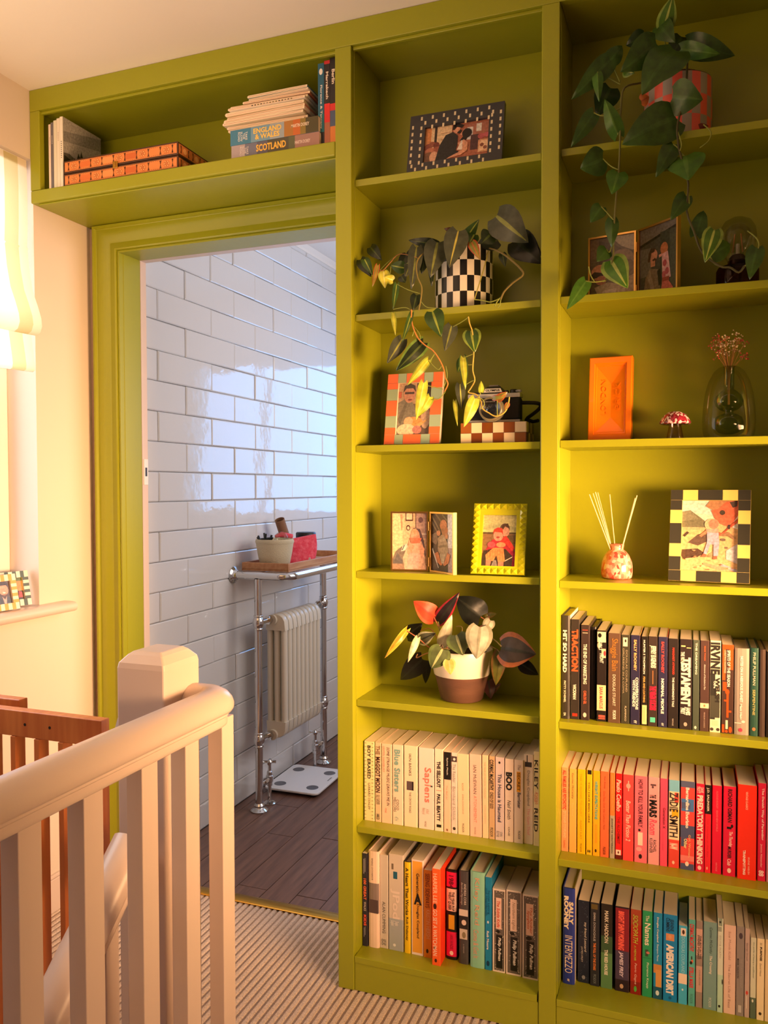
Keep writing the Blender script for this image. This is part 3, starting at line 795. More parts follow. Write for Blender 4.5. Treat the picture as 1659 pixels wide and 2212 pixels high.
def frame(name, label, cx, y, z, w, h, lean, yaw, bd, th, col, shapes, blocks=None, bname='inlay_block', stuff=None, m='satin', back='#3a2a20', proud=0.0012, cat='photo frame', stud=None, group=None):
    """standing photo frame; local x to the right, z up, front face at y=0"""
    lr = math.radians(lean); rise = (th+0.0032)*math.sin(lr)+0.0004
    f = thing(name, (cx, y, z+rise), label, cat, group, rot=(-lr, 0, math.radians(yaw)))
    l, r, t, bt = [v for v in bd]
    x0, x1 = -w/2, w/2
    b = MB()
    b.box(x0, 0, 0, x0+l, th, h, col); b.box(x1-r, 0, 0, x1, th, h, col)
    b.box(x0+l, 0, 0, x1-r, th, bt, col); b.box(x0+l, 0, h-t, x1-r, th, h, col)
    b.build('frame_border', m, f, world=False)
    if shapes: picture(f, x0+l-0.0005, bt-0.0005, x1-r+0.0005, h-t+0.0005, th*0.45, shapes)
    b = MB(); b.box(x0+0.002, th, 0.002, x1-0.002, th+0.003, h-0.002, back); b.build('backing', 'matte', f, world=False)
    # prop behind, folding out to the shelf
    k = math.tan(math.radians(lean))
    b = MB(); ln = h*0.55
    foot = th+0.003+ln*0.26; zf = foot*math.tan(lr)-rise/math.cos(lr)+0.001
    b.quad((-0.018, th+0.0032, ln), (0.018, th+0.0032, ln), (0.018, foot, zf), (-0.018, foot, zf), back)
    b.build('easel_back', 'matte', f, world=False)
    if blocks:
        made = {}
        for (a0, c0, a1, c1, cc) in blocks:
            b = MB(); e = 0.0004
            b.box(x0+w*a0+e, -proud, h*c0+e, x0+w*a1-e, 0.0006, h*c1-e, cc)
            b.build(bname, m, f, world=False)
    if stuff:
        b = MB()
        for (a0, c0, a1, c1, cc) in stuff: b.box(x0+w*a0, -proud, h*c0, x0+w*a1, 0.0004, h*c1, cc)
        b.build('inlay', m, f, world=False)
    if stud:
        nx, nz, bw = stud; first = None
        cells = []
        for i in range(nx):
            cells += [(i/nx, 0, w/nx, bw), (i/nx, h-bw, w/nx, bw)]
        ih = h-2*bw
        for j in range(nz):
            cells += [(0, bw+j*ih/nz, bw, ih/nz), ((w-bw)/w, bw+j*ih/nz, bw, ih/nz)]
        for a, zz, dx, dz in cells:
            xa = x0+w*a; b = MB()
            ap = (xa+dx/2, -0.0065, zz+dz/2); q = [(xa, 0, zz), (xa+dx, 0, zz), (xa+dx, 0, zz+dz), (xa, 0, zz+dz)]
            for i in range(4): b.poly([q[i], q[(i+1) % 4], ap], col)
            b.build('stud', m, f, world=False)
    return f
def span(px0, px1, py, Y):
    a, c = atY(px0, py, Y), atY(px1, py, Y); return (a.x+c.x)/2, c.x-a.x
def hgt(py, z, Y, px): return atY(px, py, Y).z - z

SKIN, SKIN2 = '#e0a184', '#cf8f78'
# wedding photo, top shelf of the middle column
dash = []
DC = '#e9d9b8'
for i in range(8):
    for j in range(3):
        x = 0.115+i*0.1195+(0.042 if j == 1 else 0)
        if x > 0.95 or (j == 2 and (x < .16 or x > .86)): continue
        dash.append((x, 0.905-0.078*j, x+0.020, 0.963-0.078*j, DC))
        x2 = x-0.075
        if 0.03 < x2 < 0.93 and not (j == 2 and (x2 < .14 or x2 > .84)): dash.append((x2, 0.150-0.058*j, x2+0.020, 0.205-0.058*j, DC))
for j in range(6):
    z = 0.22+j*0.112
    dash += [(0.024, z, 0.044, z+0.056, DC), (0.118, z-0.03, 0.138, z+0.026, DC), (0.955, z+0.03, 0.975, z+0.086, DC), (0.866, z, 0.886, z+0.056, DC)]
shapes = [R_(0, 0, 1, 1, '#b06a52'), R_(0, .42, .42, 1, '#e6c8a2'), R_(0, .4, .1, 1, '#d08a58'), R_(.15, .4, .19, 1, '#3f3430'), R_(.25, .6, .4, .63, '#b78e70'), R_(.25, .78, .4, .8, '#b78e70'), R_(.62, .55, 1, .95, '#a86a58'), R_(.66, .5, .75, .85, '#d8d4d8'), R_(.8, .7, .88, .92, '#ddd8d4'), R_(.72, .2, .86, .62, '#55383c'),
          E_(.06, .45, .06, .1, '#8a4a40'), E_(.12, .52, .05, .08, '#9a5a48'), E_(.19, .48, .05, .09, '#7a4038'), E_(.1, .3, .09, .13, '#c07860'), E_(.2, .35, .05, .09, '#a35c4a'), E_(.08, .15, .1, .16, '#7e5a48'), E_(.16, .15, .07, .16, '#e0ac90'),
          E_(.88, .55, .05, .08, '#b85a60'), E_(.96, .57, .04, .07, '#c4606a'), R_(.84, .1, 1, .45, '#d8a07c'), P_('#efc8a4', .84, .12, .99, .16, .99, .4, .88, .42), E_(.9, .3, .03, .05, '#8a5444'), E_(.95, .22, .03, .05, '#9a6250'),
          P_('#2b2b2e', .18, 0, .24, .45, .33, .72, .44, .78, .52, .66, .52, .4, .5, .25, .56, .2, .4, .06, .38, 0), E_(.5, .84, .055, .12, SKIN), P_('#241a18', .43, .84, .44, .98, .52, 1.0, .61, .93, .58, .86, .5, .9, .46, .82), P_('#2a1f1c', .5, .74, .55, .7, .58, .78, .56, .82),
          P_('#d99a80', .55, .68, .62, .82, .64, .76, .6, .62), E_(.66, .69, .075, .13, '#221b1c'), P_('#221b1c', .6, .6, .7, .62, .64, .5, .55, .5), P_(SKIN, .52, .44, .62, .52, .68, .42, .68, .2, .58, .1, .36, .04, .42, .1, .54, .18, .6, .28), P_('#efe0d8', .52, .25, .58, .5, .6, .5, .6, .24)]
cx, w = span(877, 1083, 357, 0.045)
frame('photo_frame', 'dark inlaid landscape frame with cream dashes holding a wedding photo', cx, 0.045, ZA[1], w, 0.168, 13, 0, (0.040, 0.036, 0.037, 0.036), 0.014, '#3d3d44', shapes, stuff=dash, proud=0.0004)

# coral and sage frame, third shelf
CO, SG = '#f4713c', '#9fb79c'
def checkframe(c1, c2, ts, ss, tb, sb):
    """ts: breakpoints along top and bottom, ss: along the sides (from the top)"""
    out = []
    for i in range(len(ts)-1): 
        c = c1 if i % 2 == 0 else c2
        out += [(ts[i], 1-tb, ts[i+1], 1, c), (ts[i], 0, ts[i+1], tb, c)]
    for i in range(1, len(ss)-2):
        c = c1 if i % 2 == 0 else c2
        out += [(0, 1-ss[i+1], sb, 1-ss[i], c), (1-sb, 1-ss[i+1], 1, 1-ss[i], c)]
    # corners continue down
    out += [(0, 1-ss[1], sb, 1-tb, c1), (1-sb, 1-ss[1], 1, 1-tb, c1), (0, tb, sb, 1-ss[-2], c1), (1-sb, tb, 1, 1-ss[-2], c1)]
    return out
shapes = [R_(0, 0, 1, 1, '#6e5b50'), R_(0, .6, .55, 1, '#b89a80'), R_(0, .72, .1, .84, '#c0604a'), R_(.55, .5, 1, 1, '#4a4038'), E_(.8, .5, .2, .3, '#8a5a40'), E_(.85, .32, .14, .2, '#c9a890'),
          P_('#7f7a6e', 0, 0, 0, .62, .2, .7, .45, .62, .62, .4, .6, .2, .3, .1), P_('#6b665c', .02, .3, .25, .66, .3, .64, .12, .2), E_(.34, .8, .18, .18, '#c48c78'), P_('#3c322c', .15, .82, .18, .95, .34, 1.0, .5, .95, .53, .82, .44, .9, .24, .9), R_(.2, .79, .48, .83, '#3a2c2a'), E_(.36, .68, .06, .018, '#8a4038'),
          E_(.5, .24, .28, .11, '#d49a58'), E_(.35, .26, .14, .09, '#e6b48c'), P_('#d8a868', .55, .2, .95, .3, .7, .16), E_(.3, .1, .28, .12, '#e8d2b4'), E_(.62, .1, .14, .08, '#c08078')]
cx, w = span(829, 949, 950, 0.050)
blk = checkframe(CO, SG, [0, .19, .345, .665, .83, 1], [0, .22, .38, .6, .765, 1], .135, .2)
frame('photo_frame', 'coral and sage green checked portrait frame with man in grey shirt, beside the camera', cx, 0.050, ZA[3], w, 0.182, 11, 0, (w*.2, w*.2, .182*.135, .182*.135), 0.013, '#e8d8c4', shapes, blocks=blk)

# hinged double frames
def double_frame(label, base, l_w, r_w, h, yl, yr, s1, s2, lean=0):
    f = thing('double_photo_frame', base, label, 'photo frame')
    for (w, yaw, sh, side) in ((l_w, yl, s1, -1), (r_w, yr, s2, 1)):
        pz = bpy.data.objects.new('frame_leaf', None); COL.objects.link(pz); pz.parent = f
        pz.rotation_euler = (0, 0, math.radians(yaw)); pz.location = (side*0.0018, 0, 0)
        x0, x1 = (-w, 0) if side < 0 else (0, w)
        b = MB(); e = 0.0042; th = 0.010
        b.box(x0, 0, 0, x0+e, th, h); b.box(x1-e, 0, 0, x1, th, h); b.box(x0+e, 0, 0, x1-e, th, e); b.box(x0+e, 0, h-e, x1-e, th, h)
        b.box(x0+e, th*0.7, e, x1-e, th*0.72, h-e)
        b.build('gold_border', 'gold', pz, world=False, bevel=0.0006)
        picture(pz, x0+e-0.0003, e-0.0003, x1-e+0.0003, h-e+0.0003, 0.0045, sh)
    for z in (0.16*h, 0.76*h):
        b = MB(); b.tube([(0, -0.0012, z-0.011), (0, -0.0012, z+0.011)], 0.0017, 8); b.build('hinge', 'gold', f, world=False, smooth=60)
    return f
s1 = [R_(0, 0, 1, 1, '#e9c4a0'), R_(0, 0, .3, 1, '#f0d2a8'), R_(.68, .55, 1, 1, '#c4a49c'), R_(.67, .5, .69, 1, '#4a3a38'), R_(.38, .86, .6, 1, '#5a4038'), R_(.405, .885, .575, 1, '#ecd0b0'), E_(.46, .74, .06, .05, '#5a3c34'), E_(.46, .735, .038, .03, '#ecc8a8'), P_('#c89c80', .23, .98, .3, .98, .29, .7, .26, .7), E_(.82, .88, .07, .05, '#7a6068'), R_(.86, .62, 1, .64, '#f0e4dc'),
      P_('#857a70', 0, .18, .1, .32, .3, .42, .4, .3, .35, .1, 0, .05), P_('#6e6a6c', 0, .1, .15, .3, .3, .15, .25, .04), R_(0, 0, 1, .1, '#a88a78'), P_('#e8e0d4', .25, .32, .3, .42, .42, .46, .45, .4, .35, .33), P_('#4a4448', .27, .34, .3, .345, .36, .43, .34, .435),
      P_('#6a5860', .55, .66, .62, .74, .8, .72, .92, .5, .96, .25, .85, .1, .75, .5), E_(.66, .6, .13, .12, '#eab094'), P_('#dcaa84', .54, .6, .6, .72, .7, .73, .68, .62, .6, .66), P_('#e0a488', .72, .68, .8, .6, .8, .5, .72, .52),
      P_('#f0c0a8', .36, 0, .3, .2, .4, .36, .55, .5, .85, .5, .92, .36, .95, .1, 1, .05, 1, 0), P_('#f4866a', .5, .56, .85, .56, .8, .47, .55, .46), P_('#eeb094', .48, .5, .42, .3, .52, .22, .62, .42), P_('#eeb094', .84, .48, .94, .36, .84, .18, .78, .4), P_('#e8c0b4', .4, .02, .5, .3, .8, .28, .76, .02)]
s2 = [R_(0, 0, 1, 1, '#4b4036'), R_(.72, .42, 1, 1, '#ece4e0'), R_(.74, 0, 1, .42, '#b89c98'), P_('#8a7a5e', 0, .98, .4, .7, .4, .66, 0, .92), P_('#8a7a5e', 0, .88, .35, .62, .35, .58, 0, .82), P_('#7d6e54', .2, 1, .6, .8, .6, .76, .15, .98), P_('#7d6e54', .5, 1, .7, .9, .7, .86, .45, .98),
      P_('#8e7c68', 0, .62, .2, .68, .3, .55, .2, .45, 0, .5), P_('#5a4c42', 0, .4, .1, .2, .3, .05, 0, 0), E_(.54, .8, .16, .1, '#d58a5e'), E_(.62, .72, .12, .07, '#c87e54'), P_('#b57a54', .42, .74, .6, .76, .62, .63, .5, .62),
      P_('#b49a7c', .3, .58, .46, .64, .6, .62, .72, .5, .76, .34, .66, .2, .44, .24, .28, .36), P_('#c9b292', .36, .54, .6, .6, .62, .54, .4, .5), P_('#927c62', .3, .44, .7, .48, .7, .44, .34, .4), E_(.32, .66, .09, .05, '#d8946c'), E_(.68, .62, .08, .05, '#cf8c64'),
      P_('#cf7e56', .14, .3, .3, .34, .42, .18, .5, .12, .42, .1, .24, .16), P_('#cf7e56', .86, .3, .72, .34, .6, .18, .52, .12, .6, .1, .78, .16), P_('#c2aa8c', .36, .3, .66, .3, .56, .14, .46, .14), P_('#d9cfc4', .02, .36, .3, .06, .34, .05, .06, .4)]
p = atZ(917, 1238, ZA[4]); 
double_frame('gold hinged double frame with girl eating melon and baby in white, fourth shelf', (p.x, 0.048, ZA[4]+.0004), 0.094, 0.098, 0.147, 9, -38, s1, s2)
s1 = [R_(0, 0, 1, 1, '#6b5c50'), P_('#b5a79a', .45, 1, 1, 1, 1, .74, .7, .84), R_(0, .7, .2, 1, '#7a6458'), P_('#57483f', .2, .6, .2, .95, .5, .9, .8, .75, 1, .76, 1, .6), E_(.72, .62, .28, .17, '#8c7262'), E_(.65, .64, .12, .08, '#a08876'), E_(.82, .5, .2, .13, '#77604f'), E_(.22, .48, .2, .12, '#cf8e76'), P_('#3c2a26', .02, .46, .1, .5, .3, .47, .3, .42, .08, .4), E_(.25, .36, .13, .07, '#c67f6a'), P_('#c0a892', .2, .1, .1, .26, .4, .32, .9, .24, 1, 0, .15, 0), P_('#a78a72', .8, 0, .8, .35, 1, .4, 1, 0), P_('#25291f', 0, 0, 0, .14, .12, .14, .14, 0), P_('#d8c4b4', .2, .02, .3, .2, .6, .22, .6, .02)]
s2 = [R_(0, 0, 1, 1, '#4a4842'), P_('#6e665e', 0, 1, 1, 1, 1, .93, 0, .78), P_('#2d2a24', 0, .78, 1, .93, 1, .89, 0, .74), R_(.55, .1, .8, .88, '#3c4034'), R_(.8, .1, 1, .88, '#474a3e'), P_('#6a655e', 0, .3, .3, .3, .3, .7, 0, .72),
      E_(.36, .58, .12, .09, '#c68a70'), P_('#4a352c', .22, .5, .24, .62, .3, .69, .42, .68, .4, .63, .32, .62, .28, .5), P_('#503830', .34, .52, .42, .54, .46, .5, .4, .44), R_(.3, .42, .42, .5, '#c08468'), P_('#7e6a58', .1, 0, .16, .28, .3, .4, .5, .36, .56, .1, .52, 0), P_('#1f1c1c', .48, .34, .56, .36, .6, .14, .52, .12), P_('#93806e', .2, .3, .28, .4, .4, .1, .34, .05),
      E_(.66, .63, .1, .09, '#b06a44'), P_('#d09080', .52, .56, .6, .57, .6, .53, .53, .52), P_('#cf9a96', .6, .56, .76, .58, .84, .2, .62, .2), E_(.68, .42, .05, .05, '#a84a54'), E_(.74, .3, .05, .05, '#a84a54'), E_(.66, .26, .05, .05, '#b3525c'), P_('#c4645a', .58, 0, .62, .2, .72, .22, .9, .05, .88, 0), R_(.62, .16, .8, .22, '#9a4038')]
p = atZ(1374, 626, ZB[2])
double_frame('gold hinged double frame half hidden by hanging leaves, with man kissing a toddler', (atY(1375, 570, 0.110).x, 0.110, ZB[2]+.0004), 0.112, 0.118, 0.162, -12, -42, s1, s2)

# lime pyramid-studded frame
GR = '#c6c41e'
shapes = [R_(0, 0, 1, 1, '#8a6a4a'), R_(0, .64, 1, 1, '#c9c48e'), P_('#b3b184', 0, .78, .5, .84, 1, .76, 1, .7, 0, .72), R_(0, .63, 1, .665, '#5f5138'), P_('#6e5a3e', .7, .4, 1, .45, 1, .62, .7, .6), E_(.65, .73, .15, .11, '#6e5648'), E_(.68, .68, .11, .1, '#d3a088'), P_('#5a4438', .53, .7, .58, .82, .74, .84, .78, .74, .66, .78, .6, .72),
          P_('#b23440', .1, .3, .3, .52, .7, .56, .9, .4, .98, .1, .94, 0, .1, .1), P_('#d8453c', .5, .46, .58, .56, .7, .6, .82, .5, .97, .36, .9, .3, .7, .44), P_('#a8304a', .84, 0, .86, .3, .98, .3, 1, 0), E_(.47, .6, .15, .11, '#dc9a84'), P_('#d84a3a', .3, .62, .34, .72, .45, .76, .58, .74, .61, .62, .56, .66, .36, .67), E_(.46, .565, .05, .02, '#a84a44'),
          P_('#43382e', 0, .1, .06, .3, .3, .34, .7, .34, .92, .2, .9, 0, 0, 0), P_('#e08e58', .12, .22, .34, .36, .64, .36, .7, .1, .5, .08, .44, .22, .36, .1, .14, .12), P_('#d8806a', .14, 0, .14, .12, .3, .12, .26, 0), P_('#d8806a', .5, 0, .5, .09, .66, .09, .66, 0), E_(.28, .42, .12, .06, '#c65860'), E_(.56, .42, .14, .05, '#e0966c'), P_('#8f8482', .3, 0, .36, .12, .44, .12, .48, 0), P_('#e8d0b8', .7, .12, .92, .2, .9, .18, .7, .1)]
for i in range(7):
    for j in range(6):
        shapes.append(E_(.18+.075*i, .15+.03*j+(0.012 if i % 2 else 0), .009, .006, '#a83828', 6))
a = atZ(1017, 1242, ZA[4]); c = atZ(1133, 1246, ZA[4])
w = (c-a).length; 
frame('photo_frame', 'lime green pyramid-studded portrait frame with two children in red', (a.x+c.x)/2, (a.y+c.y)/2-0.004, ZA[4], w, 0.169, 14, math.degrees(math.atan2(c.y-a.y, c.x-a.x)), (0.0235, 0.0235, 0.0275, 0.0195), 0.012, GR, shapes, stud=(8, 10, 0.0155), m='glaze')

# black and yellow checked frame
BL, YE = '#3c3b33', '#efdc7a'
shapes = [R_(0, 0, 1, 1, '#eac08e'), R_(0, .74, .6, 1, '#cfe2dc'), P_('#e8e6d0', 0, .85, 0, .7, .6, .62, .6, .78), P_('#7d7a64', 0, .62, 0, .84, .15, .86, .4, .72, .5, .62), P_('#8d8a74', 0, .7, 0, .84, .15, .85, .3, .74), R_(0, .58, .45, .62, '#d8b48c'),
          P_('#5a4a44', .02, .5, .1, .56, .14, .54, .06, .48), P_('#6e5a50', .12, .4, .3, .52, .48, .52, .46, .42, .3, .36), P_('#5e4a3e', 0, .22, .02, .3, .3, .32, .42, .26, .3, .2, .04, .17), P_('#c9a07c', .5, .25, .6, .3, .56, .2, .48, .2), E_(.8, .34, .03, .015, '#8a7468'), E_(.74, .45, .05, .02, '#7d6a60'), P_('#dad2dc', .8, .3, 1, .4, 1, .12, .8, .18), P_('#bdb8d0', .7, .08, 1, .0, 1, .04, .72, .12), P_('#cfa88a', .4, .12, .9, .06, .7, .02, .4, .1),
          P_('#b98a68', .42, .92, .5, 1, .9, 1, .8, .86, .6, .84), P_('#e0745a', .52, .86, .64, .88, .78, .98, .96, 1, 1, 1, 1, .8, .92, .7, .8, .64, .66, .68, .58, .76), P_('#5a4a48', .84, .98, .98, 1, .98, .92, .9, .9), P_('#e9e4e2', .92, .7, 1, .8, 1, .6, .9, .62), E_(.72, .83, .05, .035, '#50463e'),
          E_(.54, .66, .13, .085, '#ecc09c'), E_(.57, .665, .09, .07, '#e8907c'), P_('#e07058', .6, .58, .72, .54, .98, .68, 1, .72, 1, .76, .84, .6, .72, .5, .62, .52), R_(.82, .6, .86, .66, '#4a4048'), P_('#e58a6e', .32, .5, .44, .58, .48, .56, .36, .48), P_('#a88468', .7, .52, .84, .56, .96, .47, .92, .46, .84, .5, .7, .5),
          P_('#c8b4d4', .46, .56, .66, .56, .68, .4, .66, .22, .58, .22, .58, .38, .52, .38, .46, .24, .4, .24, .46, .4), P_('#d8a8a0', .44, .59, .66, .6, .66, .54, .46, .55), P_('#e0705c', .36, .2, .4, .25, .46, .24, .44, .2), P_('#e0705c', .58, .17, .58, .22, .64, .22, .65, .18)]
for i in range(16): shapes.append(E_(random.uniform(.05, .95), random.uniform(.03, .3), random.uniform(.015, .04), random.uniform(.004, .01), random.choice(['#c08a66', '#f6d8b0', '#a9785a']), 8))
a = atZ(1443, 1257, ZB[4]); c = atZ(1619, 1265, ZB[4]); w = (c-a).length
blk = checkframe(BL, YE, [0, .155, .35, .655, .845, 1], [0, .225, .37, .595, .735, 1], .115, .152)
frame('photo_frame', 'black and yellow checked frame holding a baby beach photo, right of the reed diffuser', (a.x+c.x)/2, (a.y+c.y)/2-0.002, ZB[4], w, 0.206, 13, math.degrees(math.atan2(c.y-a.y, c.x-a.x)), (w*.152, w*.152, .206*.115, .206*.115), 0.013, '#d8c27a', shapes, blocks=blk, bname='inlay_block')

# two little frames on the window sill
def small_frame(label, cx, cy, yaw, w, h, c1, c2, shapes, lean=12):
    blk = []
    n = 5; bw = 0.018
    for i in range(n+2):
        a0, a1 = i/(n+2), (i+1)/(n+2); cc = c1 if i % 2 else c2
        blk += [(a0, 1-bw/h, a1, 1, cc), (a0, 0, a1, bw/h, cc)]
    for j in range(7):
        c0 = bw/h+(1-2*bw/h)*j/7; c1_ = bw/h+(1-2*bw/h)*(j+1)/7; cc = c2 if j % 2 else c1
        blk += [(0, c0, bw/w, c1_, cc), (1-bw/w, c0, 1, c1_, cc)]
    return frame('photo_frame', label, cx, cy, 0.9153, w, h, lean, yaw, (bw, bw, bw, bw), 0.011, '#efe2c8', shapes, stuff=blk, proud=0.0005)
s1 = [R_(0, 0, 1, 1, '#5a4a48'), E_(.55, .62, .3, .25, '#dc9a84'), P_('#43332c', .25, .7, .3, .92, .6, 1, .85, .9, .85, .72, .75, .82, .35, .82), P_('#7a5040', .28, .5, .4, .38, .7, .38, .84, .5, .8, .45, .7, .42, .4, .42), E_(.56, .5, .1, .03, '#f0e8e0'), P_('#4a4c58', 0, 0, .1, .26, .4, .34, .6, .1, .7, .34, 1, .24, 1, 0), P_('#e0a8a4', .4, .34, .56, .2, .7, .34, .62, 0, .5, 0)]
s2 = [R_(0, 0, 1, 1, '#4a3f2e'), R_(0, .5, 1, 1, '#5e6a30'), R_(.6, .4, 1, .85, '#b58a4a'), P_('#d8604a', .2, .85, .25, .95, .5, .95, .55, .82), E_(.38, .78, .14, .09, '#d89880'), P_('#4c8480', .12, .4, .15, .68, .35, .75, .62, .66, .66, .4), E_(.4, .58, .1, .07, '#e0907a'), P_('#5a8a94', .2, .3, .6, .3, .6, .45, .2, .45), P_('#d88c74', .2, .05, .24, .3, .36, .3, .34, .05), P_('#d88c74', .5, .05, .46, .3, .58, .3, .62, .05), P_('#a84a44', .65, .1, .7, .4, .9, .35, .92, .1)]
small_frame('small dark green and cream checked frame on the window sill with child in cap', -0.700, -0.069, 80, 0.086, 0.099, '#4d5748', '#efe2c8', s2)
small_frame('small orange and cream checked frame at the front of the window sill', -0.668, -0.142, 84, 0.084, 0.098, '#f0a030', '#f3e6c6', s1)
# ------------------------------------------------------------------ ornaments
# chequered wooden box under the camera
ax_ = 0.563; aw = 0.157; ah = 0.050; ad = 0.095; ay = 0.040
bxn = thing('inlaid_box', (ax_+aw/2, ay+ad/2, ZA[3]), 'small box of brown and cream inlaid squares under the old camera', 'box')
b = MB(); b.box(ax_+.001, ay+.001, ZA[3]+.0003, ax_+aw-.001, ay+ad-.001, ZA[3]+ah, '#4a3020'); b.build('box_body', 'satin', bxn)
for r in range(2):
    for k in range(6):
        cc = ('#8a4a1c', '#9a5a26', '#7a3f18')[(k*2+r) % 3] if (k+r) % 2 else '#f0d8b0'
        b = MB(); e = .0003; u = aw/6; v = ah/2
        b.box(ax_+k*u+e, ay-.0012, ZA[3]+.0002+r*v+e, ax_+(k+1)*u-e, ay+.001, ZA[3]+(r+1)*v-e, cc); b.build('inlay_tile', 'glaze', bxn)
    for k in range(4):
        cc = '#6a3a18' if (k+r) % 2 == 0 else '#f0d8b0'
        b = MB(); u = ad/4
        b.box(ax_+aw-.001, ay+k*u+e, ZA[3]+r*v+e, ax_+aw+.0012, ay+(k+1)*u-e, ZA[3]+(r+1)*v-e, cc); b.build('inlay_tile', 'glaze', bxn)
# old film camera on top of it
kx, kz, ky = 0.576, ZA[3]+ah+.0008, 0.058
cm_ = thing('film_camera', (kx+0.06, ky+0.02, kz), 'old black and silver film camera standing on the inlaid box', 'camera')
kw = 0.126
b = MB(); b.box(kx, ky, kz+.006, kx+kw, ky+.032, kz+.058, '#141312'); b.build('leather_body', 'matte', cm_, bevel=.004)
b = MB(); b.box(kx-.0004, ky-.0004, kz, kx+kw+.0004, ky+.0324, kz+.0062, '#b4b0aa'); b.build('base_plate', 'satin', cm_, bevel=.001)
b = MB(); b.box(kx-.0004, ky-.0004, kz+.0585, kx+kw+.0004, ky+.0324, kz+.069, '#c2beb8'); b.box(kx+.004, ky+.002, kz+.069, kx+.034, ky+.030, kz+.0735, '#1c1b1a'); b.build('top_plate', 'satin', cm_, bevel=.0015)
b = MB()
lx = kx+kw*0.49
b.grid([[(lx-.026, ky-.004, kz+.069), (lx+.026, ky-.004, kz+.069), (lx+.026, ky+.028, kz+.069), (lx-.026, ky+.028, kz+.069)], [(lx-.021, ky-.003, kz+.078), (lx+.021, ky-.003, kz+.078), (lx+.019, ky+.026, kz+.082), (lx-.019, ky+.026, kz+.082)], [(lx-.016, ky+.004, kz+.086), (lx+.016, ky+.004, kz+.086), (lx+.014, ky+.022, kz+.087), (lx-.014, ky+.022, kz+.087)]], '#2a2826', closed=True)
b.poly([(lx-.016, ky+.004, kz+.086), (lx+.016, ky+.004, kz+.086), (lx+.014, ky+.022, kz+.087), (lx-.014, ky+.022, kz+.087)], '#2a2826')
b.build('prism_housing', 'satin', cm_, bevel=.001)
b = MB(); b.poly([(lx-.0225, ky-.0045, kz+.0715), (lx+.0225, ky-.0045, kz+.0715), (lx+.0185, ky-.0038, kz+.0805), (lx-.0185, ky-.0038, kz+.0805)], '#ddd8cf'); b.build('name_plate', 'satin', cm_)
t0 = text('OLYMPUS', cm_, Vector((lx, ky-.0052, kz+.076))-cm_.location, (1, 0, 0), (0, 0.08, 1), .034, .0056, '#1a1a1a', .02)
b = MB(); b.box(lx-.011, ky+.005, kz+.0868, lx+.011, ky+.022, kz+.0895, '#6e6a66'); b.build('hot_shoe', 'satin', cm_)
def ylathe(b, cx, cz, prof, seg=32, col='#111111', colf=None):
    rows = [[(cx+r*math.cos(2*PI*q/seg), y, cz+r*math.sin(2*PI*q/seg)) for q in range(seg)] for r, y in prof]
    b.grid(rows, col, True, colf)
lz = kz+.030
b = MB(); ylathe(b, lx, lz, [(.0285, ky), (.0285, ky-.006), (.030, ky-.007), (.030, ky-.016), (.0275, ky-.017)], col='#8f8874'); ylathe(b, lx, lz, [(.0275, ky-.0165), (.0275, ky-.030), (.0262, ky-.031), (.0235, ky-.031)], col='#8a8064')
b.build('lens_barrel', 'satin', cm_, smooth=35)
b = MB(); ylathe(b, lx, lz, [(.0250, ky-.0314), (.0165, ky-.026), (.0125, ky-.024)], col='#141414'); b.build('lens_ring', 'satin', cm_, smooth=35)
b = MB(); ylathe(b, lx, lz, [(.0128, ky-.0238), (.008, ky-.0262), (.004, ky-.0275), (0, ky-.028)], col='#141a26'); b.build('front_lens', 'glaze', cm_, smooth=60)
b = MB()
for x, r, h in ((kx+kw-.018, .009, .008), (kx+kw-.036, .006, .006)): b.lathe(x, ky+.016, [(r, 0), (r, h), (r*.85, h+.0015), (0, h+.0015)], 18, '#2a2927', z0=kz+.069)
b.tube([(kx+kw-.018, ky+.016, kz+.074), (kx+kw-.004, ky+.006, kz+.074), (kx+kw+.003, ky-.001, kz+.072)], .0028, 8, '#8f8b86')
b.build('dial', 'satin', cm_, smooth=40)
b = MB()
for k in range(14): b.box(lx-.0235+.0033*k, ky-.0312, lz+.016-.00*k, lx-.0225+.0033*k, ky-.0310, lz+.0172, '#d8d4cc') if abs(k-6.5) < 4 else None
b.build('lens_marking', 'matte', cm_)
sp = []
for k in range(26):
    t = k/25; sp.append((kx+kw+.002+.040*math.sin(PI*t*1.0)+.002*t, ky+.016+.035*t, kz+.046-.036*t+.012*math.sin(PI*t)))
b = MB(); b.tube(sp+[(kx+kw+.02, ky+.060, kz+.004), (kx+kw+.034, ky+.05, kz+.0055)], [.0045]*28, 8, '#16120f'); b.build('strap', 'matte', cm_, smooth=60)

# orange glazed brick
p = atY(1266, 950, 0.105)
brn = thing('glazed_brick', (0.900, 0.117, ZB[3]+.0036), 'bright orange glazed souvenir brick standing upright on its end', 'ornament', rot=(math.radians(-6), 0, math.radians(-4)))
bw_, bh_, bt_ = 0.0985, 0.200, 0.030
b = MB()
def rr(e, y, ez=None): 
    ez = e if ez is None else ez
    return [(-bw_/2+e, y, ez), (bw_/2-e, y, ez), (bw_/2-e, y, bh_-ez), (-bw_/2+e, y, bh_-ez)]
o_ = -0.0
b.grid([rr(.0015, bt_), rr(0, bt_-.0015), rr(0, .002), rr(.002, 0), rr(.012, 0, .0145), rr(.0135, .003, .017), rr(.0165, .0035, .020), rr(.0175, .006, .022)], closed=True)
b.poly(list(reversed(rr(.0015, bt_))))
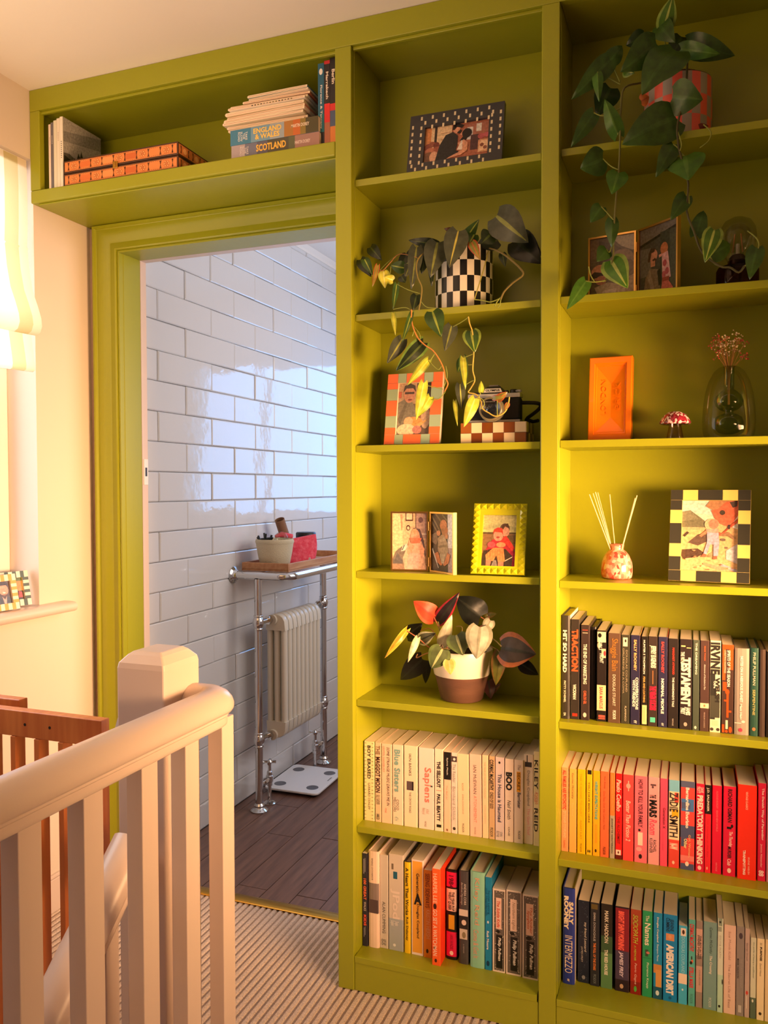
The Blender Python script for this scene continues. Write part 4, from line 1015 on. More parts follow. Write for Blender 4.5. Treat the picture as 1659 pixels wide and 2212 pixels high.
# frog with sloping sides meeting in a ridge-line valley
q = rr(.0175, .006, .022); va = (0, .0155, .058); vb = (0, .0155, bh_-.062)
b.poly([q[0], q[1], va]); b.poly([q[1], q[2], vb, va]); b.poly([q[2], q[3], vb]); b.poly([q[3], q[0], va, vb])
b.build('brick_body', 'orange', brn, world=False, smooth=30)
def slope(x): return .0155-abs(x)*(.0095/.0317)
for s, x, zc, L in (('LONDON', -.0155, .105, .084), ('BRICK', .0165, .108, .064)):
    n = Vector((math.copysign(1, -x)*0.0095, -.0317, 0)).normalized()
    xd = Vector((0, 0, 1)); yd = n.cross(xd)
    if yd.x > 0: yd = -yd
    text(s, brn, (x, slope(x)-.0007, zc), xd, yd, L, .0125, '#ff9030', m=M['orange'], extrude=1.6, name='moulded_lettering')
text('34', brn, (0, .0108, .0345), (1, 0, 0), (0, .0095, .036), .019, .010, '#ff9030', m=M['orange'], extrude=1.6, name='moulded_lettering')

# speckled glass mushroom
mx_, my_ = 1.0465, 0.080
mu = thing('glass_mushroom', (mx_, my_, ZB[3]), 'small speckled pink-red glass mushroom with clear stalk', 'ornament')
b = MB(); b.lathe(mx_, my_, [(0, .0004), (.0175, .0004), (.0185, .003), (.0165, .014), (.0135, .030), (.0125, .040)], 24, z0=ZB[3]); b.build('stalk', 'pale_glass', mu, smooth='all')
random.seed(11)
b = MB(); b.lathe(mx_, my_, [(.012, .0385), (.030, .0345), (.0335, .0365), (.0335, .0395), (.030, .047), (.024, .0555), (.015, .0615), (.006, .064), (0, .0645)], 36, z0=ZB[3]); b.build('cap', 'speckle', mu, smooth='all')

# glass vase with green inner bulbs and dried flowers
vx_, vy_, vz_ = 1.157, 0.085, ZB[3]
va_ = thing('glass_vase', (vx_, vy_, vz_), 'clear rounded glass vase with double green glass bubble inside', 'vase')
sh_ = [(.034, .0008), (.044, .0015), (.0505, .006), (.0535, .018), (.0545, .040), (.053, .070), (.049, .100), (.042, .126), (.032, .146), (.022, .1555), (.013, .1585)]
b = MB(); b.lathe(vx_, vy_, sh_, 40, z0=vz_); b.lathe(vx_, vy_, [(0, .0006), (.034, .0008)], 40, z0=vz_); b.build('vase_wall', 'glass', va_, smooth='all')
b = MB(); b.lathe(vx_, vy_, [(.013, .1585), (.0105, .155), (.0105, .125), (.0105, .108), (.016, .104), (.026, .094), (.0295, .083), (.027, .072), (.018, .0635), (.0095, .060), (.0095, .056), (.018, .053), (.027, .047), (.0305, .036), (.029, .024), (.021, .014), (.009, .010), (0, .0095)], 32, z0=vz_); b.build('inner_bubble', 'green_glass', va_, smooth='all')
fl_ = thing('dried_flowers', (vx_, vy_, vz_+.06), 'sprig of dried red and cream flowers in the glass vase', 'flowers')
random.seed(5)
b = MB(); hb = MB(); rb = MB()
for k in range(24):
    a = random.uniform(0, 2*PI); r = random.uniform(.004, .040); h = random.uniform(.185, .235)-r*0.25
    tip = (vx_+r*math.cos(a), vy_+r*math.sin(a)*.7, vz_+h)
    b.tube([(vx_+random.uniform(-.002, .002), vy_, vz_+.075), (vx_+.09*r*math.cos(a), vy_+.07*r*math.sin(a), vz_+.150), tip], [.0007, .0006, .0004], 5, '#9a6a34')
    outer = r > .024
    for j in range(9):
        c = [tip[i]+random.gauss(0, .0048) for i in range(3)]
        (rb if outer else hb).sphere(c, random.uniform(.0009, .0019), 6, 4, random.choice(['#b02a22', '#8e2020', '#c84436', '#d8b48c']) if outer else random.choice(['#efe0c4', '#e3d2ae', '#d8b890']))
        b.tube([tip, c], .0003, 4, '#a87a44')
b.build('stems', 'matte', fl_); hb.build('cream_heads', 'matte', fl_, smooth='all', kind='stuff'); rb.build('red_heads', 'matte', fl_, smooth='all', kind='stuff')

# reed diffuser
dx_, dy_, dz_ = 0.9215, 0.095, ZB[4]
df = thing('reed_diffuser', (dx_, dy_, dz_), 'mottled pink glass reed diffuser bottle with thin reeds', 'diffuser')
random.seed(3)
pr_ = [(0, .0006), (.031, .0006), (.0345, .004), (.0355, .012), (.0355, .020), (.0352, .030), (.034, .038), (.031, .047), (.0265, .056), (.0205, .063), (.0160, .066), (.0150, .069), (.0160, .074), (.0165, .079), (.0150, .0805), (.0125, .079), (.012, .07)]
b = MB(); b.lathe(dx_, dy_, pr_, 26, z0=dz_)
b.build('bottle', 'mottled', df, smooth='all')
for x1, z1, y1 in ((1273, 1068, .06), (1281, 1066, .11), (1286, 1063, .07), (1291, 1064, .12), (1317, 1068, .1), (1376, 1070, .08), (1372, 1076, .05)):
    p = atY(x1, z1, y1)
    b = MB(); b.tube([(dx_+(dx_-p.x)*0.10, dy_+(dy_-p.y)*.1, dz_+.010), p], .0014, 6); b.build('reed', 'reed', df, smooth='all')

# smoked glass lamp
lx_, ly_, lz_ = 1.172, 0.095, ZB[2]
lp = thing('globe_lamp', (lx_, ly_, lz_), 'small lamp with smoked brown glass base and clear globe bulb', 'lamp')
b = MB(); b.lathe(lx_, ly_, [(0, .0006), (.041, .0006), (.0435, .004), (.0435, .046), (.040, .053), (.028, .057), (.020, .060), (.020, .067)], 32, z0=lz_); b.build('lamp_base', 'smoke_glass', lp, smooth=40)
b = MB(); b.lathe(lx_, ly_, [(0, .058), (.017, .058), (.017, .074), (.012, .080), (0, .080)], 20, '#3a2a26', z0=lz_); b.build('socket', 'satin', lp, smooth=40)
b = MB(); b.lathe(lx_, ly_, [(.012, .078), (.013, .086), (.020, .096), (.026, .108), (.0275, .120), (.024, .134), (.014, .144), (0, .1475)], 24, z0=lz_); b.build('bulb', 'glass', lp, smooth='all')
b = MB(); b.lathe(lx_, ly_, [(.020, .066), (.030, .082), (.036, .100), (.0385, .120), (.036, .138), (.027, .153), (.012, .1605), (0, .1615)], 32, z0=lz_); b.build('globe_shade', 'glass', lp, smooth='all')
b = MB()
for s in (-1, 1):
    b.tube([(lx_+s*.010, ly_, lz_+.086), (lx_+s*.006, ly_, lz_+.126)], .0012, 6, '#c8783a')
b.tube([(lx_, ly_, lz_+.080), (lx_, ly_, lz_+.104)], .004, 8, '#d8d4cc'); b.build('filament', 'satin', lp)

# ------------------------------------------------------------------ things on the shelf over the door
ZO = 2.0959
# backgammon case of inlaid wood
gx0, gx1, gy0, gy1, gh = atY(138.5, 400, -.010).x, atY(385, 360, -.010).x, -0.010, 0.180, 0.072
gm = thing('inlaid_case', ((gx0+gx1)/2, .12, ZO), 'closed wooden games case with orange inlaid rosettes above the doorway', 'box')
for z0, z1, nm in ((0, .0345, 'lower_half'), (.0365, .071, 'upper_half')):
    b = MB(); b.box(gx0, gy0, ZO+z0, gx1, gy1, ZO+z1, '#4a2c1a'); o = b.build(nm, 'satin', gm, bevel=.001)
    b = MB()
    zc = (z0+z1)/2+ZO; hh = (z1-z0)/2-.0045
    b.box(gx0+.004, gy0-.0006, zc-hh, gx1-.004, gy0, zc+hh, '#e08a4c')
    b.box(gx1, gy0+.004, zc-hh, gx1+.0006, gy1-.004, zc+hh, '#d07c44')
    for i in range(60):
        x = gx0+.006+(gx1-gx0-.012)*i/60
        for zz in (zc-hh+.0022, zc+hh-.0022): b.box(x, gy0-.0009, zz-.0004, x+.0036, gy0-.0005, zz+.0004, '#7a3a1a')
    nros = 5
    for i in range(nros):
        xc = gx0+.036+(gx1-gx0-.072)*i/(nros-1)
        for s in (-1, 1): b.poly([(xc+s*.016, gy0-.0009, zc-hh*.8), (xc+s*.022, gy0-.0009, zc-hh*.8), (xc+s*.0195, gy0-.0009, zc), (xc+s*.022, gy0-.0009, zc+hh*.8), (xc+s*.016, gy0-.0009, zc+hh*.8), (xc+s*.0185, gy0-.0009, zc)] if s > 0 else [(xc+s*.016, gy0-.0009, zc-hh*.8), (xc+s*.0185, gy0-.0009, zc), (xc+s*.016, gy0-.0009, zc+hh*.8), (xc+s*.022, gy0-.0009, zc+hh*.8), (xc+s*.0195, gy0-.0009, zc), (xc+s*.022, gy0-.0009, zc-hh*.8)], '#5a3018')
        b.poly([(xc+.0115*math.cos(PI*k/3), gy0-.0010, zc+.0095*math.sin(PI*k/3)) for k in range(6)], '#c8703a')
        b.poly([(xc+.0095*math.cos(PI*k/3), gy0-.0012, zc+.0078*math.sin(PI*k/3)) for k in range(6)], '#f0b070')
        for k in range(6):
            a = PI*k/3+PI/6; b.poly([(xc, gy0-.0014, zc), (xc+.006*math.cos(a-.35), gy0-.0014, zc+.0055*math.sin(a-.35)), (xc+.008*math.cos(a), gy0-.0014, zc+.007*math.sin(a)), (xc+.006*math.cos(a+.35), gy0-.0014, zc+.0055*math.sin(a+.35))], '#b85c2a')
        if i < nros-1:
            xm = xc+(gx1-gx0-.072)/(nros-1)/2
            b.poly([(xm-.022, gy0-.0009, zc), (xm-.015, gy0-.0009, zc-hh*.62), (xm+.015, gy0-.0009, zc-hh*.62), (xm+.022, gy0-.0009, zc), (xm+.015, gy0-.0009, zc+hh*.62), (xm-.015, gy0-.0009, zc+hh*.62)], ('#d8743c', '#e8965a', '#cc6a38', '#e08a4c')[i])
    for i in range(3):
        yc = gy0+.03+.055*i
        b.poly([(gx1+.0009, yc+.0095*math.cos(PI*k/3), zc+.0085*math.sin(PI*k/3)) for k in range(6)], '#f0b070')
        for s in (-1, 1): b.poly([(gx1+.0009, yc+s*.015, zc-hh*.8), (gx1+.0009, yc+s*.021, zc-hh*.8), (gx1+.0009, yc+s*.0175, zc), (gx1+.0009, yc+s*.021, zc+hh*.8), (gx1+.0009, yc+s*.015, zc+hh*.8)], '#5a3018')
    b.build('inlay', 'satin', gm)
b = MB(); xm = gx0+.47*(gx1-gx0)
b.box(xm-.008, gy0-.004, ZO+.027, xm+.008, gy0-.0015, ZO+.046); b.box(xm-.003, gy0-.006, ZO+.031, xm+.003, gy0-.004, ZO+.043); b.build('brass_clasp', 'brass', gm, bevel=.0008)
# ------------------------------------------------------------------ house plants
def leaf(parent, B, T_, width, nrm, body, mid, edge=None, fold=0.12, droop=0.16, heart=0.22, twist=0.0, back=None, midw=0.12, patch=None, curl=0.0):
    """one leaf blade from the stalk end B to the tip T_; a heart outline, folded on the midrib"""
    B, T_ = Vector(B), Vector(T_)
    ax = T_-B; L = ax.length; ax.normalize()
    n = Vector(nrm); n = (n-ax*n.dot(ax)).normalized()
    s = ax.cross(n)
    if twist: 
        q = Matrix.Rotation(twist, 3, ax); n = q @ n; s = q @ s
    us = [-1, -0.72, -0.36, -midw, 0, midw, 0.36, 0.72, 1]
    ts = [0, .04, .10, .19, .30, .43, .57, .71, .84, .94, 1.0]
    rows = []
    for t in ts:
        w = 0.5*width*(math.sin(PI*min(1, (t+0.05)/1.05)**0.62)**0.85 if t < 1 else 0.0)
        w = max(w, 0.0)
        r = []
        for u in us:
            x = s*(u*w)
            along = L*t - heart*L*0.5*(abs(u)**1.5)*(1-t)**2.2
            h = n*(fold*abs(u)*w*(-1.0 if curl == 0 else curl) + L*droop*(math.sin(PI*t)*0.8) - 0.02*L*math.cos(4*PI*t)*u*u)
            r.append(B+ax*along+x+h)
        rows.append(r)
    def cf(a, q):
        u = abs((us[q]+us[q+1])/2); t = ts[a]
        if u <= midw*0.6 and t < .9: return mid
        if edge and u > .75: return edge
        if patch and ((a*7+q*13+int(width*9000)) % 11) < 3 and .1 < t < .8: return patch
        return body
    b = MB(); b.grid(rows, colf=cf)
    return b.build('leaf', 'leaf', parent, smooth='all')
def stalk(b, pts, r, col):
    # smooth the given points with a Catmull-Rom pass
    P_s = [Vector(p) for p in pts]; out = []
    for i in range(len(P_s)-1):
        p0, p1, p2, p3 = P_s[max(i-1, 0)], P_s[i], P_s[i+1], P_s[min(i+2, len(P_s)-1)]
        for k in range(4):
            t = k/4
            out.append(0.5*((2*p1)+(p2-p0)*t+(2*p0-5*p1+4*p2-p3)*t*t+(3*p1-p0-3*p2+p3)*t*t*t))
    out.append(P_s[-1])
    b.tube(out, r, 6, col)
def checks(cols, nu, zs, seg):
    def f(a, q):
        k = 0
        return cols[(q*nu//seg + zs[a]) % 2] if zs[a] is not None else cols[0]
    return f
def check_pot(parent, cx, cy, z, R, h, c1, c2, ncol, nrow, rim='#2a2a28', taper=0.0, liner=None):
    seg = ncol*4
    prof = [(R-0.004-taper, 0.0005), (R-taper, .004)]; rowi = [0]
    for i in range(1, nrow+1):
        prof.append((R-taper*(1-i/nrow), .004+(h-.006)*i/nrow))
    b = MB()
    b.lathe(cx, cy, prof, seg, z0=z, colf=lambda a, q: (c1 if ((q//4)+max(a-1, 0)) % 2 == 0 else c2))
    b.lathe(cx, cy, [(R, h-.002), (R-.001, h), (R-.004, h), (R-.005, h-.03)], seg, rim, z0=z)
    b.lathe(cx, cy, [(0, .0005), (R-.004-taper, .0005)], seg, rim, z0=z)
    b.build('pot', 'satin', parent, smooth=30)
    b = MB(); b.lathe(cx, cy, [(R-.0052, h-.03), (R*.6, h-.022), (R*.25, h-.026), (0, h-.02)], 24, z0=z); b.build('soil', 'soil', parent, smooth='all')

CAMN = lambda p: (CAM-Vector(p)).normalized()
def leaves(parent, conv, data, G):
    for d in data:
        bx, by, tx, ty, w, Yb, Yt, kind = d[:8]
        opt = dict(G[kind]); 
        if len(d) > 8: opt.update(d[8])
        p0, p1 = conv(bx, by), conv(tx, ty)
        B, T_ = atY(p0[0], p0[1], Yb), atY(p1[0], p1[1], Yt)
        Ym = (Yb+Yt)/2
        sc = 2.05/F_PX*1.04
        n = CAMN((B+T_)/2)
        tilt = opt.pop('n', None)
        if tilt: n = (n+Vector(tilt)).normalized()
        leaf(parent, B, T_, w*conv.k*sc*(1+Ym*0.4), n, **opt)

# --- pothos in the pink and grey pot, top of the right column
def c3(x, y): return (1200+x/3.159, y/3.159)
c3.k = 1/3.159
pcx, pcy = 1.046, 0.095
pz_ = ZB[1]
pt = thing('trailing_pothos', (pcx, pcy, pz_), 'green trailing pothos in pink and grey checked pot on the top shelf', 'plant')
check_pot(pt, pcx, pcy, pz_, .0715, .140, '#f26a58', '#a9a193', 22, 3, rim='#5a4436')
b = MB(); b.lathe(pcx, pcy, [(.052, .110), (.054, .150), (.050, .151), (.048, .110)], 28, z0=pz_); b.build('inner_pot', 'smoke_glass', pt, smooth=50)
GP = {'g': dict(body='#3a5a20', mid='#42642a', fold=.10), 'd': dict(body='#233d18', mid='#34501f', fold=.1), 'v': dict(body='#4c7422', mid='#b0c060', edge='#8ca648', fold=.1), 'l': dict(body='#44701f', mid='#5a8432', fold=.08)}
LV = [(740, 195, 800, -25, 105, .02, .0, 'v'), (705, 170, 815, 290, 120, .02, .0, 'g'), (855, 335, 1125, 370, 95, .03, .02, 'l'), (900, 300, 1225, 380, 140, .05, .06, 'g'),
      (690, 300, 445, 490, 190, .0, -.03, 'g'), (820, 345, 590, 645, 230, -.01, -.05, 'g', dict(n=(-.2, 0, .3))), (372, 410, 108, 680, 125, -.02, -.04, 'g'), (370, 420, 455, 310, 100, .02, .03, 'g'), (285, 492, 298, 695, 62, -.04, -.05, 'l', dict(fold=.5)),
      (375, 600, 280, 795, 150, .06, .05, 'd'), (262, 770, 105, 1005, 95, -.04, -.05, 'g'), (425, 920, 335, 675, 95, -.045, -.05, 'l', dict(fold=.35)), (820, 800, 455, 985, 235, -.03, -.06, 'g', dict(n=(-.1, 0, .2))), (800, 660, 1005, 680, 190, -.04, -.05, 'g'),
      (325, 1085, 168, 1150, 165, -.035, -.045, 'g'), (430, 1175, 385, 1325, 125, -.04, -.055, 'l'), (805, 985, 685, 1210, 105, -.035, -.05, 'g'), (880, 1065, 908, 1228, 210, -.035, -.06, 'l', dict(n=(0, 0, .3))), (312, 1410, 240, 1518, 95, -.035, -.04, 'g'),
      (385, 1492, 385, 1690, 78, -.035, -.045, 'g', dict(fold=.5)), (350, 1702, 282, 1785, 95, -.03, -.05, 'g'), (378, 1775, 492, 1965, 155, -.03, -.06, 'v', dict(body='#4c7d24')), (208, 1918, 78, 2112, 90, -.05, -.07, 'l'), (893, 1335, 785, 1503, 98, -.035, -.05, 'g'),
      (960, 1605, 1010, 1435, 90, -.03, .0, 'g'), (1085, 1568, 1020, 1790, 110, -.03, -.05, 'v', dict()), (1055, 1735, 1195, 1665, 120, -.01, .03, 'g'), (1372, 1690, 1325, 1908, 95, -.04, -.05, 'g'), (600, 250, 480, 310, 100, .05, .05, 'd'), (860, 250, 790, 400, 120, .05, .03, 'd'), (470, 480, 540, 500, 70, .01, 0, 'v'), (585, 690, 640, 660, 70, .03, .03, 'g', dict(body='#c06a2e', mid='#a8542a')), (975, 870, 1045, 860, 40, .04, .04, 'd', dict(body='#8a3a24', mid='#7a2c20'))]
leaves(pt, c3, LV, GP)
def vine(parent, conv, pts, Y, r, col, twigs=()):
    b = MB()
    q = []
    for i, p in enumerate(pts):
        yy = Y[i] if isinstance(Y, (list, tuple)) else Y
        a = conv(p[0], p[1]); q.append(atY(a[0], a[1], yy))
    stalk(b, q, r, col)
    for tw in twigs:
        w = []
        for (x, y, yy) in tw:
            a = conv(x, y); w.append(atY(a[0], a[1], yy))
        stalk(b, w, r*0.62, '#8a9440' if len(tw) < 9 else col)
    return b.build('vine', 'matte', parent, smooth='all')
vine(pt, c3, [(890, 420), (760, 480), (600, 560), (470, 600), (445, 760), (440, 1000), (432, 1160), (415, 1340), (402, 1500), (395, 1660), (392, 1760), (350, 1900), (320, 1920)], [.09, .06, .03, -.01, -.04, -.045, -.04, -.038, -.038, -.036, -.036, -.04, -.045], .0021, '#6a6a34',
     [[(440, 575, -.01), (360, 530, -.02), (285, 492, -.04)], [(440, 560, -.01), (400, 470, 0), (372, 415, .0)], [(445, 900, -.04), (430, 890, -.045), (425, 920, -.045)], [(432, 1160, -.04), (380, 1135, -.038), (325, 1085, -.035)], [(395, 1500, -.04), (350, 1450, -.036), (312, 1410, -.035)], [(395, 1640, -.036), (370, 1720, -.034), (350, 1702, -.03)], [(340, 1915, -.045), (265, 1925, -.05), (208, 1918, -.05)], [(265, 1922, -.05), (240, 1880, -.05), (226, 1820, -.05)], [(440, 740, -.04), (330, 790, -.045), (262, 770, -.04)], [(690, 320, 0.03), (690, 380, .05), (760, 480, .06)], [(820, 360, .0), (840, 420, .04), (890, 420, .09)], [(740, 200, .02), (760, 330, .05), (880, 430, .09)]])
vine(pt, c3, [(900, 400), (897, 500), (890, 580), (862, 720), (832, 860), (835, 960), (848, 1040), (900, 1220), (905, 1300), (898, 1450), (945, 1580), (1000, 1720), (1120, 1815), (1190, 1825), (1250, 1858), (1290, 1815)], [.07, .0, -.03, -.035, -.04, -.04, -.04, -.04, -.04, -.04, -.038, -.036, -.034, -.034, -.034, -.034], .0022, '#4c4a28',
     [[(1340, 1790, -.038), (1385, 1690, -.04), (1375, 1630, -.04), (1310, 1575, -.035)], [(1290, 1815, -.034), (1340, 1790, -.038)], [(845, 1020, -.04), (825, 1000, -.038), (805, 985, -.035)], [(850, 1040, -.04), (865, 1050, -.036), (880, 1065, -.035)], [(905, 1300, -.04), (912, 1390, -.04), (898, 1455, -.04)], [(900, 1330, -.04), (893, 1335, -.035)], [(1130, 1815, -.034), (1085, 1800, -.03), (1050, 1740, -.01)], [(955, 1610, -.037), (960, 1605, -.03)], [(1040, 1740, -.034), (1075, 1640, -.034), (1085, 1568, -.03)], [(835, 900, -.04), (860, 980, -.042), (850, 1030, -.042)], [(1010, 850, -.008), (1060, 900, -.015), (1045, 960, -.03), (985, 1010, -.03)]])

# --- striped philodendron in the black and white pot
def c2(x, y): return (740+x/3.161, y/3.161)
c2.k = 1/3.161
def c4(x, y): return (740+x/3.6065, 680+y/3.6065)
c4.k = 1/3.6065
qx, qy, qz = 0.557, 0.092, ZA[2]
pb = thing('trailing_philodendron', (qx, qy, qz), 'trailing philodendron with yellow-striped leaves in a black and white checked pot', 'plant')
check_pot(pb, qx, qy, qz, .0705, .154, '#141413', '#e8e0cc', 26, 4, rim='#141413')
GB = {'k': dict(body='#23301c', mid='#4a5a2c', fold=.12), 'a': dict(body='#4a5040', mid='#8a9048', fold=.14), 'g': dict(body='#3c5a24', mid='#a0b048', fold=.12), 'y': dict(body='#b6bc3a', mid='#dcd860', edge='#8a9a38', fold=.2), 'Y': dict(body='#d8d24a', mid='#ece88a', edge='#b8c048', fold=.25), 'o': dict(body='#8a8a3a', mid='#c8703a', edge='#b05030', fold=.2), 'b': dict(body='#2c3a1c', mid='#2c3a1c', fold=.1)}
LB = [(1050, 1475, 1268, 1655, 210, .03, .02, 'a'), (1180, 1640, 1358, 1800, 175, .08, .06, 'b', dict(body='#11180f', mid='#1c2614')), (1200, 1615, 1360, 1745, 130, .11, .09, 'b', dict(body='#11180f', mid='#1c2614')), (830, 1645, 932, 1498, 78, .07, .05, 'g'), (1062, 1640, 920, 1665, 115, .05, .05, 'k'), (1010, 1600, 950, 1660, 110, .03, .02, 'k'),
      (790, 1578, 728, 1830, 150, .01, .0, 'a', dict(mid='#c0b858', midw=.08)), (640, 1668, 448, 1640, 65, .05, .04, 'k'), (648, 1655, 600, 1895, 150, .02, .0, 'a'), (570, 1690, 540, 1870, 100, .03, .02, 'k'), (505, 1690, 470, 1975, 95, .01, -.02, 'a'), (490, 1720, 425, 1900, 90, .02, .0, 'a'), (420, 1830, 328, 1812, 80, .0, .0, 'g'), (440, 1745, 380, 1840, 75, .04, .03, 'k'),
      (190, 1688, 268, 1778, 78, .03, .02, 'k'), (122, 1772, 195, 1890, 80, .0, -.01, 'k'), (150, 1770, 205, 1880, 60, -.01, -.02, 'g'), (240, 1812, 203, 1962, 36, -.02, -.03, 'o'), (280, 1850, 290, 1968, 75, -.02, -.03, 'Y'), (345, 1915, 285, 1890, 60, -.02, -.03, 'Y'), (765, 1582, 693, 1560, 42, .06, .05, 'b', dict(body='#4a2818', mid='#5a3020')), (880, 1652, 940, 1775, 62, .02, .0, 'o'),
      (370, 1940, 345, 2112, 42, -.035, -.04, 'g'), (505, 2015, 480, 2120, 70, -.03, -.04, 'k'), (400, 1885, 430, 1930, 60, .0, -.0, 'k'), (600, 1700, 610, 1960, 60, .03, .03, 'k'), (1090, 1730, 1110, 1820, 50, .04, .03, 'k'), (900, 1600, 850, 1690, 80, .06, .05, 'g')]
leaves(pb, c2, LB, GB)
LB4 = [(700, -25, 768, 172, 140, -.035, -.055, 'g'), (850, 85, 797, 282, 105, -.035, -.05, 'a'), (465, 190, 348, 378, 105, -.035, -.05, 'a'), (632, 215, 416, 438, 125, -.03, -.05, 'k', dict(edge='#6a8a3c')), (395, -10, 412, 162, 40, -.035, -.04, 'y'), (537, -10, 465, 215, 42, -.04, -.045, 'g'), (668, 352, 502, 552, 66, -.04, -.055, 'y'), (632, 532, 573, 822, 74, -.05, -.06, 'Y'),
       (682, 640, 585, 795, 80, -.045, -.055, 'y'), (1000, 125, 1030, 292, 130, -.035, -.05, 'g', dict(edge='#8aa03e')), (937, 330, 957, 585, 62, -.04, -.05, 'y', dict(edge='#4a6428')), (915, 540, 928, 740, 72, -.04, -.05, 'a', dict(mid='#b8bc60')), (930, 345, 895, 450, 60, -.035, -.035, 'g'), (875, 672, 895, 868, 34, -.045, -.05, 'y'), (1032, 652, 945, 875, 86, -.05, -.06, 'Y'), (1080, 602, 1080, 515, 42, -.045, -.045, 'y'), (1205, 660, 1285, 600, 55, -.045, -.045, 'o', dict(body='#7a7a34')), (1290, 690, 1262, 745, 34, -.05, -.05, 'o', dict(body='#7a7a34')), (1170, 650, 1260, 640, 40, -.045, -.05, 'o', dict(body='#8a8a3a', mid='#8a8a3a'))]
leaves(pb, c4, LB4, GB)
vine(pb, c2, [(720, 1690), (620, 1700), (540, 1740), (505, 1800), (512, 1890), (540, 1960), (535, 2040), (520, 2120)], [.08, .04, .0, -.02, -.03, -.035, -.038, -.038], .0016, '#8a7a3a', [[(370, 1940, -.035), (450, 1980, -.038), (530, 2005, -.036)], [(520, 1760, -.01), (440, 1800, 0), (420, 1830, 0)], [(530, 2050, -.038), (570, 2095, -.038), (640, 2105, -.036)], [(345, 2112, -.04), (430, 2100, -.04), (480, 2130, -.04)]])
vine(pb, c4, [(537, -40), (540, 60), (580, 170), (640, 235), (705, 280), (760, 360), (790, 430), (800, 490), (820, 540), (790, 605)], -.042, .0017, '#c8843c', [[(540, 75, -.04), (600, 150, -.038), (600, 215, -.035)], [(770, 400, -.042), (740, 425, -.042), (670, 360, -.04)], [(720, 300, -.042), (680, 360, -.042)], [(780, 580, -.044), (700, 560, -.046), (632, 548, -.05)], [(800, 600, -.044), (750, 655, -.044), (684, 662, -.045)], [(560, 120, -.042), (545, 160, -.045), (543, 165, -.045)], [(805, 400, -.042), (815, 480, -.042), (790, 560, -.042)]])
vine(pb, c2, [(1000, 1700), (960, 1850), (900, 2045)], [.06, -.02, -.035], .0014, '#9a9440')
vine(pb, c4, [(980, 15), (990, 70), (1012, 140), (1022, 290), (1016, 380), (1015, 440), (1030, 510), (1000, 570), (980, 605), (1040, 620), (1075, 665), (1090, 730), (1140, 765), (1190, 790), (1250, 770), (1285, 720), (1300, 640)], -.042, .0016, '#c8a84a', [[(862, 92, -.036), (930, 55, -.04), (985, 15, -.042)], [(940, 335, -.04), (980, 320, -.042), (1018, 305, -.042)], [(950, 392, -.042), (1015, 388, -.042)], [(955, 548, -.042), (1000, 520, -.042), (1028, 510, -.042)], [(1032, 655, -.048), (1085, 655, -.046), (1105, 700, -.046), (1070, 735, -.046)], [(1205, 785, -.044), (1205, 660, -.045)], [(1060, 640, -.043), (1082, 600, -.044)]])
vine(pb, c2, [(985, 1690), (1050, 1710), (1120, 1750), (1215, 1835), (1230, 1880), (1165, 1930), (1105, 1990), (1080, 2045)], [.06, .03, .0, -.02, -.025, -.03, -.035, -.035], .0022, '#7a6a34', [[(1080, 2030, -.035), (1055, 2060, -.036), (1040, 2090, -.036)], [(1080, 2040, -.035), (1075, 2080, -.036), (1060, 2100, -.036)], [(900, 2045, -.035), (960, 2052, -.035), (1010, 2062, -.036), (1070, 2040, -.036)]])
vine(pb, c2, [(510, 1760), (390, 1735), (320, 1800), (270, 1850), (240, 1820)], [-.01, .0, -.015, -.02, -.02], .0012, '#9a6a3a', [[(385, 1735, 0), (310, 1790, -.01), (230, 1870, -.015)], [(330, 1820, -.015), (320, 1880, -.02), (280, 1850, -.02)]])

# --- dark red-backed plant in the two-tone pot
def c6(x, y): return (760+x/3.7705, 1230+y/3.7705)
c6.k = 1/3.7705
rx_, ry_, rz_ = 0.5500, 0.098, ZA[5]
pc = thing('potted_peperomia', (rx_, ry_, rz_), 'dark-leaved house plant with one red leaf in a cream and brown pot', 'plant')
b = MB(); pr_ = [(.0495, .0006), (.053, .004), (.0640, .052), (.0685, .0635)]
b.lathe(rx_, ry_, pr_, 40, z0=rz_); b.lathe(rx_, ry_, [(0, .0006), (.0495, .0006)], 40, z0=rz_); b.build('pot_base', 'terracotta', pc, smooth=50)
b = MB(); b.lathe(rx_, ry_, [(.0686, .0637), (.0745, .098), (.0775, .124), (.0765, .1265), (.0735, .1265), (.072, .112)], 40, '#e9dac8', z0=rz_); b.build('pot_wall', 'satin', pc, smooth=50)
b = MB(); b.lathe(rx_, ry_, [(.072, .112), (.05, .118), (.02, .115), (0, .118)], 24, z0=rz_); b.build('soil', 'soil', pc, smooth='all')
GC = {'k': dict(body='#1c211c', mid='#2c302a', fold=.14), 'r': dict(body='#d8452c', mid='#c83a2a', edge='#e85a38', fold=.08), 'w': dict(body='#dcd8b8', mid='#e8e4c8', edge='#c8c89a', fold=.3), 'G': dict(body='#4e5a38', mid='#a8ac7a', edge='#5a6a3c', fold=.1), 's': dict(body='#a8a594', mid='#8a8a78', edge='#8c8a74', fold=.15), 'o': dict(body='#6a6a2c', mid='#5a5a28', edge='#7a5a2c', fold=.18)}
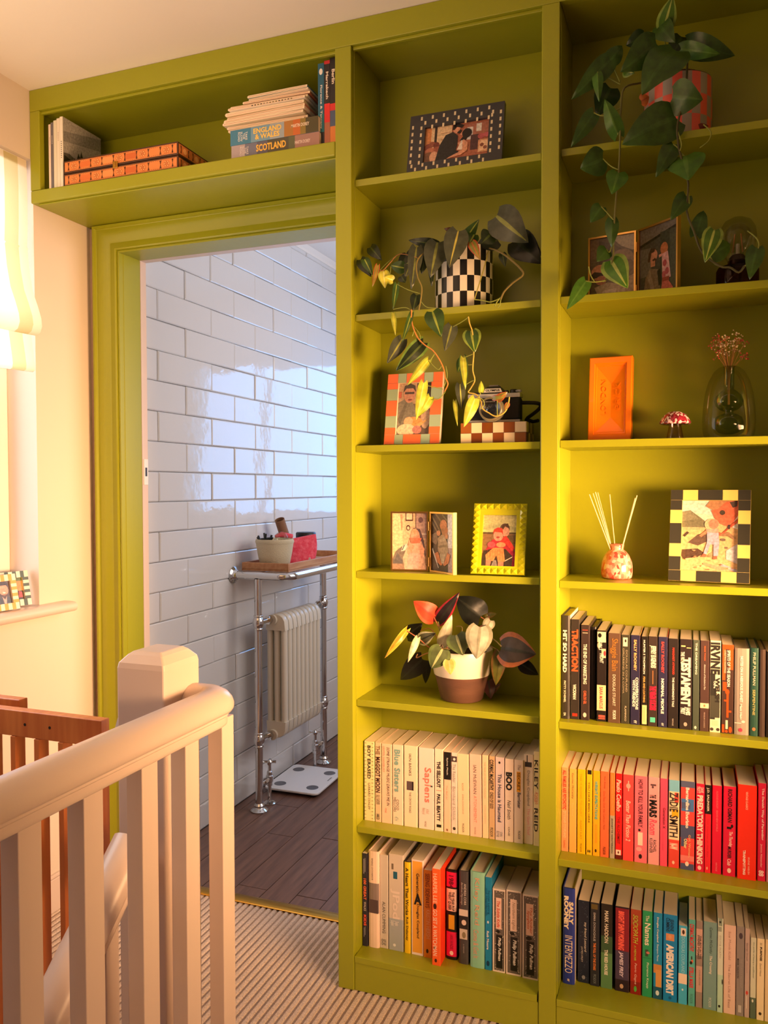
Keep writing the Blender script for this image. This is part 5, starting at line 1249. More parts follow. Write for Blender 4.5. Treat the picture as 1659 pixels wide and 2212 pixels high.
LC = [(668, 388, 503, 258, 160, .06, .04, 'r', dict(heart=.3)), (705, 425, 877, 186, 112, .07, .06, 'k', dict(edge='#a02a38', body='#2a2328')), (1048, 385, 848, 222, 215, .08, .07, 'k'), (735, 612, 815, 368, 100, .04, .03, 'w', dict(fold=.15)), (553, 578, 682, 518, 105, .05, .04, 'k', dict(body='#5a5c48', edge='#c8c8a4')), (448, 492, 266, 725, 58, .03, .0, 'Y'), (445, 545, 575, 440, 130, .12, .12, 'k', dict(body='#12180f')),
      (535, 560, 456, 758, 55, .01, -.005, 'w'), (738, 650, 648, 808, 175, .005, -.005, 'G'), (850, 535, 905, 700, 175, .02, .01, 'G'), (1045, 470, 1015, 730, 200, .01, .0, 's'), (1130, 415, 1075, 520, 90, .03, .02, 's'), (1215, 640, 1500, 690, 260, .03, .01, 'k', dict(body='#3a3430', edge='#9a5a34', droop=.05)), (1205, 680, 1172, 945, 110, .05, .045, 'o'), (1225, 740, 1215, 870, 60, .07, .07, 'o', dict(body='#7a2a1c', mid='#7a2a1c')),
      (575, 730, 395, 900, 165, .11, .10, 'k', dict(body='#22241f')), (610, 760, 600, 930, 70, .12, .12, 'k'), (790, 740, 805, 858, 95, .0, -.005, 'G', dict(body='#a8a85a', edge='#c8c07a')), (1380, 770, 1520, 860, 100, .08, .08, 'k', dict(body='#0e100e')), (1112, 905, 1132, 1058, 95, .11, .10, 'k', dict(body='#4a2420')), (1120, 1000, 1215, 930, 60, .12, .11, 'k', dict(body='#6a4a3a')), (1110, 375, 1180, 360, 42, .09, .09, 'o'), (1105, 385, 1070, 350, 30, .09, .09, 'o')]
GC['Y'] = dict(body='#d89a2c', mid='#e0a838', edge='#c8b83c', fold=.4)
leaves(pc, c6, LC, GC)
b = MB()
def c6p(x, y, Y): a = c6(x, y); return atY(a[0], a[1], Y)
for tw in ([(780, 650, .09), (720, 500, .08), (668, 388, .06)], [(770, 650, .09), (720, 520, .08), (705, 425, .07)], [(800, 650, .09), (720, 640, .05), (735, 612, .04)], [(760, 660, .09), (640, 640, .06), (540, 560, .03), (448, 500, .03)], [(760, 660, .09), (620, 680, .05), (530, 720, .02), (535, 690, .01)], [(830, 650, .09), (870, 590, .05), (850, 540, .02)], [(850, 650, .09), (960, 560, .05), (1040, 480, .01)], [(870, 650, .1), (1000, 600, .08), (1130, 560, .06), (1215, 625, .03)], [(870, 660, .1), (1050, 600, .08), (1180, 650, .06), (1205, 680, .05)], [(860, 640, .1), (1000, 500, .1), (1090, 430, .09), (1048, 385, .08)], [(860, 640, .1), (900, 480, .1), (850, 465, .1)], [(1070, 440, .09), (1115, 410, .09), (1115, 380, .09)], [(750, 660, .1), (650, 490, .1), (560, 500, .1)], [(740, 680, .08), (690, 660, .03), (738, 650, .005)]):
    stalk(b, [c6p(*q) for q in tw], .0014, random.choice(['#b0684a', '#a8784a', '#8a7a4a']))
b.build('stalks', 'matte', pc, smooth='all')
# ------------------------------------------------------------------ books
def book(px0, px1, ytop, Y, z, col, texts, label, group, hb=False, bands=(), side=None, d=None, lean=0.0, pages='#ead9bf', name=None, zoff=0.0, ymid=None, stripe=None, dots=None, right_edge=None):
    ym = ymid
    xa, xb = atY(px0, ym, Y).x, atY(px1, ym, Y).x
    t = max(xb-xa-0.0006, 0.006)
    h = atY((px0+px1)/2, ytop, Y).z - z
    if d is None: d = min(0.130 if h < 0.205 else 0.142, D-Y-0.002)
    o = thing(name or ('hardback_book' if hb else 'paperback_book'), ((xa+xb)/2, Y, z+0.0002), label, 'book', group, rot=(0, math.radians(lean), 0))
    us = sorted(set([0.0, 1.0]+[u for bnd in bands for u in bnd[:2]]))
    def bc_(u):
        for u0, u1, c in bands:
            if u0-1e-6 <= u <= u1+1e-6: return c
        return col
    x0, x1 = -t/2, t/2
    bt = 0.0018 if hb else 0.0006
    if hb: pts = [(x0, .003), (x0*.93, .0008), (x0*.6, -.0010), (0, -.0016), (x1*.6, -.0010), (x1*.93, .0008), (x1, .003)]
    else: pts = [(x0, .0014), (x0+min(.0011, t*.1), 0), (x1-min(.0011, t*.1), 0), (x1, .0014)]
    b = MB()
    b.grid([[(x, y, h*(1-u)) for x, y in pts] for u in us], colf=lambda a, q: bc_((us[a]+us[a+1])/2))
    ys = pts[0][1]
    sc = side or col
    b.box(x0, ys, 0, x0+bt, d, h, sc); b.box(x1-bt, ys, 0, x1, d, h, right_edge or sc)
    b.poly([(x, y, h) for x, y in pts], sc if hb else pages)
    if stripe:
        for j, (u0, u1, v0, v1, c) in enumerate(stripe):
            y = (-.00010 if not hb else -.0018)-.00005*j-(.00006 if j and dots else 0)
            if .028 <= u1-u0 <= .075 and .15 <= v1-v0 <= .52:        # small emblems are rounded
                b.poly([(x0+t*((v0+v1)/2+(v1-v0)/2*math.cos(2*PI*q/12)), y, h*(1-(u0+u1)/2)+h*(u1-u0)/2*math.sin(2*PI*q/12)) for q in range(12)], c)
            else: b.quad((x0+t*v0, y, h*(1-u1)), (x0+t*v1, y, h*(1-u1)), (x0+t*v1, y, h*(1-u0)), (x0+t*v0, y, h*(1-u0)), c)
    if dots:
        n, c, u0, u1, sz = dots
        for k in range(n):
            xx = x0+t*random.uniform(.16, .84); zz = h*(1-random.uniform(u0, u1)); ss = sz*random.uniform(.5, 1.2); y = -.00014
            b.quad((xx, y, zz), (xx+ss, y, zz+ss*.3), (xx+ss*.8, y, zz+ss), (xx-ss*.1, y, zz+ss*.7), c if isinstance(c, str) else random.choice(c))
    b.build('cover', 'print', o, world=False)
    b = MB(); ins = 0.0035 if hb else 0.0004
    b.box(x0+bt+.0001, .002, ins, x1-bt-.0001, d-(.003 if hb else .0006), h-ins, pages); b.build('page_block', 'paper', o, world=False)
    yf = -0.0006 if not hb else -0.0023
    for tx in texts:
        s, u0, u1, v0, v1, c = tx[:6]; bold = tx[6] if len(tx) > 6 else 0.0; sh = tx[7] if len(tx) > 7 else 0.0
        if len(tx) > 8:
            text(s, o, (x0+t*(v0+v1)/2, yf, h*(1-(u0+u1)/2)), (1, 0, 0), (0, 0, 1), t*(v1-v0), h*(u1-u0), c, bold); continue
        text(s, o, (x0+t*(v0+v1)/2, yf, h*(1-(u0+u1)/2)), (0, 0, -1), (1, 0, 0), h*(u1-u0), t*(v1-v0), c, bold, sh)
    return o

K, WH, RD, NV = '#1a1614', '#f2eadc', '#d8281e', '#232a55'
def shelf_row(ymid, z, Y, group, rows):
    for r in rows:
        x0, x1, yt, col, txt, label = r[:6]; opt = dict(r[6]) if len(r) > 6 else {}
        yy = Y+opt.pop('dy', 0.0)
        book(x0, x1, yt, yy, z, col, txt, label, group, ymid=ymid, **opt)

PK = '#f1d9cc'
shelf_row(1700, ZA[6], 0.041, 'white books on the sixth shelf of the middle column', [
 (786.5, 808.8, 1602, '#f0dcae', [('BOY ERASED', .05, .47, .33, .66, K, .02), ('GARRARD CONLEY', .52, .86, .4, .6, '#5a4a3a')], 'cream paperback spine with black slanting dashes and small title Boy Erased', dict(stripe=[(u, u+.006, v, v+.16, '#6a5632') for u in [.02+.045*i for i in range(22)] for v in (.06, .76)])),
 (810, 823.2, 1604, '#dcc3a4', [('THE', .04, .15, .15, .85, '#8a6a52', .03), ('MAGGOT MOON', .18, .63, .12, .88, '#4a2420', .03), ('SALLY GARDNER', .66, .78, .2, .8, '#5a4638'), ('HKO', .9, .97, .25, .75, K, .02)], 'narrow tan paperback titled Maggot Moon in dark red capitals'),
 (824, 846.8, 1607, '#f0cdb6', [('SOME STRANGE MUSIC DRAWS ME IN', .04, .78, .52, .78, '#3a2c26', 0, .2), ('GRIFFIN HANSBURY', .03, .36, .12, .32, '#e08a78'), ('ONE', .81, .87, .35, .5, '#d07868')], 'pale pink paperback with long handwritten title Some Strange Music Draws Me In'),
 (847.8, 870.8, 1609, '#f0d8c2', [('Blue Sisters', .06, .59, .18, .74, '#7fa8a4', .03), ('COCO\nMELLORS', .66, .84, .12, .62, '#5a564e'), ('4TH', .9, .95, .2, .55, '#7fa8a4')], 'cream paperback with large pale teal title Blue Sisters'),
 (872.5, 901.8, 1611, '#f0dabc', [('IAIN BANKS', .1, .37, .38, .56, '#4a3a30'), ('THE CROW ROAD', .57, .83, .4, .54, '#5a4638')], 'cream paperback with small dark square picture halfway down its spine', dict(stripe=[(.44, .55, .2, .72, '#5e4c50'), (.44, .55, .6, .72, '#2a2024')])),
 (904, 937.3, 1616, '#f0d6cc', [('Sapiens', .24, .67, .28, .84, '#ee7a6a', .012), ('A Brief\nHistory of', .74, .82, .2, .7, '#b09a8c'), ('VINTAGE', .9, .97, .4, .52, '#5a4a44')], 'wide off-white paperback with coral red title Sapiens', dict(stripe=[(.455, .475, .78, .92, '#3a4a44')])),
 (938.4, 957.2, 1618, '#f2dcc6', [('THE SELLOUT', .15, .47, .28, .72, K, .04), ('PAUL BEATTY', .55, .88, .28, .7, K, .04)], 'white paperback with bold black capitals reading The Sellout', dict(stripe=[(.5, .512, .2, .8, '#d8a08a'), (.92, .955, .25, .8, K)])),
 (958.4, 974, 1623, '#f2c8aa', [('Sylvia Plath', .08, .29, .35, .62, WH), ('The Bell Jar', .42, .6, .3, .55, '#c89070'), ('ff', .955, .985, .35, .6, '#7a3a2a', .03)], 'slim peach paperback with black top third titled The Bell Jar', dict(bands=[(0.01, .35, '#181412')])),
 (974.6, 988, 1626, '#ecd2c6', [('The Reader', .14, .37, .25, .72, '#8a8a84'), ('Bernhard Schlink', .42, .84, .25, .7, '#9a9488')], 'slim white paperback with square bird emblem at top titled The Reader', dict(stripe=[(.045, .115, .05, .95, '#4a3c3a'), (.065, .1, .3, .7, '#e8d8d0'), (.92, .96, .25, .75, '#3a302c')])),
 (989, 1014, 1629, '#f2d4ac', [('ROOM', .36, .45, .4, .54, '#b08a60'), ('EMMA DONOGHUE', .5, .74, .42, .54, '#b09070'), ('PICADOR', .86, .97, .4, .56, '#4a3a30')], 'wide plain cream paperback with tiny lettering left of the title Atonement', dict(lean=-.6)),
 (1015, 1041, 1630, '#f2c4b0', [('IAN McEWAN', .13, .48, .34, .6, '#6a5650'), ('ATONEMENT', .5, .83, .36, .6, '#e88a78'), ('VINTAGE', .88, .97, .4, .52, '#a07a6a')], 'salmon white paperback with pink capitals reading Atonement', dict(lean=-.6)),
 (1042, 1055.4, 1631.6, '#f0d4aa', [('THE YEAR OF MAGICAL THINKING', .08, .52, .35, .6, '#c8a47a'), ('JOAN DIDION', .6, .82, .35, .58, '#d0a880')], 'narrow cream paperback titled The Year of Magical Thinking in faint gold', dict(lean=-.4)),
 (1056, 1068.6, 1634, '#d8b084', [('CORMAC McCARTHY', .04, .41, .1, .82, K, .03), ('CHILD OF GOD', .43, .63, .2, .8, '#4a3420', .02), ('PICADOR', .86, .97, .25, .75, K)], 'narrow tan paperback with condensed black title Child of God'),
 (1069.6, 1088.8, 1636, '#e2ccc8', [('This House is Haunted', .2, .78, .3, .72, '#2a3454', .02), ('JOHN\nBOYNE', .89, .96, .15, .85, '#6a6468')], 'pale lilac paperback titled This House is Haunted', dict(stripe=[(.05, .08, .35, .6, K)])),
 (1090.3, 1109.2, 1639.6, '#f2d8c2', [('BOO', .16, .38, .12, .86, K, .05), ('Neil Smith', .5, .73, .3, .72, K, 0, .2), ('ONE', .82, .93, .4, .6, '#5a4638')], 'white paperback with thick black brushed word Boo'),
 (1110.2, 1130.6, 1642, '#ead4be', [('The', .06, .12, .4, .68, '#8a7464', 0, .3), ('SECRET', .15, .37, .36, .66, '#6a4a18', .02), ('Barrister', .39, .58, .38, .74, '#3a3a44', .02), ('PICADOR', .85, .95, .45, .7, K)], 'off-white paperback with an orange brush mark, titled The Secret Barrister', dict(stripe=[(.14, .385, .28, .72, '#f0a422')])),
 (1131.4, 1151.8, 1630, '#f0dcc6', [('Douglas Coupland', .18, .57, .3, .66, '#7a6e66'), ('The Gum Thief', .6, .9, .38, .68, '#f0a0a0')], 'white paperback with a black label picture at top and pink title The Gum Thief', dict(stripe=[(0.01, .09, .3, .4, K), (.085, .14, .1, .85, '#3a3634')], dy=.004)),
 (1152.6, 1168, 1624, '#f2e0ae', [('KILEY', .09, .4, .08, .62, K, .01), ('SUCH\nA FUN\nAGE', .42, .56, .1, .6, '#e8583a', 0, .2), ('REID', .6, .85, .08, .62, K, .01)], 'cream paperback with spaced black capitals at the right end of the white row'),
])
shelf_row(1950, ZA[7], 0.040, 'mixed books on the bottom shelf of the middle column', [
 (782.5, 794, 1843.5, '#2c2a3c', [('100 GREAT', .27, .5, .25, .78, '#f07050', .03), ('WALKS', .52, .62, .3, .75, '#c8b4b0', .02), ('KIDS', .66, .78, .28, .78, '#f05a48', .04)], 'dark navy paperback with red lettering 100 Great Walks with Kids', dict(stripe=[(.06, .22, .25, .36, '#a8a0b0'), (.05, .2, .5, .6, '#a8a0b0'), (.8, .9, .3, .38, '#a8a0b0'), (.79, .88, .5, .58, '#a8a0b0')], dy=-.008)),
 (795.6, 818.6, 1839, '#efd2c0', [("SINEAD O'CONNOR", .07, .3, .34, .48, '#5a4a48')], 'white hardback with grey photograph band across the middle of its spine', dict(hb=True, bands=[(.33, .64, '#8a7a78')], dy=-.006, stripe=[(.5, .64, 0.05, .95, '#55444a')])),
 (820.4, 838.2, 1847, '#d0c4b8', [('ALAN CUMMING', .5, .84, .32, .7, '#5a5650'), ('gg', .9, .97, .2, .75, '#8a8680')], 'beige-grey paperback with small spaced grey capitals low on its spine'),
 (839.4, 871, 1846, '#d6c8ba', [('JPod', .36, .67, .12, .76, '#ead8cc', .02), ('Douglas\nCoupland', .69, .745, .1, .7, '#efe8e2', .01)], 'wide beige and blue-grey paperback with raised pale title and teal figure', dict(bands=[(.67, 1, '#a7aeb4')], stripe=[(.18, .255, .32, .6, '#1f5f7a'), (.1, .16, .2, .34, '#7a6a5a'), (.93, .96, .3, .5, '#e8e8e8')])),
 (872.8, 887.2, 1862, '#f0c61c', [('A Heart That Works', .06, .58, .28, .72, '#4a3a10', .03), ('Rob Delaney', .6, .86, .28, .68, '#4a3a10', .03)], 'slim bright yellow hardback titled A Heart That Works', dict(hb=True, side='#1a1614', d=.135)),
 (888.3, 914.4, 1858, '#f0dcd4', [('Generation', .14, .37, .42, .68, K, .02), ('A', .355, .47, .22, .88, K, .05, 0, 'up'), ('Douglas Coupland', .46, .82, .42, .68, K, .02)], 'white paperback with amber spine panel titled Generation A', dict(stripe=[(.015, .975, .1, .92, '#f0a83a')])),
 (915, 932.8, 1879.7, '#f08a24', [('SEEING SIDEWAYS', .04, .43, .2, .74, '#8a3a18', .01), ('KRISTIN HERSH', .45, .78, .3, .8, '#f6b878', .01)], 'orange paperback titled Seeing Sideways in thin brown capitals', dict(stripe=[(.9, .95, .3, .6, '#3a2010')], dy=-.002)),
 (933, 951.5, 1877, '#f4622a', [('HARPER LEE', .05, .36, .12, .62, '#f6c4a0', .01), ('GO SET A WATCHMAN', .42, .9, .12, .62, '#f6d4b8', .01)], 'red-orange book pulled forward, titled Go Set a Watchman', dict(side='#f0401c', dy=-.026, stripe=[(.36, .42, .15, .55, '#3a1a14'), (.93, .97, .3, .6, '#4a1a14')])),
 (963.5, 987, 1879, '#e01850', [('1984', .06, .2, .28, .72, '#6a0a28', .02), ('THE YEAR POP\nWENT QUEER', .24, .45, .2, .8, '#3a2420', .02), ('IAN WADE', .72, .88, .4, .68, '#8a1030')], 'hot pink and black hardback with white label, The Year Pop Went Queer', dict(hb=True, bands=[(0, .025, '#16100f'), (.19, .21, '#16100f'), (.21, .46, '#f2c8b8'), (.46, .69, '#16100f'), (.965, 1, '#16100f')], side='#16100f', dy=.012, stripe=[(.5, .66, .25, .8, '#d8a424'), (.9, .95, .35, .7, '#f0d8cc')])),
 (991, 1012.2, 1882, '#4a4446', [('ANDREA CORR', .13, .36, .55, .78, '#e0d4cc'), ('Barefoot Pilgrimage', .12, .36, .2, .45, '#b8aca8', 0, .3), ('A MEMOIR', .78, .88, .45, .6, '#a89c98')], 'dark grey hardback with black and white portrait on its spine', dict(hb=True, stripe=[(.41, .49, .04, .96, '#d8c8bc'), (.48, .62, .04, .96, '#2a2426'), (.52, .58, .3, .8, '#e4ccc0'), (.62, .73, .1, .9, '#cbbcae'), (.65, .72, .35, .75, '#8a7a5c')], dy=.004)),
 (1015.2, 1047, 1884, '#8fc8ac', [('Kiley Reid', .06, .55, .25, .66, '#d8a888', .005), ('Come & Get It', .6, .9, .25, .6, '#e0a088', .005)], 'wide mint green hardback with pale salmon flowing lettering beside slim blue book', dict(hb=True)),
 (1047.8, 1062.2, 1895, '#1c86b4', [('Secret Loving\nand Heartbreak', .12, .42, .1, .75, '#0e4a74'), ('Rob Moore', .58, .78, .25, .6, '#e8e4e0', .03)], 'slim blue paperback standing left of the three patterned black and white spines', dict(stripe=[(.47, .5, .3, .6, '#d8e0e4'), (.9, .96, .2, .7, '#0c3a5c')])),
 (1063.6, 1091.2, 1921, '#ead6c4', [('The Subtle Knife', .14, .46, .36, .6, '#d84a30', .02, .2), ('Philip Pullman', .58, .86, .4, .7, WH, .02, .2)], 'black and white patterned paperback titled The Subtle Knife in red', dict(stripe=[(.02, .98, .14, .95, '#6a5f58'), (.105, .48, .28, .72, '#f2c8b4'), (.55, .95, .3, .8, '#1a1716'), (.49, .53, .3, .6, '#1a1716')], dots=(140, ('#e0d0c0', '#b8a898', '#2a2422'), .02, .98, .0022))),
 (1093, 1126.4, 1924, '#ead6c4', [('Northern Lights', .14, .46, .36, .6, '#b08a70', .01, .2), ('Philip Pullman', .58, .88, .4, .7, WH, .02, .2)], 'black and white patterned paperback titled Northern Lights in tan', dict(stripe=[(.02, .98, .1, .95, '#6a5f58'), (.105, .48, .28, .7, '#f2d0bc'), (.55, .95, .3, .76, '#1a1716'), (.49, .53, .25, .55, '#1a1716')], dots=(160, ('#e0d0c0', '#b8a898', '#2a2422'), .02, .98, .0022))),
 (1128.6, 1163.5, 1934, '#ead6c4', [('The Amber\nSpyglass', .14, .46, .26, .62, '#d86a48', .02, .2), ('Philip Pullman', .58, .88, .4, .68, WH, .02, .2)], 'black and white patterned paperback titled The Amber Spyglass in orange', dict(stripe=[(.02, .98, .08, .95, '#6a5f58'), (.105, .48, .22, .68, '#f2c8b0'), (.55, .95, .26, .74, '#1a1716'), (.49, .54, .22, .6, '#1a1716')], dots=(180, ('#e0d0c0', '#b8a898', '#2a2422'), .02, .98, .0024), dy=-.002)),
])
shelf_row(1450, ZB[5], 0.034, 'dark books on the fifth shelf of the right column', [
 (1211.5, 1231, 1329.7, '#322c2a', [('HIT SO HARD', .14, .55, .22, .68, WH, .05), ('PATTY SCHEMEL', .63, .84, .35, .58, '#e8dccc', .02), ('DA', .94, .97, .35, .6, WH, .02)], 'black hardback with white capitals Hit So Hard at the left end', dict(hb=True, right_edge='#e8dcc4', dy=-.005)),
 (1232.8, 1251.6, 1338, '#332c2a', [('TRACTION', .1, .52, .08, .86, '#f25a32', .05), ('WICKMAN', .65, .8, .25, .65, WH, .03)], 'black paperback with big orange word Traction', dict(dy=-.003, stripe=[(.94, .97, .2, .8, '#b83020')])),
 (1254, 1273.2, 1350, '#3a2d2c', [('THE END OF MARKETING', .2, .62, .3, .72, '#f0e4d4', .03), ('CARLOS GIL', .69, .83, .35, .68, '#f06a44', .02)], 'dark brown paperback titled The End of Marketing', dict(dy=-.003, stripe=[(.05, .058, .2, .8, '#d04030'), (.08, .088, .2, .8, '#d8b0a0'), (.92, .97, .3, .7, '#d8ccc0')])),
 (1274, 1288, 1354, '#15100f', [], 'slim plain black hardback set back between taller dark spines', dict(hb=True, dy=.014)),
 (1288.8, 1309.8, 1362, '#241c1b', [('GIRLS', .11, .22, .2, .55, WH, .02, .3), ('FRONT', .25, .36, .3, .7, WH, .02, .3), ('SARA MARCUS', .62, .86, .3, .66, '#e05a50', .03)], 'collage spine in black, cream and red titled Girls to the Front', dict(stripe=[(.015, .13, .05, .95, '#e8d4b4'), (.03, .08, .1, .5, K), (.13, .2, .04, .4, '#c8b49a'), (.2, .3, .5, .95, '#d8c0a4'), (.22, .28, .7, .95, '#e03a44'), (.6, .88, .03, .97, '#f2cc9e'), (.93, .955, .2, .9, '#e05a50'), (.96, .975, .2, .9, '#e05a50')])),
 (1313.2, 1340.2, 1368, '#5e4636', [('Shuggie Bain', .06, .42, .15, .8, '#a8702c', .01), ('DOUGLAS STUART', .46, .81, .38, .62, '#e4d2bc', .01), ('PICADOR', .86, .96, .4, .66, WH, .02)], 'wide brown paperback with gold slender title over white author name', dict(dy=-.002)),
 (1341, 1360.4, 1371.5, '#3c3a2e', [('DOUGLAS COUPLAND', .17, .64, .55, .75, '#b8aa8c'), ('GIRLFRIEND IN A COMA', .15, .66, .2, .38, '#b8aa8c'), ('FLAMINGO', .8, .97, .45, .65, '#d8ccb0')], 'dark olive paperback with white ring emblem, Girlfriend in a Coma', dict(stripe=[(.03, .13, .22, .75, '#d8ccbc'), (.05, .085, .4, .62, '#3c3a2e')])),
 (1361.6, 1382.4, 1372, '#2b2746', [('SALLY ROONEY', .05, .4, .35, .66, '#f0b070', .04), ('CONVERSATIONS\nWITH FRIENDS', .47, .83, .22, .86, WH, .04), ('ff', .95, .985, .4, .7, WH)], 'navy paperback titled Conversations with Friends in white', dict(right_edge='#e8a070')),
 (1385, 1399, 1375, '#1c1815', [('HUNTER S THOMPSON', .04, .42, .3, .62, WH, .02), ('FEAR AND LOATHING', .45, .74, .3, .65, '#e0b060', .02)], 'slim black paperback with pale yellow block at the foot of its spine', dict(stripe=[(.77, .985, .18, .92, '#f0dc9c'), (.79, .96, .42, .56, '#c8b070')], right_edge='#e8c46a')),
 (1399.8, 1420.2, 1375, '#3a2e2a', [('JEFFREY EUGENIDES', .1, .35, .12, .86, '#f0e8cc', .05, .1), ('THE VIRGIN SUICIDES', .55, .82, .18, .9, '#e8204a', .05)], 'dark brown paperback with scrawled cream and pink lettering', dict(stripe=[(.9, .955, .25, .8, '#58c8b0'), (.38, .53, .48, .56, '#c87848')])),
 (1421.2, 1441.8, 1376, '#2d2b4c', [('SALLY ROONEY', .05, .4, .34, .66, '#e04a48', .04), ('NORMAL PEOPLE', .46, .85, .34, .66, WH, .05), ('ff', .95, .985, .4, .65, WH)], 'dark blue paperback titled Normal People in white', dict(right_edge='#e8604c')),
 (1443.2, 1465.6, 1379.7, '#292221', [('MARGARET ATWOOD', .1, .4, .4, .62, '#e0402e', .03), ("THE HANDMAID'S TALE", .43, .76, .4, .62, WH, .03), ('VINTAGE', .89, .97, .42, .56, '#d8ccc0')], "black paperback titled The Handmaid's Tale under a red author line"),
 (1468, 1495.2, 1381, '#312626', [('THE FINAL', .14, .27, .08, .38, WH, .03), ('TESTAMENT', .2, .74, .1, .9, '#f2ecd4', .06), ('JAMES\nFREY', .75, .84, .1, .9, WH, .05)], 'wide black paperback with giant white letters Testament', dict(stripe=[(.07, .085, .1, .45, '#e8d890'), (.09, .1, .55, .9, '#e8d890'), (.92, .965, .35, .65, '#b8a89c')])),
 (1496, 1511, 1382.6, '#4c564a', [('THE DREAMING', .03, .38, .38, .68, '#ece4d0', .03)], 'grey-green paperback with one line of white lettering at the top', dict(stripe=[(.95, .985, .3, .65, '#ece4d0')])),
 (1512, 1532.2, 1384, '#513a36', [('MARK TWAIN', .06, .22, .42, .6, '#e06a3a', .02), ('Adventures of Huckleberry Finn', .26, .54, .38, .62, WH, 0, .3), ('PENGUIN CLASSICS', .79, .96, .45, .58, '#d8c0b0')], 'brown paperback with cream band low on the spine, beside the torn-paper spine', dict(bands=[(.69, .745, '#f0dcb8')], stripe=[(.705, .73, .42, .6, '#e07a4a')], right_edge='#e8a030')),
 (1533.4, 1557.2, 1384, '#efe4c4', [('IRVINE', .02, .37, .05, .95, '#2e2b28', .05), ('WELSH', .4, .67, .5, .95, '#2e2b28', .05), ('CRIME', .44, .52, .35, .6, WH, .03)], 'black and cream torn-paper spine with huge cropped capitals', dict(stripe=[(.36, .86, .03, .5, '#33322e'), (.6, .84, .03, .95, '#4a4a40'), (.87, .93, .2, .8, '#e0d4b0'), (.95, .985, .05, .38, '#4a3c36'), (.95, .985, .62, .95, '#4a3c36')])),
 (1559.2, 1585, 1393, '#4a332c', [('SPIRITS OF THE SEASON', .06, .47, .45, .72, WH, .03), ('CHRISTMAS HAUNTINGS', .06, .32, .18, .36, '#f0c0a0', .02)], 'orange and dark brown spine with branch drawing, Spirits of the Season', dict(bands=[(0, .05, '#e8531c')], stripe=[(.05, .28, .62, .97, '#ec5a20'), (.05, .4, .04, .3, '#ec5a20'), (.42, .52, .1, .4, '#e8531c'), (.5, .56, .3, .66, '#e8531c'), (.55, .82, .42, .6, '#e8531c'), (.62, .64, .2, .42, '#e8531c'), (.74, .76, .6, .84, '#e8531c'), (.85, .95, .35, .55, '#f2e0c8'), (.9, .99, .05, .24, '#e8531c'), (.92, .99, .62, .9, '#e8531c'), (.96, .99, .3, .56, '#e8531c')])),
 (1586, 1619.2, 1400.6, '#a89c90', [('NOTES ON A NERVOUS PLANET', .09, .62, .38, .58, '#f4eee4', .04), ('Matt Haig', .64, .82, .34, .54, '#f4eee4', .03)], 'wide silver-grey hardback with white curve, Notes on a Nervous Planet', dict(hb=True, stripe=[(.86, .868, .05, .5, '#f0e8dc'), (.83, .86, .5, .75, '#f0e8dc'), (.92, .965, .3, .58, '#e0405c')])),
 (1620, 1639.2, 1400, '#2f5a4c', [('PHILIP PULLMAN', .05, .42, .32, .64, '#e4d6b8', .01), ('SERPENTINE', .47, .76, .32, .62, '#d8c878', .01)], 'slim dark green hardback titled Serpentine', dict(hb=True, stripe=[(.9, .94, .3, .7, '#d88a5a')])),
 (1640, 1654.4, 1403, '#5a463c', [], 'plain brown hardback spine beside the green one at the right edge', dict(hb=True)),
 (1655.4, 1670, 1408, '#1e1815', [], 'black book cut off by the right edge of the dark row'),
])
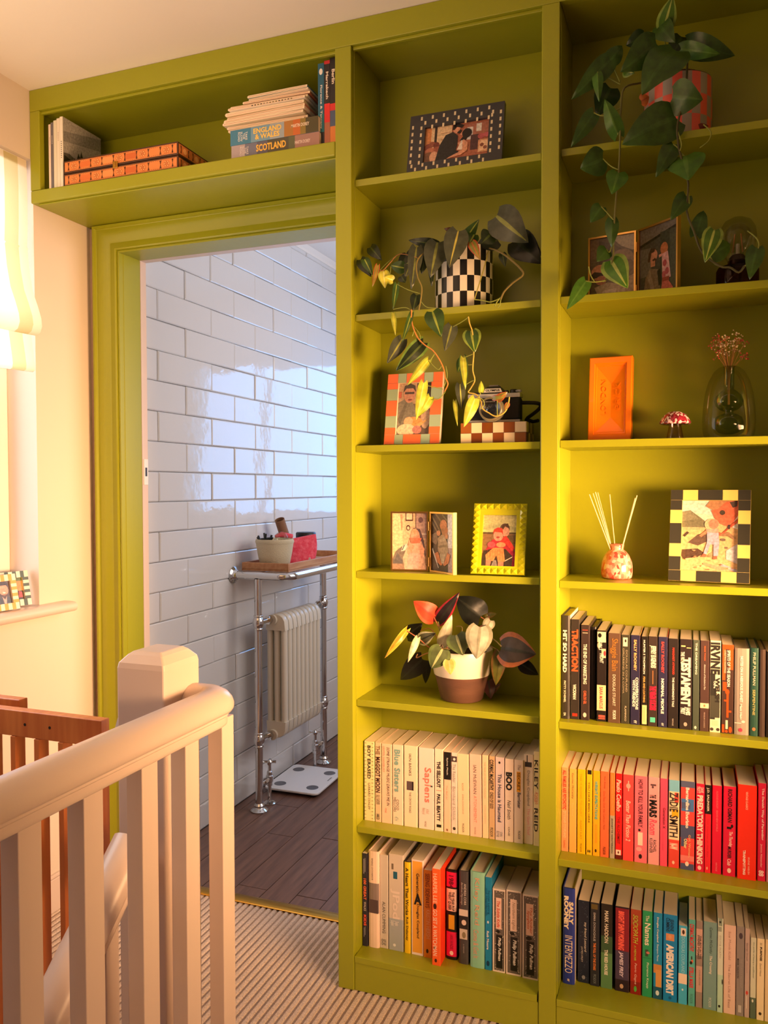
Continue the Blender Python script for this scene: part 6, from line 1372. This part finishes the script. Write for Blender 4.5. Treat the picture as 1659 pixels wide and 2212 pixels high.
shelf_row(1760, ZB[6], 0.045, 'yellow to red books on the sixth shelf of the right column', [
 (1212, 1227.8, 1658, '#eaa070', [('ALL FAMILIES ARE PSYCHOTIC', .03, .5, .22, .72, '#e8443a', .03), ('DOUGLAS COUPLAND', .52, .84, .3, .7, '#f4c8a0', .02), ('FLAMINGO', .87, .96, .35, .6, '#c84a34')], 'orange-tan paperback titled All Families Are Psychotic'),
 (1229, 1245.2, 1661, '#f4b45c', [('Cormac McCarthy', .05, .36, .32, .62, '#4a3420', 0, .1), ('The Road', .4, .56, .35, .6, '#f6c88a')], 'apricot paperback with one small black line of writing near its top'),
 (1246.7, 1264.4, 1662, '#f6c012', [('THIS IS GOING TO HURT', .05, .56, .36, .6, '#d8a010'), ('ADAM KAY', .6, .83, .36, .6, '#c8940c'), ('PICADOR', .88, .98, .36, .6, '#8a6410')], 'yellow paperback titled This Is Going to Hurt in tone-on-tone capitals'),
 (1266, 1279.2, 1663.7, '#f4c41c', [('YOU HAVE BEEN HERE', .14, .62, .35, .6, '#5a4410', .01)], 'slim yellow paperback with black half-disc at its top edge', dict(stripe=[(.0, .05, .2, .9, '#241c16'), (.94, .975, .25, .45, '#241c16'), (.94, .975, .55, .75, '#241c16')])),
 (1280.2, 1295.7, 1665, '#f8b41c', [('WEIGHT EXPECTATIONS', .12, .57, .3, .7, '#4ab4ac', .04), ('DAVE CHAWNER', .63, .85, .35, .6, '#e88a28')], 'amber paperback with turquoise title Weight Expectations', dict(stripe=[(.92, .96, .3, .6, '#4a3010')])),
 (1296.2, 1315.4, 1666.6, '#f27042', [('Ken Kesey', .06, .2, .4, .62, '#7a2e18'), ("One Flew Over the Cuckoo's Nest", .23, .68, .38, .6, '#a84424'), ('PICADOR', .88, .97, .35, .65, '#6a2414', .02)], 'plain orange paperback with small brown cuckoo title'),
 (1316.7, 1328.2, 1669.4, '#f08238', [('ORANGES ARE NOT THE ONLY FRUIT', .03, .44, .35, .65, '#f6a868'), ('JEANETTE WINTERSON', .53, .94, .28, .66, '#4a4440', .02)], 'slim paperback half orange and half grey', dict(bands=[(.5, 1, '#b8a890')])),
 (1329.2, 1343.9, 1671, '#e81c1c', [('Paulo Coelho', .07, .44, .15, .85, '#f4d4c0', .02, .2), ('THE ALCHEMIST', .5, .82, .3, .7, '#8a1410', .01)], 'bright red paperback titled The Alchemist with white oval at foot', dict(bands=[(.95, 1, '#6a1210')], stripe=[(.89, .95, .1, .85, '#f0dccc'), (.905, .935, .35, .6, '#6a1210')])),
 (1345, 1368.7, 1673.7, '#f04a4a', [('Better Than Fiction 2', .3, .77, .3, .72, '#f8d8c8', .01, .2)], 'coral red paperback with white handwritten title Better Than Fiction 2', dict(stripe=[(.07, .19, .48, .56, '#f2b8a8'), (.1, .16, .3, .72, '#f2a498')])),
 (1370.2, 1398.2, 1676.5, '#ee7484', [('HOW TO KILL YOUR FAMILY', .04, .59, .3, .66, '#4a1a28', .02)], 'wide pink paperback titled How to Kill Your Family', dict(stripe=[(.61, .64, .3, .5, '#2a1418'), (.65, .8, .28, .66, '#f4dcc8'), (.82, .87, .15, .6, '#f4a4a4'), (.9, .955, .35, .62, '#2a1418')])),
 (1399.8, 1424.4, 1679, '#f2a2a4', [('THE', .2, .24, .15, .7, K, .03), ('MARS', .26, .46, .1, .8, K, .05), ('Room', .48, .66, .12, .8, '#e8506a', .02, .2), ('RACHEL\nKUSHNER', .7, .87, .15, .75, '#3a2a2a')], 'pale pink paperback titled The Mars Room', dict(stripe=[(.08, .1, .2, .7, '#5a4044'), (.1, .13, .3, .5, '#5a4044')])),
 (1425.4, 1442, 1682, '#f05070', [('Generation X', .33, .57, .4, .75, '#8a2038', .02), ('DOUGLAS COUPLAND', .6, .82, .35, .5, '#d84060')], 'hot pink paperback titled Generation X'),
 (1444, 1467.6, 1685.5, '#f2dcb2', [('ZADIE', .14, .36, .1, .88, '#3a2c28', .02), ('SMITH', .4, .65, .1, .88, '#3a2c28', .02), ('N-W', .72, .79, .1, .9, '#f6dcc4', .05)], 'cream, sky blue and coral spine with large letters N-W', dict(bands=[(0, .13, '#7ec0dc'), (.68, 1, '#e64a3c')], stripe=[(.14, .25, .55, .95, '#e64a3c'), (.33, .42, .3, .95, '#f0b420'), (.92, .96, .35, .6, '#f0c8a8')])),
 (1469.8, 1500.8, 1688, '#e84c46', [('Bernardine Evaristo', .07, .53, .36, .62, '#f8ecdc', .04), ('Girl, Woman,', .6, .86, .55, .74, '#f0b47c', .02), ('Other', .65, .76, .25, .5, '#f0dc9c', .03)], 'coral paperback with slate and blue shapes, titled Girl Woman Other', dict(bands=[(0, .07, '#5a6080'), (.5, .64, '#4e5478')], stripe=[(.2, .34, .05, .95, '#4a7ab8'), (.24, .31, .05, .7, '#56608a'), (.64, .74, .05, .45, '#4e5478'), (.84, .9, 0.02, .98, '#ee8078'), (.93, 1, 0.02, .98, '#4e5478'), (.905, .96, .35, .62, '#f0dcc8')])),
 (1503, 1521.8, 1693, '#d81c40', [('DAVE\nTROTT', .03, .11, .1, .9, '#f4c8c0', .03), ('PREDATORY THINKING', .13, .91, .14, .84, '#f6dccc', .05)], 'crimson paperback titled Predatory Thinking in tall white capitals', dict(stripe=[(.93, .98, .25, .7, '#f4c8c0')])),
 (1522.4, 1536.2, 1696, '#ec2434', [('J.D. SALINGER', .03, .3, .25, .7, '#f0dcc4', .03), ('The Catcher in the Rye', .38, .82, .35, .6, '#c81424')], 'slim red paperback with black top third', dict(bands=[(0, .33, '#1c1412')], stripe=[(.93, .965, .3, .55, '#f0b088')])),
 (1538, 1559.2, 1697, '#e0143a', [('ALDOUS HUXLEY', .06, .26, .42, .62, '#f06a74', .02), ('BRAVE NEW WORLD', .28, .52, .42, .62, '#f06a74', .02), ('VINTAGE', .87, .97, .4, .58, '#f08a90')], 'plain crimson paperback titled Brave New World in pink', dict(dy=.002)),
 (1562, 1590.2, 1699, '#d8143c', [('RICHARD OSMAN', .03, .4, .36, .7, '#3a1014', .03), ('The Thursday', .5, .67, .4, .75, '#f4d8cc', .01, .2), ('MURDER', .67, .8, .38, .66, '#3a1014', .03), ('Club', .81, .88, .35, .65, '#f4d8cc', .01, .2)], 'crimson paperback with small black animal silhouette halfway down', dict(stripe=[(.42, .46, .6, .8, '#1c1010'), (.45, .475, .3, .66, '#1c1010'), (.91, .965, .35, .66, '#f0d0b8')])),
 (1593.2, 1634.8, 1696, '#ee2c14', [('VINTAGE CLASSICS', .07, .26, .42, .54, '#f6b098', .02), ('TRAINSPOTTING', .69, .95, .3, .44, '#f4dccc', .04), ('IRVINE WELSH', .76, .94, .56, .66, '#f4a890', .02)], 'very wide scarlet paperback titled Trainspotting', dict(dy=-.004)),
 (1637, 1655.2, 1692, '#d41440', [('The Danish Way of Parenting', .05, .58, .4, .75, '#f6d0cc', .03), ('Jessica Alexander', .62, .86, .3, .6, '#f0b0b0', .01), ('88', .89, .95, .15, .8, '#f6d0cc', .03)], 'dark pink paperback titled The Danish Way of Parenting'),
 (1656.4, 1670, 1692, '#c08088', [], 'mauve book cut off by the right edge of the red row'),
])
shelf_row(2040, ZB[7], 0.062, 'blue to grey books on the bottom shelf of the right column', [
 (1215, 1242, 1918.7, '#2a3a98', [('SALLY\nROONEY', .08, .43, .12, .88, '#f4e0cc', .06), ('INTERMEZZO', .49, .88, .2, .82, '#f4dcc8', .0), ('ff', .94, .97, .4, .58, '#f4dcc8', .02)], 'royal blue hardback titled Intermezzo at the left end of the bottom row', dict(hb=True, right_edge='#e8d8c4', dy=-.013)),
 (1248.4, 1273.6, 1945.5, '#1c2438', [('my friend Leonard', .26, .62, .5, .75, '#e8dccc', .01, .2), ('JAMES FREY', .56, .75, .25, .42, '#d8ccc0')], 'midnight blue paperback with scattered star specks', dict(dots=(60, '#a8b0bc', .02, .98, .0009), stripe=[(.91, .96, .35, .65, '#8a8a90')], dy=.004)),
 (1274.6, 1295, 1950, '#2a2c34', [('EMMA DONOGHUE', .12, .46, .34, .58, '#c8c0bc', .01), ('THE PULL OF THE STARS', .48, .81, .34, .62, '#f08a3c', .03), ('PICADOR', .86, .97, .36, .66, '#8a9494')], 'charcoal paperback titled The Pull of the Stars in orange', dict(stripe=[(.02, .08, .1, .8, '#6a5a30')])),
 (1297.4, 1323, 1953, '#27221f', [('MARK HADDON', .08, .46, .32, .66, '#ece0cc', .02), ('THE RED HOUSE', .54, .84, .32, .62, '#ece8d4', .04)], 'black and leaf-green paperback titled The Red House', dict(bands=[(.38, .58, '#3c5a3c'), (.58, 1, '#5c8a58')])),
 (1328.4, 1359, 1959, '#2a1c28', [('BRIGHT SHINY MORNING', .05, .51, .22, .66, '#ff6a5c', .05, .2), ('JAMES FREY', .53, .83, .25, .6, '#e8d4e8', .03, .2)], 'thick dark paperback with glowing red neon-style lettering', dict(bands=[(0.02, .52, '#8a2030'), (.52, .86, '#4a3c58')], stripe=[(.91, .965, .35, .62, '#c8a484')], right_edge='#d8b890')),
 (1361.4, 1385.2, 1965, '#b02a1c', [('SOCIOPATH', .06, .4, .25, .7, '#b8d84a', .0, .3), ('A MEMOIR', .42, .6, .35, .55, '#b8d84a', 0, .2), ('Patric Gagne', .63, .88, .35, .62, '#f0c8b8', 0, .2)], 'red-brown paperback with lime handwriting, titled Sociopath', dict(stripe=[(.9, .97, .35, .62, '#58b848')], bands=[(.0, .18, '#a8482c'), (.85, 1, '#8a2018')])),
 (1387, 1409.2, 1968, '#2a9c64', [('The', .05, .12, .35, .68, '#ece8cc', .01), ('Names', .14, .4, .25, .82, '#f2e8d0', .02), ('Florence Knapp', .6, .9, .4, .68, '#e0ecd0', .01)], 'green paperback with white title The Names', dict(stripe=[(.45, .53, .3, .6, '#3a4a3a'), (.47, .5, .4, .75, '#c87a6a'), (.545, .55, .02, .98, '#1c6a44')])),
 (1410.8, 1430.8, 1972, '#1c8cc0', [('Douglas Coupland', .05, .34, .35, .62, '#e8e0d4', .02), ('Shampoo Planet', .36, .56, .35, .62, '#c8e0e8', .02)], 'bright blue paperback with tan wooden shape low on the spine', dict(stripe=[(.6, .7, .05, .95, '#c88a4a'), (.66, .88, .3, .95, '#d89a50'), (.86, 1, .0, 1, '#1c5a74'), (.9, .96, .3, .7, '#d8e4e4')])),
 (1432.2, 1463.4, 1976, '#1484c4', [('JEANINE\nCUMMINS', .04, .2, .2, .75, '#12304c', .02), ('AMERICAN DIRT', .34, .92, .22, .76, '#f4e8dc', .06)], 'wide azure paperback titled American Dirt', dict(stripe=[(.22, .3, .2, .78, '#d89060'), (.23, .28, .35, .6, '#e0a070'), (.94, .975, .4, .62, '#0c5a8c')])),
 (1465.4, 1485, 2000, '#48b4dc', [('DOUGLAS COUPLAND', .14, .6, .35, .72, '#a8e0ee')], 'short sky blue paperback with white square label on its spine', dict(stripe=[(.03, .13, .25, .85, '#f0dccc'), (.05, .11, .4, .7, '#4a2a20'), (.61, .74, .02, .98, '#f2d8c4'), (.8, .83, .4, .6, '#d8ecf0')])),
 (1486.8, 1502, 1986.6, '#5cb4a8', [('CORMAC McCARTHY', .05, .37, .15, .85, '#d8303c', .04), ('STELLA MARIS', .55, .79, .15, .8, '#d8303c', .04), ('PICADOR', .86, .97, .3, .7, '#4a7a74')], 'teal paperback with red condensed capitals Stella Maris', dict(stripe=[(.42, .47, .4, .6, '#2a2420'), (.46, .5, .4, .75, '#d86a4a'), (.48, .52, .2, .6, '#2a2420')])),
 (1503, 1518, 1990, '#98847c', [('THE BOY IN THE\nSTRIPED PYJAMAS', .16, .44, .18, .82, '#5a4c48', .02), ('JOHN BOYNE', .56, .74, .45, .7, '#7a6a64')], 'slim grey-pink striped paperback, The Boy in the Striped Pyjamas', dict(bands=[(.09, .4, '#d0a698'), (.52, .82, '#c8a294')])),
 (1519, 1549.2, 1992, '#7a9c98', [('Cormac McCarthy', .06, .36, .42, .66, '#2e4240', 0, .15), ('The Crossing', .38, .59, .42, .66, '#e8e0d0', .02, .15), ('PICADOR', .86, .97, .42, .62, '#d8dcd4')], 'wide muted teal paperback titled The Crossing', {}),
 (1549.6, 1562.6, 1984, '#d4dac8', [('SYLVIA PLATH', .18, .42, .35, .6, '#b0a498')], 'slim white and mint paperback with black ragged edges', dict(bands=[(.6, 1, '#b4d4bc')], stripe=[(.0, .08, .2, .8, '#8a9a88'), (.03, .05, .3, .6, K), (.09, .14, .1, .7, '#9aa494'), (.92, .95, .2, .6, K), (.64, .7, .8, .98, K)], dy=-.002)),
 (1563.4, 1589.8, 1998.6, '#e2bfae', [('Sue Monk Kidd · The Secret Life of Bees', .07, .93, .4, .6, '#b89488')], 'wide dusty pink paperback titled The Secret Life of Bees', {}),
 (1590.6, 1608.2, 2001.6, '#8e8480', [('THE CURIOUS INCIDENT', .36, .68, .5, .75, '#a89c98'), ('MARK HADDON', .36, .58, .12, .34, '#3a3434', .02)], 'mid grey paperback with dark round emblem at top and pale oval at foot', dict(stripe=[(.07, .14, .3, .8, '#4a3e48'), (.88, .96, .3, .7, '#c0b8b4')])),
 (1608.8, 1620.2, 2006, '#bca49c', [('George Orwell', .16, .36, .3, .6, '#5a4a44', .01), ('Essays', .39, .5, .3, .6, '#a08c84')], 'slim worn pinkish-grey paperback with small red square emblem', dict(stripe=[(.7, .745, .25, .75, '#c84438'), (.76, .9, .35, .55, '#d8c8bc')])),
 (1621, 1634.2, 2026, '#cfd0b8', [('the perks of being a wallflower', .05, .5, .4, .7, '#5c6a54')], 'pale grey-green paperback with dark green foot, the perks of being a wallflower', dict(bands=[(.74, 1, '#586a58')], stripe=[(.76, .8, .3, .6, '#e0e0d0')])),
 (1635, 1652, 2028, '#ead6ac', [('DO', .05, .08, .4, .66, '#4a3c28'), ('PURPOSE', .1, .27, .4, .68, '#3a2c1c', .04), ('David Hieatt', .3, .46, .4, .62, '#6a5638', 0, .2)], 'cream paperback titled Purpose with small black swirl at the foot', dict(stripe=[(.9, .94, .3, .7, '#3a2c1c')])),
 (1653, 1667, 2030, '#e6cfa2', [], 'cream book cut off by the right edge of the bottom row'),
])

# travel books and magazines on the shelf over the door
def lying(x0, x1, y0, y1, z0, z1, col, label, bands=(), texts=(), yaw=0.0):
    w = x1-x0; h = z1-z0; d = y1-y0
    o = thing('paperback_book', ((x0+x1)/2, (y0+y1)/2, z0), label, 'book', 'travel books lying on the over-door shelf', rot=(0, 0, yaw))
    b = MB(); b.box(-w/2, -d/2, 0, w/2, d/2, .0006, col); b.box(-w/2, -d/2, h-.0006, w/2, d/2, h, col)
    us = sorted(set([0., 1.]+[u for q in bands for u in q[:2]]))
    b.grid([[(-w/2+w*u, -d/2-.0002, 0), (-w/2+w*u, -d/2-.0002, h)] for u in us], colf=lambda a, q: next((c for u0, u1, c in bands if u0-1e-6 <= (us[a]+us[a+1])/2 <= u1), col))
    b.build('cover', 'print', o, world=False)
    b = MB(); b.box(-w/2+.0004, -d/2+.001, .0008, w/2-.0008, d/2-.001, h-.0008, '#efe0c8'); b.build('page_block', 'paper', o, world=False)
    for s, u0, u1, v0, v1, c, bold, rot in texts:
        cxl, czl = -w/2+w*(u0+u1)/2, h*(v0+v1)/2
        if rot: text(s, o, (cxl, -d/2-.0006, czl), (0, 0, -1), (1, 0, 0), h*(v1-v0), w*(u1-u0), c, bold)
        else: text(s, o, (cxl, -d/2-.0006, czl), (1, 0, 0), (0, 0, 1), w*(u1-u0), h*(v1-v0), c, bold)
    return o
# visible cover of the tall slim books at the left
X0 = atY(106.5, 413, -.008).x
tall = [(.0075, '#ead6c8', 'slim pinkish-white booklet at the far left of the over-door shelf', '#ead6c8'), (.0095, '#6e6a72', 'slim grey booklet, second of the upright row over the door', '#6e6a72'), (.0110, '#ddd8c4', 'cream slim booklet between grey booklet and white magazines over the door', '#ddd8c4'), (.0105, '#e6dccc', 'white magazine with faint spine lettering, fourth upright over the door', '#e6dccc'), (.0100, '#e8e2d4', 'white magazine showing a grey cover photograph of a rocky summit', '#9a948e')]
xx = X0; zt_ = [.182, .186, .190, .194, .197]
for (t, c, lb, sd), hh in zip(tall, zt_):
    o = thing('magazine', (xx+t/2, -.008, ZO+.0002), lb, 'magazine', 'upright magazines over the door')
    b = MB(); b.box(-t/2, 0, 0, t/2-.0003, .158, hh, c); b.build('cover', 'print', o, world=False)
    if sd == '#9a948e':
        b = MB(); b.box(t/2-.0003, .002, 0, t/2, .158, hh, '#9a948e'); b.build('front_cover', 'print', o, world=False)
        b = MB(); q = lambda pts, c, e: b.poly([(t/2+e, .002+.156*u, hh*v) for u, v in pts], c)
        q([(0, .5), (0, 1), (1, 1), (1, .55), (.5, .6)], '#a8a29c', .0001); q([(0, .66), (0, .8), (1, .98), (1, .8)], '#8a8682', .0002); q([(0, 0), (0, .5), (.15, .52), (.4, .46), (.6, .5), (1, .42), (1, 0)], '#5e5850', .0003)
        q([(0, .3), (.02, .47), (.2, .44), (.26, .36), (.2, .3)], '#2a241f', .0004); q([(.26, .3), (.28, .5), (.33, .46), (.38, .6), (.42, .54), (.46, .64), (.5, .56), (.6, .54), (.64, .42), (.7, .3)], '#241f1c', .0005); q([(0, 0), (0, .3), (1, .24), (1, 0)], '#7a7266', .0006)
        b.build('cover_photograph', 'photo', o, world=False)
        b = MB()
        for q in range(9): b.box(-t*.12, -.0003, hh*(.42+.028*q), t*.1, .0001, hh*(.434+.028*q), '#3a3632')
        b.build('spine_print', 'print', o, world=False)
    elif c != '#ddd8c4':
        b = MB()
        for q in range(6): b.box(-t*.12, -.0003, hh*(.68+.022*q), t*.08, .0001, hh*(.692+.022*q), '#d8d4d0' if c == '#6e6a72' else '#b0a494')
        b.build('spine_print', 'print', o, world=False)
    xx += t+.0004
sx0, sx1 = atY(500, 330, -.008).x, atY(690, 300, -.008).x
z1 = ZO+.0345; z2 = z1+.0385
lying(sx0, sx1, -.008, .140, ZO+.0002, z1, '#6a6e84', 'thick grey-blue travel paperback lying flat with yellow word Scotland', bands=[(0, .16, '#a89ca4'), (.16, .3, '#6c7088'), (.3, .42, '#5a5a6e'), (.42, .66, '#4c4a3c'), (.66, .73, '#5c6044'), (.73, 1, '#a07a72')], texts=[('TAKE\nTHE\nSLOW\nROAD', .1, .2, .15, .85, '#d8d0d0', .01, True), ('SCOTLAND', .29, .63, .28, .8, '#f0bc48', .03, False), ('MARTIN DOREY', .73, .9, .36, .6, '#e8d4cc', .02, False)])
lying(sx0-.002, sx1-.002, -.009, .140, z1+.0002, z2, '#4a86a8', 'blue travel paperback lying flat on top of the grey-blue one, England and Wales', bands=[(0, .24, '#3f7ea2'), (.24, .46, '#6f98b4'), (.46, .62, '#94a2ae'), (.62, .72, '#a87434'), (.72, .8, '#c0662c'), (.8, .86, '#8a7434'), (.86, 1, '#4a4428')], texts=[('TAKE\nTHE\nSLOW\nROAD', .09, .2, .18, .82, '#e0e4e4', .01, True), ('ENGLAND\n& WALES', .27, .59, .14, .88, '#f2c85c', .03, False), ('MARTIN DOREY', .7, .9, .5, .72, '#f0dcc4', .02, False)])
mags = [(-.052, .168, .006, '#e8c4a8', 'pale folded map just above the blue travel paperback'), (-.058, .170, .007, '#e0a890', 'pinkish folded map, second from the bottom of the magazine pile'), (-.064, .166, .007, '#d8c8a4', 'cream map with red lower edge in the middle of the pile'), (-.062, .172, .009, '#e8ccb0', 'thick well-thumbed cream magazine in the middle of the pile'), (-.056, .170, .007, '#d88a70', 'reddish folded map below the two yellowed ones'), (-.060, .166, .009, '#e6d0a4', 'yellowed magazine with rounded folded spine in the pile'), (-.048, .170, .006, '#e8dcc8', 'white magazine with dark printed spine strip in the pile'), (-.046, .172, .006, '#ece4d4', 'plain white magazine third from the top of the pile'), (-.010, .178, .006, '#a8603c', 'rust brown walking booklet near the top of the pile'), (.010, .180, .005, '#f0dcc4', 'cream booklet directly under the topmost magazine'), (.006, .176, .007, '#5c8088', 'topmost magazine of the pile with grey-blue cover')]
z = z2+.0004
random.seed(21)
for k, (a0, a1, th, c, lb) in enumerate(mags):
    th *= 0.98
    yaw = random.uniform(-.03, .03)
    o = thing('magazine', ((a0+a1)/2+.006, .066, z), lb, 'magazine', 'magazines and maps piled on the travel books', rot=(0, 0, yaw))
    w = a1-a0; b = MB(); n = 8
    # folded edge on the left, loose sheets to the right
    prof = []
    for q in range(n+1):
        a = PI/2+PI*q/n; prof.append((-w/2+th/2+th/2*math.cos(a), th/2+th/2*math.sin(a)))
    sag = random.uniform(-.001, .0015)
    top = [(w/2, th*.9)]+[(w*.2, th+sag*.2)]; bot = [(w*.2, 0.0002), (w/2, th*.05)]
    loop = top+prof+bot
    y0_, y1_ = -.070+random.uniform(-.006, .006), .068
    b.grid([[(x, y0_, zz) for x, zz in loop], [(x, y1_, zz) for x, zz in loop]], c, closed=True)
    b.poly([(x, y0_, zz) for x, zz in loop], '#ecdcc0'); b.poly([(x, y1_, zz) for x, zz in reversed(loop)], '#ecdcc0')
    for j in range(2): 
        zz = th*(.3+.3*j); b.box(-w/2+th*.6, y0_-.0003, zz, w/2-.004, y0_, zz+.0006, random.choice(['#c8a488', '#b08a6c', '#d89478']))
    if k == 6:
        for j in range(14): b.box(-.04+.0085*j, y0_-.0005, th*.3, -.036+.0085*j, y0_-.0002, th*.75, random.choice(['#4a4034', '#7a6a3a', '#8a7a60']))
    b.build('sheets', 'paper', o, world=False)
    if k == 8: text('SHORT CIRCULAR WALKS IN THE PEAK DISTRICT', o, (0.0, y0_-.0006, th*.5), (1, 0, 0), (0, 0, 1), w*.7, th*.45, '#f0d4b0', .01)
    z += th+.0010
# standing travel guides beside the stile
GX = atY(687, 230, .004).x
gd = [(GX, .0165, .205, '#23607e', 'blue upright travel guide titled Florence and Tuscany', [(.82, 1, '#2a2a34'), (.6, .82, '#1f7488')], [('Florence & Tuscany', .26, .78, .3, .72, '#e8e4e0', .02), ('•', .06, .14, .2, .8, '#e8e4e0', .0)]),
      (GX+.0172, .0150, .209, '#2a2226', 'black and red upright travel guide titled Marrakech', [(.0, .04, '#c8303a'), (.5, .72, '#e02c30'), (.72, 1, '#b06a50')], [('Marrakech', .13, .45, .3, .75, '#ecdccc', .03)]),
      (GX+.0327, .0165, .213, '#241f22', 'black upright travel guide titled Berlin, against the stile', [(.52, .6, '#d82c30'), (.6, .78, '#4a5a7c'), (.78, 1, '#d8803c')], [('Berlin', .13, .3, .3, .8, '#ecdccc', .03)])]
for x, t, h, c, lb, bands, tx in gd:
    o = thing('travel_guide', (x+t/2, .004, ZO+.0002), lb, 'book', 'travel guides upright on the over-door shelf')
    us = sorted(set([0., 1.]+[u for q in bands for u in q[:2]]))
    b = MB(); b.grid([[(-t/2, 0, h*(1-u)), (t/2, 0, h*(1-u))] for u in us], colf=lambda a, q: next((cc for u0, u1, cc in bands if u0-1e-6 <= (us[a]+us[a+1])/2 <= u1), c))
    b.box(-t/2, .0002, 0, -t/2+.0006, .12, h, c); b.box(t/2-.0006, .0002, 0, t/2, .12, h, c); b.build('cover', 'print', o, world=False)
    b = MB(); b.box(-t/2+.0007, .001, .0004, t/2-.0007, .119, h-.0004, '#e8d8c0'); b.build('page_block', 'paper', o, world=False)
    for s, u0, u1, v0, v1, cc, bold in tx: text(s, o, (-t/2+t*(v0+v1)/2, -.0005, h*(1-(u0+u1)/2)), (0, 0, -1), (1, 0, 0), h*(u1-u0), t*(v1-v0), cc, bold)
fit_texts()
